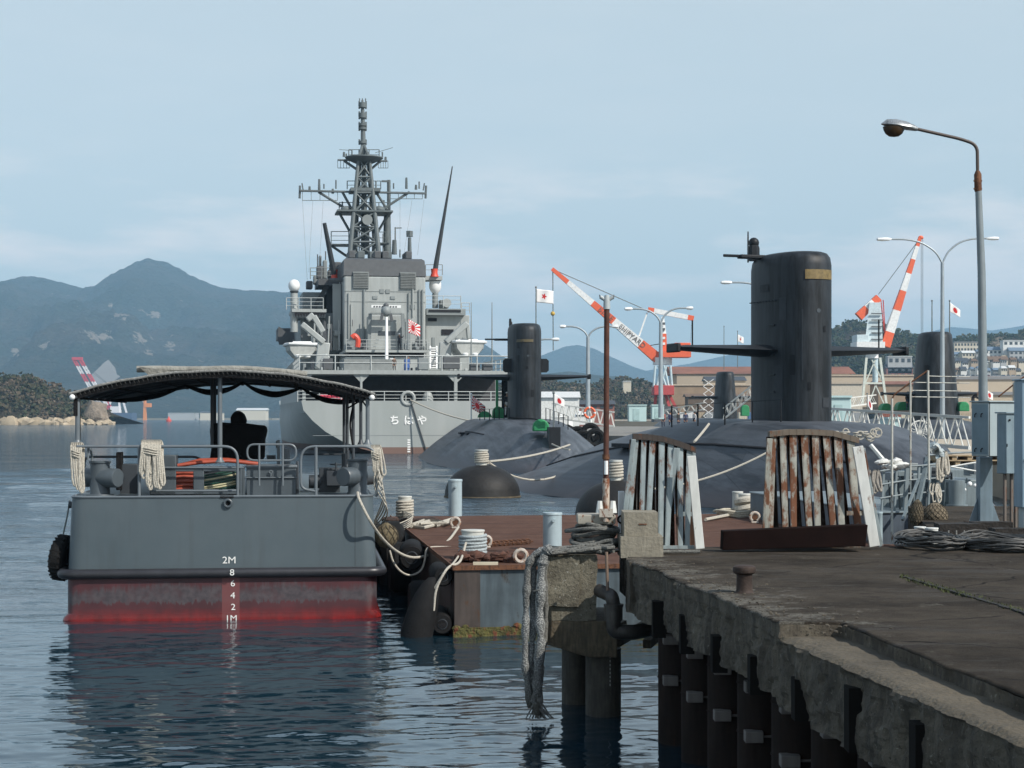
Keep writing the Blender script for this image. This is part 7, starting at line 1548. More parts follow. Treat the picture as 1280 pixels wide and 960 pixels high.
L(c_, b.inputs['Base Color']); bp = n.nodes.new('ShaderNodeBump'); bp.inputs['Strength'].default_value = 1; bp.inputs['Distance'].default_value = .025; L(nn(24, (1,1,1), 10, .8), bp.inputs['Height']); L(bp.outputs[0], b.inputs['Normal'])
quaym = m
m, n, b = mat_custom('quay edge concrete'); L = n.links.new; b.inputs['Roughness'].default_value = .92; t = n.nodes.new('ShaderNodeTexCoord')
c_ = mixc(mr(nn(2.5), .35, .65), (.07,.058,.042), (.15,.128,.095)); c_ = mixc(mr(nn(7, (1,1,.18), 6, .7), .45, .62, 0, .85), c_, (.045,.038,.03)); c_ = mixc(mr(nn(32, (1,1,1), 4, .8), .58, .66), c_, (.03,.026,.02)); c_ = mixc(mr(nn(20, (1,1,1), 5, .8, (3,3,3)), .62, .68), c_, (.30,.28,.23))
L(c_, b.inputs['Base Color']); bp = n.nodes.new('ShaderNodeBump'); bp.inputs['Strength'].default_value = 1; bp.inputs['Distance'].default_value = .03; L(nn(16, (1,1,1), 8, .75), bp.inputs['Height']); L(bp.outputs[0], b.inputs['Normal'])
edgem = m
QZ = 1.9
def qx(y): return 1.28+(19.9-y)*.133      # outer line of the quay
quay = thing('quay', 'dark weathered concrete quay in the foreground', 'quay', (0,0,0)); del quay['label']; del quay['category']; quay['kind'] = 'structure'
def inner(y): return 2.57+(13.75-y)*.105 if y < 13.9 else None
# top sheet with ragged edge
ys = list(np.arange(2.0, 19.95, .045)); mb = MB(); E_ = []
for y in ys:
    if y < 13.75: x = 2.57+(13.75-y)*.105+.02*noise.noise(Vector((y*6,0,0)))+.035*noise.noise(Vector((y*1.7,3,0)))
    else: x = qx(y)+.07*max(0, noise.noise(Vector((y*2.3,1,0))))+.035*noise.noise(Vector((y*9,1,0)))+.12*max(0, noise.noise(Vector((y*.9+2,5,0)))-.15)
    E_.append(x)
V_ = []; nxs = 40
for y, x in zip(ys, E_):
    for i in range(nxs+1):
        t_ = i/nxs; X_ = x+(16-x)*t_**2.2; z_ = QZ+.012*noise.noise(Vector((X_*1.1,y*1.1,0)))+.006*noise.noise(Vector((X_*7,y*7,0)))-(.02*(1-i/2) if i < 2 else 0)
        V_.append((X_, y, z_))
mb.v = V_
for j in range(len(ys)-1):
    for i in range(nxs): a = j*(nxs+1)+i; mb.f.append((a,a+1,a+nxs+2,a+nxs+1))
mb.o('surface', quaym, quay, ang=60)
def wallstrip(name, xs, ztop, zbot, mat, amp=.02, rows=14, ragged=.0, par=quay, xin=None):
    mb = MB(); 
    for j, (y, x) in enumerate(zip(ys, xs)):
        zb = zbot+ragged*noise.noise(Vector((y*1.3,9,0)))+ragged*.5*noise.noise(Vector((y*5,9,0)))
        for i in range(rows+1):
            t_ = i/rows; z_ = ztop+(zb-ztop)*t_; fine = noise.noise(Vector((y*26,z_*26,2)))*.25
            d = amp*(noise.noise(Vector((y*3,z_*3,7)))+.6*noise.noise(Vector((y*11,z_*11,7)))+.8*max(0,noise.noise(Vector((y*1.4,z_*2.0,3)))-.1)*2.2+(.55 if noise.noise(Vector((y*2.6,z_*3.4,13))) > .13 else 0)+(.4 if noise.noise(Vector((y*7.5,z_*8,23))) > .18 else 0)+fine)
            mb.v.append((x+(d if i > 0 else 0)+.0, y, z_))
    for j in range(len(ys)-1):
        for i in range(rows): a = j*(rows+1)+i; mb.f.append((a,a+1,a+rows+2,a+rows+1))
    return mb.o(name, mat, par, ang=16)
LZ_ = QZ-.11
iled = [i for i, y in enumerate(ys) if y < 13.86]
outx = [qx(y)+.035*noise.noise(Vector((y*4,2,0)))+.02*noise.noise(Vector((y*13,2,0))) for y in ys]
wallstrip('slab_edge', E_, QZ-.02, QZ-.13, edgem, .015, 4)
# ledge
mb = MB(); nl = 14; yl = [ys[i] for i in iled]
for i_ in iled:
    y = ys[i_]; a = outx[i_]; b_ = E_[i_]+.05
    for k_ in range(nl+1): X_ = a+(b_-a)*k_/nl; mb.v.append((X_, y, LZ_+.012*noise.noise(Vector((X_*5,y*5,3)))-(.03*(1-k_/2) if k_ < 2 else 0)))
for j in range(len(iled)-1):
    for k_ in range(nl): a = j*(nl+1)+k_; mb.f.append((a,a+1,a+nl+2,a+nl+1))
mb.o('ledge', M('ledge concrete', (.085,.07,.048), .92, var=.3, vs=1.5, rust=.18, rcol=(.06,.045,.035), bump=.6, bs=25), quay, ang=60)
ys_all = ys
ys = [y for y in ys_all if y < 13.9]; wallstrip('ledge_face', outx[:len(ys)], LZ_-.03, 1.22, edgem, .038, 22, .035)
ys = [y for y in ys_all if y >= 13.86]; k0 = len(ys_all)-len(ys); wallstrip('face', [max(a, b_-.0) for a, b_ in zip(E_[k0:], E_[k0:])], QZ-.02, 1.30, edgem, .035, 22, .035)
ys = ys_all
# end face (the broken corner by the dolphin)
rough_box(1.30, 1.62, 19.5, 20.05, 1.35, QZ-.012, .012, 8, 8).o('end_block', edgem, quay, ang=50)
MB().box(1.5, 16, 19.7, 22.0, QZ-.5, QZ-.016).o('far_edge_slab', quaym, quay, smooth=False)
MB().loft([[(1.36,19.9,z_),(16,19.9,z_),(16,22.05,z_),(1.30,21.3,z_)] for z_ in (QZ-.5, QZ-.006)]).o('far_corner_slab', quaym, quay, smooth=False)
MB().loft([[(5.4,21.9,z_),(16,21.9,z_),(16,32,z_),(7.2,32,z_)] for z_ in (QZ-.5, QZ-.010)]).o('right_slab', quaym, quay, smooth=False)
MB().loft([[(qx(2)+2.2,2,z_),(16,2,z_),(16,22,z_),(qx(20)+2.3,22,z_)] for z_ in (-2, QZ-.55)]).o('retaining_wall', M('dark quay wall', (.03,.027,.023), .9), quay, smooth=False)
MB().loft([[(qx(2)+.12,2,z_),(16,2,z_),(16,19.9,z_),(qx(19.9)+.12,19.9,z_)] for z_ in (1.32, 1.40)]).o('underside', M('dark quay soffit', (.04,.036,.03), .9), quay, smooth=False)
# long kerb crack with moss
mb = MB(); P0 = Vector((gp(1130,722,QZ)[0], gp(1130,722,QZ)[1], 0)); P1 = Vector((gp(1300,773,QZ)[0], gp(1300,773,QZ)[1], 0))
pts = [P0.lerp(P1, i/50)+Vector((.03*noise.noise(Vector((i*.4,0,0))), 0, QZ+.006)) for i in range(51)]
for a, b_ in zip(pts, pts[1:]): mb.box(a.x-.02, a.x+.03, min(a.y,b_.y), max(a.y,b_.y), QZ-.01, QZ+.014)
mb.o('joint_crack', M('crack black', (.01,.009,.008), .95), quay, smooth=False)
mb = MB(); rg = random.Random(6)
for (p0_, p1_, n_) in ((1125,1215,520),(1215,1285,120)):
    for i in range(n_):
        px = rg.uniform(p0_, p1_); py = 721+(px-1125)*.29+rg.gauss(0,1.6); x, y = gp(px, py, QZ); a = rg.uniform(0,6.28); h = rg.uniform(.01,.035)
        mb.add([(x,y,QZ),(x+.012*math.cos(a),y+.012*math.sin(a),QZ),(x+.02*math.cos(a+1),y+.02*math.sin(a+1),QZ+h)], [(0,1,2)])
tag(mb.o('moss', M('dry moss green', (.06,.075,.022), .9, var=.4, vs=3), smooth=False), None, None, kind='stuff')
bpy.data.objects['moss']['label'] = 'green moss growing in the joint of the quay surface'; bpy.data.objects['moss']['category'] = 'moss'
# rubble on the edge
mb = MB()
for i in range(300):
    y = rg.uniform(13.0, 19.6); x = qx(y)+.05+abs(rg.gauss(0,.28)); k = len(mb.v); s_ = rg.uniform(.003,.014); mb.ball((x,y,QZ+s_*.3), s_, 5, (1.3,1,.6), 3)
    for q_ in range(k, len(mb.v)): v = Vector(mb.v[q_]); mb.v[q_] = tuple(v+Vector((noise.noise(v*60),noise.noise(v*60+Vector((4,0,0))),0))*s_*.6)
tag(mb.o('rubble', edgem, smooth=False), 'small concrete rubble scattered along the broken quay edge', 'rubble', kind='stuff')
# piles with brackets
pilem = M('shaded tarred pile', (.018,.012,.010), .85, spec=.15, var=.4, vs=3, rust=.25, rcol=(.06,.025,.015), dirt=.3); brm = M('grey pile bracket', (.15,.135,.125), .6, dirt=.2)  # pile tone also lowered to carry the shade under the quay edge
onm = ['farthest','second farthest','third farthest','fourth farthest','middle','fourth nearest','third nearest','second nearest','nearest visible']
proto = None
for i in range(9):
    y = 19.15-i*1.1; x = qx(y)+.48
    if proto is None:
        proto = thing('quay_pile', '', 'pile', (x,y,0), 0, 'tarred piles under the quay edge'); MB().cyl((0,0,-2),(0,0,1.33), .27, n=24).o('pile', pilem, proto)
        for z_ in (1.12, .68):
            MB().box(-.24,-.08,-.34,-.2,z_-.05,z_+.05).o('bracket', brm, proto, bevel=.006); MB().cyl((-.08,-.29,z_),(.3,-.29,z_), .012, n=6).o('tie_rod', brm, proto); MB().tube([(.272*math.cos(a),.272*math.sin(a),z_) for a in [k_*.3927 for k_ in range(16)]], .01, 5, closed=True).o('strap', pilem, proto)
        c = proto
    else: c = copy_tree(proto, loc=(x,y,0))
    c['label'] = '%s shaded tarred pile with two grey brackets under the quay edge' % onm[i]
for i in range(7):
    y = 18.3-i*1.25; x = qx(y); MB().box(x-.035, x+.1, y-.09, y+.09, 1.22, 1.22+rg.uniform(.3,.45)).o('timber_stub', M('black timber stub', (.01,.009,.008), .95, spec=.1), quay, smooth=False)
# mushroom bollard on quay
x, y = gp(930.5, 741, QZ); u_ = y/F
r = thing('quay_bollard', 'small brown mushroom headed iron bollard standing alone on the quay', 'bollard', (x,y,QZ))
MB().lathe([(u_*13,0),(u_*11,.012),(u_*10.2,.03),(u_*9.8,u_*22),(u_*10.5,u_*24)], n=28).o('stem', M('bollard brown iron', (.036,.024,.019), .7, var=.45, vs=14, bump=.3, bs=60, spec=.3), r)
MB().lathe([(u_*10,u_*23),(u_*14,u_*25.5),(u_*14.8,u_*29),(u_*14,u_*32.5),(u_*11,u_*34.2),(u_*4,u_*34.6)], n=28).o('head', M('bollard brown iron', (.036,.024,.019), .6), r)

# ---------------- steel stands ----------------
stm = M('stand pale blue steel', (.25,.30,.31), .55, var=.2, vs=3, rust=.42, rcol=(.13,.05,.025), dirt=.25); stm2 = M('stand rusty steel', (.31,.31,.27), .65, var=.3, vs=3, rust=.62, rcol=(.15,.06,.028), dirt=.3); std = M('stand dark steel', (.045,.035,.03), .75, rust=.3, vs=5); stb = M('stand inner steel', (.12,.10,.08), .75, rust=.75, vs=3, rcol=(.07,.035,.02), dirt=.3)
def stand(label, D, top, bot, rib, mat, sidepx, legmat, depth=.55):
    """top: list of (px,py) of arched head beam; bot: (px0, px1, py) of the foot line; folded ribs between"""
    f = Frame((bot[0]+bot[1])/2, D); f.z0 = QZ; r = thing('steel_stand', label, 'stand', (f.X, D, QZ)); 
    def tp(t, y=0):
        k = t*(len(top)-1); i = min(int(k), len(top)-2); a = k-i; return Vector(f.p(top[i][0]+(top[i+1][0]-top[i][0])*a, top[i][1]+(top[i+1][1]-top[i][1])*a, y))
    def bp_(t, y=0): return Vector(f.p(bot[0]+(bot[1]-bot[0])*t, bot[2]+(bot[3]-bot[2])*t if len(bot) > 3 else bot[2], y))
    n_ = 12; hb_ = MB(); a0 = [tp(i/n_, depth*.5) for i in range(n_+1)]
    for a, b_ in zip(a0, a0[1:]):
        dd = (b_-a)*.02; a = a-dd; b_ = b_+dd; hb_.hexa([tuple(a+Vector((0,-.09,-.05))), tuple(b_+Vector((0,-.09,-.05))), tuple(b_+Vector((0,.09,-.05))), tuple(a+Vector((0,.09,-.05)))], [tuple(a+Vector((0,-.09,.02))), tuple(b_+Vector((0,-.09,.02))), tuple(b_+Vector((0,.09,.02))), tuple(a+Vector((0,.09,.02)))])
    hb_.o('head_beam', std if mat is stm else M('head beam brown grey', (.13,.105,.08), .8, rust=.4, vs=4), r, smooth=False)
    for side, y0 in (('front', 0.0), ('back', depth)):
        for i in range(rib):
            t0 = (i+.12)/rib; wd = .58/rib; a = tp(t0, depth*.5)+Vector((0,-.06 if side == 'front' else .06,-.05)); b_ = tp(t0+wd, depth*.5)+Vector((0,-.06 if side == 'front' else .06,-.05))
            sh = (.5/rib if side == 'back' else (.30/rib if i % 2 else -.05/rib)); c = bp_(max(0,min(1,t0+sh)), y0); d = bp_(max(0,min(1,t0+wd*.75+sh)), y0); m0 = (a+b_)/2; 
            ms = MB(); fw = .032
            # L angle: wide face plus flange turned inwards
            ms.loft([[tuple(a), tuple(b_), tuple(b_+Vector((0,.012,0))), tuple(a+Vector((0,.012,0)))], [tuple(c), tuple(d), tuple(d+Vector((0,.012,0))), tuple(c+Vector((0,.012,0)))]])
            fl = Vector((.05,.15,0)) if side == 'front' else Vector((-.05,-.12,0))
            ms.loft([[tuple(a+Vector((-.006,0,0))), tuple(a+Vector((.006,.0,0))), tuple(a+fl+Vector((.006,0,0))), tuple(a+fl+Vector((-.006,0,0)))], [tuple(c+Vector((-.006,0,0))), tuple(c+Vector((.006,0,0))), tuple(c+fl+Vector((.006,0,0))), tuple(c+fl+Vector((-.006,0,0)))]])
            ms.o('rib', mat if side == 'front' else stb, r, smooth=False)
    # side legs
    for (pa_, pb_, wpx, y, mm) in sidepx:
        a = Vector(f.p(*pa_, y)); b_ = Vector(f.p(*pb_, y)); MB().beam(a, b_, f.w(wpx), .05).o('leg', mm, r, smooth=False, bevel=.006)
    for z_ in (.42,): MB().beam(bp_(.82,depth*.6)+Vector((0,0,z_)), bp_(.99,depth*.6)+Vector((0,0,z_)), .05).o('cross_bar', mat, r, smooth=False)
    MB().beam(bp_(0,.0)+Vector((0,0,.02)), bp_(1,.0)+Vector((0,0,.02)), .04).o('foot_bar', mat, r, smooth=False); MB().beam(bp_(0,depth)+Vector((0,0,.02)), bp_(1,depth)+Vector((0,0,.02)), .04).o('foot_bar', mat, r, smooth=False)
    return r, f
stand('left blue grey steel stand with leaning ribs and dark arched head beam', 20.9, [(791,544),(808,544.5),(828,547),(848,553),(869,561)], (781,868,686), 7, stm, [((864,570),(875,686),11,-.06,whited),((792,549),(780,650),6,.1,stm),((866,565),(858,686),7,.55,stm),((846,560),(829,683),8,.2,stm)], whited)
stand('right rusty white steel stand with leaning ribs above the dark trough', 21.4, [(961,541),(985,538.5),(1013,538.5),(1040,540),(1072,549)], (958,1080,684), 8, stm2, [((1072,558),(1093,683),13,-.06,whited),((1078,560),(1101,683),6,.25,stm),((962,548),(956,662),7,.05,stm2)], whited)
mb = MB(); f = Frame(993, 21.0); f.z0 = QZ
MB_ = MB().loft([[f.p(903,688), f.p(1082,683), tuple(Vector(f.p(1082,683))+Vector((0,.25,0))), tuple(Vector(f.p(903,688))+Vector((0,.25,0)))], [f.p(904,664), f.p(1085,656), tuple(Vector(f.p(1085,656))+Vector((0,.25,0))), tuple(Vector(f.p(904,664))+Vector((0,.25,0)))]])
o = MB_.o('steel_trough', M('dark maroon steel', (.008,.0035,.003), .9, var=.4, vs=4, spec=.1), smooth=False, bevel=.008); tag(o, 'long dark maroon steel plate lying at the foot of the right steel stand', 'steel plate', loc=(f.X, 21.0, QZ))
o = MB().tube([(0,0,0),(.2,.02,.0),(.45,0,.0)], .022, 8).o('cable', roped); tag(o, 'dark cable end lying behind the quay block at the foot of the left stand', 'cable', loc=(gx(828,20.5),20.6,QZ+.03))
# ---------------- grey work boat and gear at the right ----------------
gb = Frame(1150, 33, 8, 0); gr = thing('work_boat', 'grey work boat with rails moored beyond the quay under the grey cabinets', 'boat', gb.loc(), gb.a)
gm = M('work boat grey', (.17,.21,.225), .5, var=.15, vs=2, dirt=.25); gmd = M('work boat dark hull', (.065,.085,.11), .5, var=.2, dirt=.2)
def gbx(px0, px1, py0, py1, y0, dep, mat, name, bev=.02): return MB().box(gb.lx(px0,y0), gb.lx(px1,y0), y0, y0+dep, gb.z(py1,y0), gb.z(py0,y0)).o(name, mat, gr, bevel=bev)
gbx(1102, 1230, 641, 700, 0, 9, gmd, 'hull'); gbx(1100, 1232, 639, 642, -.03, 9, gm, 'deck_edge')
gbx(1104, 1178, 592, 641, 1.5, .1, gm, 'bulwark'); gbx(1185, 1235, 600, 640, .8, 1.5, gm, 'winch_housing'); gbx(1170, 1240, 587, 603, 3, 2, gm, 'cabin_top'); gbx(1193, 1209, 602, 632, .4, .6, gm, 'funnel', .04)
MB().cyl(gb.p(1196,652,-.6), gb.p(1196,600,-.6), gb.w(10), n=20).o('grey_bollard', gm, gr); MB().lathe([(gb.w(13),0),(gb.w(13),.04)], gb.p(1196,633,-.6), 18).o('bollard_flange', gm, gr)
for px in (1102,1118,1131,1146,1160,1172): MB().beam(gb.p(px,641,.2), gb.p(px+3,580+(px%5),.3), gb.w(5 if px%2 else 3)).o('stanchion', gm, gr, bevel=.01)
for py in (583,600,617): MB().tube([gb.p(1100,py+6,.2), gb.p(1135,py,.25), gb.p(1180,py-3,.3)], gb.w(1.1), 8).o('rail', gm, gr)
MB().tube([gb.p(1160,569,.2), gb.p(1195,566,.2), gb.p(1226,565,.2)], gb.w(1.2), 8).o('rail', gm, gr); MB().tube([gb.p(1188,583,.0), gb.p(1215,588,.0), gb.p(1240,592,0)], gb.w(1), 8).o('rail', whited, gr); MB().tube([gb.p(1190,583,.1), gb.p(1226,577,.1)], gb.w(1), 8).o('rail', whited, gr)
MB().cyl(gb.p(1150,586,.6), gb.p(1178,582,.9), gb.w(5), n=12).o('roller', gm, gr); MB().beam(gb.p(1145,640,0), gb.p(1160,572,.4), gb.w(5)).o('derrick_post', gm, gr); MB().beam(gb.p(1148,600,.1), gb.p(1128,650,-.5), gb.w(3)).o('strut', gm, gr)
rg = random.Random(44)
for i in range(26):
    px = rg.uniform(1104, 1222); py = rg.uniform(588, 638); w_ = rg.uniform(3,12); h_ = rg.uniform(3,14); gbx(px, px+w_, py-h_, py, rg.uniform(.5,2.6), .3, rg.choice([gm,gm,navyd,railg,shipg2]), 'deck_gear', .01)
for i in range(14): px = rg.uniform(1102,1215); py = rg.uniform(585,612); MB().tube([gb.p(px,py,.3), gb.p(px+rg.uniform(-4,4),640,.3+rg.uniform(0,1))], gb.w(rg.uniform(.6,1.6)), 8).o('pipe', rg.choice([gm,navyd,railg]), gr)
for px,py,s_ in ((1212,605,3.2),(1219,607,2.6),(1206,612,2)): MB().ball(gb.p(px,py,-.1), gb.w(s_), 10).o('deck_light', whp, gr)
def rbundle(label, px0, px1, pt, pb, D, n_, r_, mat, seed):
    rg = random.Random(seed); f = Frame((px0+px1)/2, D); f.z0 = CH-(pt-HY)/F*D; mb = MB(); w_ = f.w(px1-px0)/2; H = f.w(pb-pt)
    for i in range(n_):
        x = rg.uniform(-w_,w_); h = H*rg.uniform(.5,1); mb.tube(bend([(x,0,0),(x-.03,-.05,-h*.5),(x+rg.uniform(-.05,.05),-.06,-h),(x+.06,-.02,-h*.8),(x+.05,.03,-h*.3),(x+.02,.03,.0),(x+.01,.0,.03)], .05, 3), r_, 7, closed=True)
    return tag(mb.o('rope_hank', mat), label, 'rope', loc=(f.X, D, f.z0))
rbundle('tan rope hank hung on the post of the grey work boat', 1172, 1184, 566, 604, 31, 6, .02, rope, 3)
rbundle('grey rope hank hung at the left rail of the grey work boat', 1086, 1098, 590, 619, 30, 5, .02, M('rope tan grey', (.25,.23,.2), .95, var=.4, vs=30), 5)
rbundle('pale rope tangle on the foredeck of the grey work boat', 1158, 1176, 606, 632, 32, 7, .014, rope, 6)
q_ = P(1112,580,31); mb = MB(); 
for i in range(9): mb.ball((rg.uniform(-.2,.22), rg.uniform(-.1,.1), rg.uniform(-.05,.05)), rg.uniform(.05,.09), 10, (1.8,1,.7), 7)
for q2 in range(len(mb.v)): v = Vector(mb.v[q2]); mb.v[q2] = tuple(v+Vector((noise.noise(v*12),noise.noise(v*12+Vector((4,0,0))),noise.noise(v*12+Vector((0,4,0)))))*.05)
tag(mb.o('canvas_bundle', M('white canvas', (.6,.6,.57), .9, bump=.5, bs=20)), 'white canvas bundle lashed on the left rail of the grey work boat', 'canvas bundle', loc=q_)
q_ = P(1168,560,30.5); mb = MB(); mb.ball((0,0,0), .12, 14, (1.1,.8,.7), 10); mb.ball((.09,.0,-.08), .08, 14, (.8,.8,1.3), 10)
for q2 in range(len(mb.v)): v = Vector(mb.v[q2]); mb.v[q2] = tuple(v+Vector((noise.noise(v*14),noise.noise(v*14+Vector((4,0,0))),noise.noise(v*14+Vector((0,4,0)))))*.09)
tag(mb.o('cloth_heap', M('pale blue and grey cloth', (.22,.32,.38), .9, col2=(.45,.44,.40), vs=6)), 'heap of pale cloth on top of the rope post of the grey work boat', 'cloth', loc=q_)
# basket fenders
def basket(label, px0, px1, pt, pb, D, tilt, mat):
    f = Frame((px0+px1)/2, D); r = thing('basket_fender', label, 'fender', (f.X, D, CH-(pb-HY)/F*D)); w_ = f.w(px1-px0)/2; H = f.w(pb-pt)
    prof = [(.1*w_,0),(.6*w_,H*.06),(.95*w_,H*.25),(w_,H*.45),(.8*w_,H*.72),(.35*w_,H*.95),(.06*w_,H)]
    MB().lathe(prof, n=22).o('body', mat, r); mb = MB()
    for k_ in range(14):
        for sg in (-1, 1): mb.tube([((np.interp(t_, [0,.06,.25,.45,.72,.95,1], [.1,.6,.95,1,.8,.35,.06])*w_*1.01)*math.cos(k_*.4488+sg*t_*2), (np.interp(t_, [0,.06,.25,.45,.72,.95,1], [.1,.6,.95,1,.8,.35,.06])*w_*1.01)*math.sin(k_*.4488+sg*t_*2), H*t_) for t_ in [i/10 for i in range(11)]], .006, 4)
    mb.o('netting', M('dark net cord', (.05,.04,.025), .95), r); r.rotation_euler = (0, tilt, 0); return r
bas = M('brown woven fender', (.11,.09,.06), .95, var=.4, vs=20, bump=1, bs=45)
basket('dark woven basket fender hanging left of the wider tan one', 1135, 1153, 624, 658, 27.5, .1, bas); basket('wide tan woven basket fender in front of the grey bollard', 1153, 1185, 628, 656, 27.8, .0, M('tan woven fender', (.16,.13,.09), .95, var=.4, vs=20, bump=1, bs=45))
# platform railings (rusty white scaffold rails)
rwm = M('rusty white scaffold', (.42,.42,.38), .6, rust=.4, vs=5, rcol=(.14,.07,.04)); fr = Frame(1140, 24.5); fr.z0 = QZ
r = thing('scaffold_railing', 'rusty white railing frame with sloping handrail left of the grey cabinets', 'railing', (fr.X, 24.5, QZ))
for a, b_, w_ in (((1115,678),(1115,498),3),((1138,600),(1138,475),2.6),((1161,600),(1160,463),3)): MB().tube([fr.p(*a), fr.p(*b_)], fr.w(w_/2), 10).o('upright', rwm, r)
MB().tube([fr.p(1115,499), fr.p(1118,493), fr.p(1137,479), fr.p(1160,463)], fr.w(1), 8).o('handrail', rustm, r)
for py in (470,478,488,496): MB().tube([fr.p(1140 if py > 470 else 1160,py,-.0), fr.p(1175,py+.5,1.2), fr.p(1212,py+1,3)], fr.w(.65), 6).o('wire', rwm, r)
r = thing('scaffold_railing', 'second rusty railing with sloping bar above the cabinets at the right edge', 'railing', (P(1268,0,29).x, 29, QZ)); fr = Frame(1268, 29); fr.z0 = QZ
MB().tube([fr.p(1268,640), fr.p(1268,478)], fr.w(2.2), 10).o('upright', rwm, r); MB().tube([fr.p(1248,496), fr.p(1268,480), fr.p(1284,468)], fr.w(1), 8).o('handrail', rustm, r)
# cabinets
def cab(label, cx, D, yaw, w_, dep, h, zb, mat, extra=None):
    r = thing('cabinet', label, 'cabinet', (cx, D, zb), yaw); MB().box(-w_/2,w_/2,-dep/2,dep/2,0,h).o('body', mat, r, bevel=.01); MB().box(-w_/2-.02,w_/2+.02,-dep/2-.03,dep/2+.02,h+.002,h+.022).o('lid', mat, r, bevel=.004); return r
# big cabinet on the lamp post: narrow door face towards left-front, broad side to the right
D = 26.0; zb = gz(570, D); h = gz(503, D)-zb; yaw = R(32)
bc = cab('large blue grey cabinet clamped on the lamp post at the right', gx(1243,D), D, yaw, .60, .34, h, zb, boxg)
# narrow left face details
MB().box(-.304,-.30,-.15,.15,.03,h-.03).o('side_door', M('shaded cabinet side door', (.17,.235,.27), .5), bc, smooth=False)  # darker tone puts the shade of the narrow left face into the door
for z_ in (.12, h-.16):
    for y in (-.05, .07): MB().tube([(-.306,y,z_),(-.335,y,z_-.02),(-.335,y,z_-.06)], .008, 6).o('latch', black, bc)
MB().box(-.29,-.282,-.176,-.17,.0,h).o('door_gap', black, bc, smooth=False)
D = 24.6; zb = gz(592, D); h = gz(517, D)-zb
sc = cab('smaller grey cabinet with dark button in front of the large one', gx(1262,D), D, R(20), .27, .22, h, zb, M('cabinet grey', (.19,.26,.30), .45, dirt=.15, rust=.08)); MB().cyl((-.085,-.115,h-.09),(-.085,-.128,h-.09), .014, n=12).o('button', black, sc); MB().box(.03,.034,-.114,-.109,.01,h-.01).o('door_gap', black, sc, smooth=False); MB().box(-.128,-.12,-.122,-.108,h*.45,h*.5).o('lock', black, sc)
for x in (-.08,.03,.1): MB().box(x-.016,x+.016,-.02,.02,-zb+QZ,0).o('leg', M('brown grey leg', (.12,.10,.085), .7, rust=.3), sc, smooth=False)
D = 23.2; zb = gz(634, D); h = gz(476, D)-zb
tc_ = cab('tall blue cabinet cut off by the right edge', gx(1290,D), D, R(4), .38, .3, h, zb, M('cabinet mid blue', (.19,.28,.35), .42, var=.08, vs=2, dirt=.12)); MB().lathe([(.05,0),(.05,.01)], n=4).v
MB().loft([[(-.03+.045*math.cos(a), y, h*.87+.09*math.sin(a)) for a in [k_*.3927 for k_ in range(16)]] for y in (-.152,-.16)]).o('oval_window', black, tc_); MB().tube([(-.15,-.155,h*.38),(-.15,-.18,h*.38),(-.17,-.18,h*.38),(-.17,-.18,h*.3)], .007, 6).o('handle', black, tc_)
for x in (-.12,.12): MB().box(x-.025,x+.025,-.1,.1,-zb+QZ,0).o('leg', boxg, tc_, smooth=False)
# post flare under the lamp pole
fr = Frame(1230, 26.45); fr.z0 = QZ
r = thing('pole_footing', 'flared grey steel footing of the near lamp post', 'footing', (fr.X, 26.45, QZ)); MB().box(fr.lx(1222.5), fr.lx(1238.5), -.1, .12, 0, fr.z(571)).o('square_column', M('column blue grey', (.16,.22,.26), .5, dirt=.2, rust=.1), r, bevel=.01)
for sg in (-1, 1): MB().prism([fr.p(1230.5+sg*8.2,622,0), fr.p(1230.5+sg*8.2,652,0), fr.p(1230.5+sg*19,652,0)], (0,.02,0)).o('gusset', M('column blue grey', (.16,.22,.26), .5), r, smooth=False)
MB().box(fr.lx(1210), fr.lx(1250), -.2, .25, -.0, .03).o('base_plate', rustm, r, smooth=False)
# sleepers and cables
sl = M('black tarred timber', (.018,.015,.013), .85, var=.5, vs=5, bump=.4, bs=20)
for i, (px0, px1, py0, py1, D, lab) in enumerate(((1171,1222,654,677,23.4,'long black timber baulk behind the left cable coil'),(1215,1262,652,672,24.2,'black timber baulk under the lamp post footing'),(1240,1284,660,680,22.8,'short black timber baulk at the right edge'))):
    f = Frame((px0+px1)/2, D); o = rough_box(-f.w(px1-px0)/2, f.w(px1-px0)/2, -.15, .15, 0, f.w(py1-py0), .008, 8, i).o('timber_baulk', sl, ang=50); tag(o, lab, 'timber', loc=(f.X, D, CH-(py1-HY)/F*D))
def coil(label, px0, px1, pt, pb, D, n_, seed, r_=.011):
    rg = random.Random(seed); f = Frame((px0+px1)/2, D); w_ = f.w(px1-px0)/2; mb = MB()
    for i in range(n_):
        a0 = rg.uniform(0,6.28); rx = w_*rg.uniform(.72,1.0); ry = rg.uniform(.5,.85); zc = rg.uniform(.01,.16)
        mb.tube([(rx*math.cos(a)+.04*math.sin(3*a+a0), ry*math.sin(a), zc*(1-.35*abs(math.cos(a)))+.012*math.sin(5*a+a0)+.01) for a in [k_*6.283/34 for k_ in range(34)]], r_, 6, closed=True)
    return tag(mb.o('cable_coil', M('black grey cable', (.05,.05,.048), .6, var=.5, vs=12)), label, 'cable coil', loc=(f.X, D, QZ+.0))
coil('flat coil of dark cable on the quay left of the bigger coil', 1122, 1206, 678, 693, 21.9, 20, 3); coil('big heaped coil of dark cable at the right edge of the quay', 1196, 1300, 674, 697, 21.6, 34, 4, .012)
mb = MB(); 
for i in range(4): mb.tube([(-.15+i*.1,0,.0+.0*i),( -.14+i*.1,.02,.08),(-.12+i*.1,.1,.14)], .01, 6)
tag(mb.o('cable_tails', roped), 'loose cable tails sticking up between the two coils', 'cable', loc=(gx(1200,22.3), 22.3, QZ+.02))
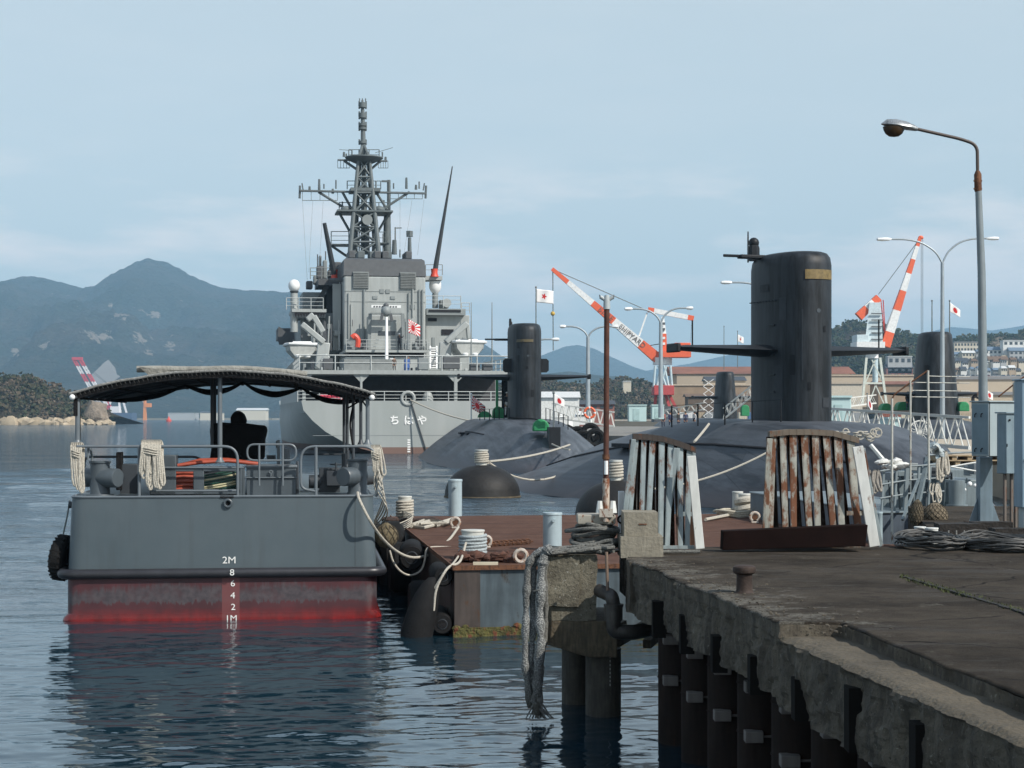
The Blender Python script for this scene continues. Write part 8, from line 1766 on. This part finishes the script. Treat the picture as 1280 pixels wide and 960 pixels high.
bitt('white square topped bollard left of the pair beside the tarred baulks', 1150, 652, 677, 15, whited, D=23.2, z=QZ-.1, name='short_bollard'); bitt('white round bollard right of the pair beside the tarred baulks', 1164.5, 653, 678, 17, whited, D=23.0, z=QZ-.1, name='short_bollard'); bitt('pale blue post tucked behind the leg of the right steel stand', 1098.5, 634, 672, 10, pale, D=24.0, z=QZ-.1, name='mooring_post')
# pallets on the sandy pier
plm = M('pallet wood', (.34,.25,.15), .85, var=.3, vs=6)
for i, (px, py, lab) in enumerate(((1192,572,'wooden pallet upper in the stack beyond the grey cabinet'),(1196,578,'wooden pallet lower in the stack beyond the grey cabinet'))):
    D = 62; p = P(px+14, py, D); r = thing('pallet', lab, 'pallet', p, .1)
    for x in (-1.1,-.55,0,.55,1.1): MB().box(x-.08,x+.08,-.5,.5,-.1,.06).o('block', plm, r, smooth=False)
    MB().box(-1.2,1.2,-.55,.55,.061,.10).o('top_boards', plm, r, smooth=False)
q_ = P(1146,560,78); o = MB(); 
for k_ in range(10): o.tube(arc((0,0,0), 1.0-.0*k_, 0, 360, 22)[:-1], .05, 6, closed=True); break
o2 = thing('cable_reel', 'white spoked cable reel leaning inside the white gangway bracing', 'reel', P(1150,540,79)); MB().tube(arc((0,0,0), .5, 0, 360, 22)[:-1], .035, 8, closed=True).o('rim', tw, o2)
for k_ in range(8): a = k_*math.pi/8; MB().cyl((.48*math.cos(a),0,.48*math.sin(a)),(-.48*math.cos(a),0,-.48*math.sin(a)), .014, n=6).o('spoke', tw, o2)
# white rope heaps at foot of nearest sail right side
mb = MB(); rg = random.Random(77)
for i in range(22): mb.tube(arc((rg.uniform(-.8,.8), rg.uniform(-.1,.1), rg.uniform(-.1,.15)), rg.uniform(.08,.16), 0, 360, 10, rg.choice(['xz','xy']))[:-1], .026, 6, closed=True)
tag(mb.o('rope_heap', rope), 'heap of white rope behind the head of the right steel stand', 'rope', loc=P(1070,545,60))
line('pale steel handrail slanting at the left end of the work boat', P(1088,556,40), P(1106,577,40), 0, .05, whited)
# ---------------- haze ----------------
hm = bpy.data.materials.new('haze'); hm.use_nodes = True; n = hm.node_tree; n.nodes.clear(); oo = n.nodes.new('ShaderNodeOutputMaterial'); vp = n.nodes.new('ShaderNodeVolumePrincipled')
vp.inputs['Color'].default_value = (.44,.74,1,1); vp.inputs['Density'].default_value = HAZE; vp.inputs['Anisotropy'].default_value = 0; n.links.new(vp.outputs[0], oo.inputs['Volume'])
hz_ = MB().box(-5200,5200,-400,10600,-12,640).o('haze', hm, smooth=False); hz_['kind'] = 'stuff'
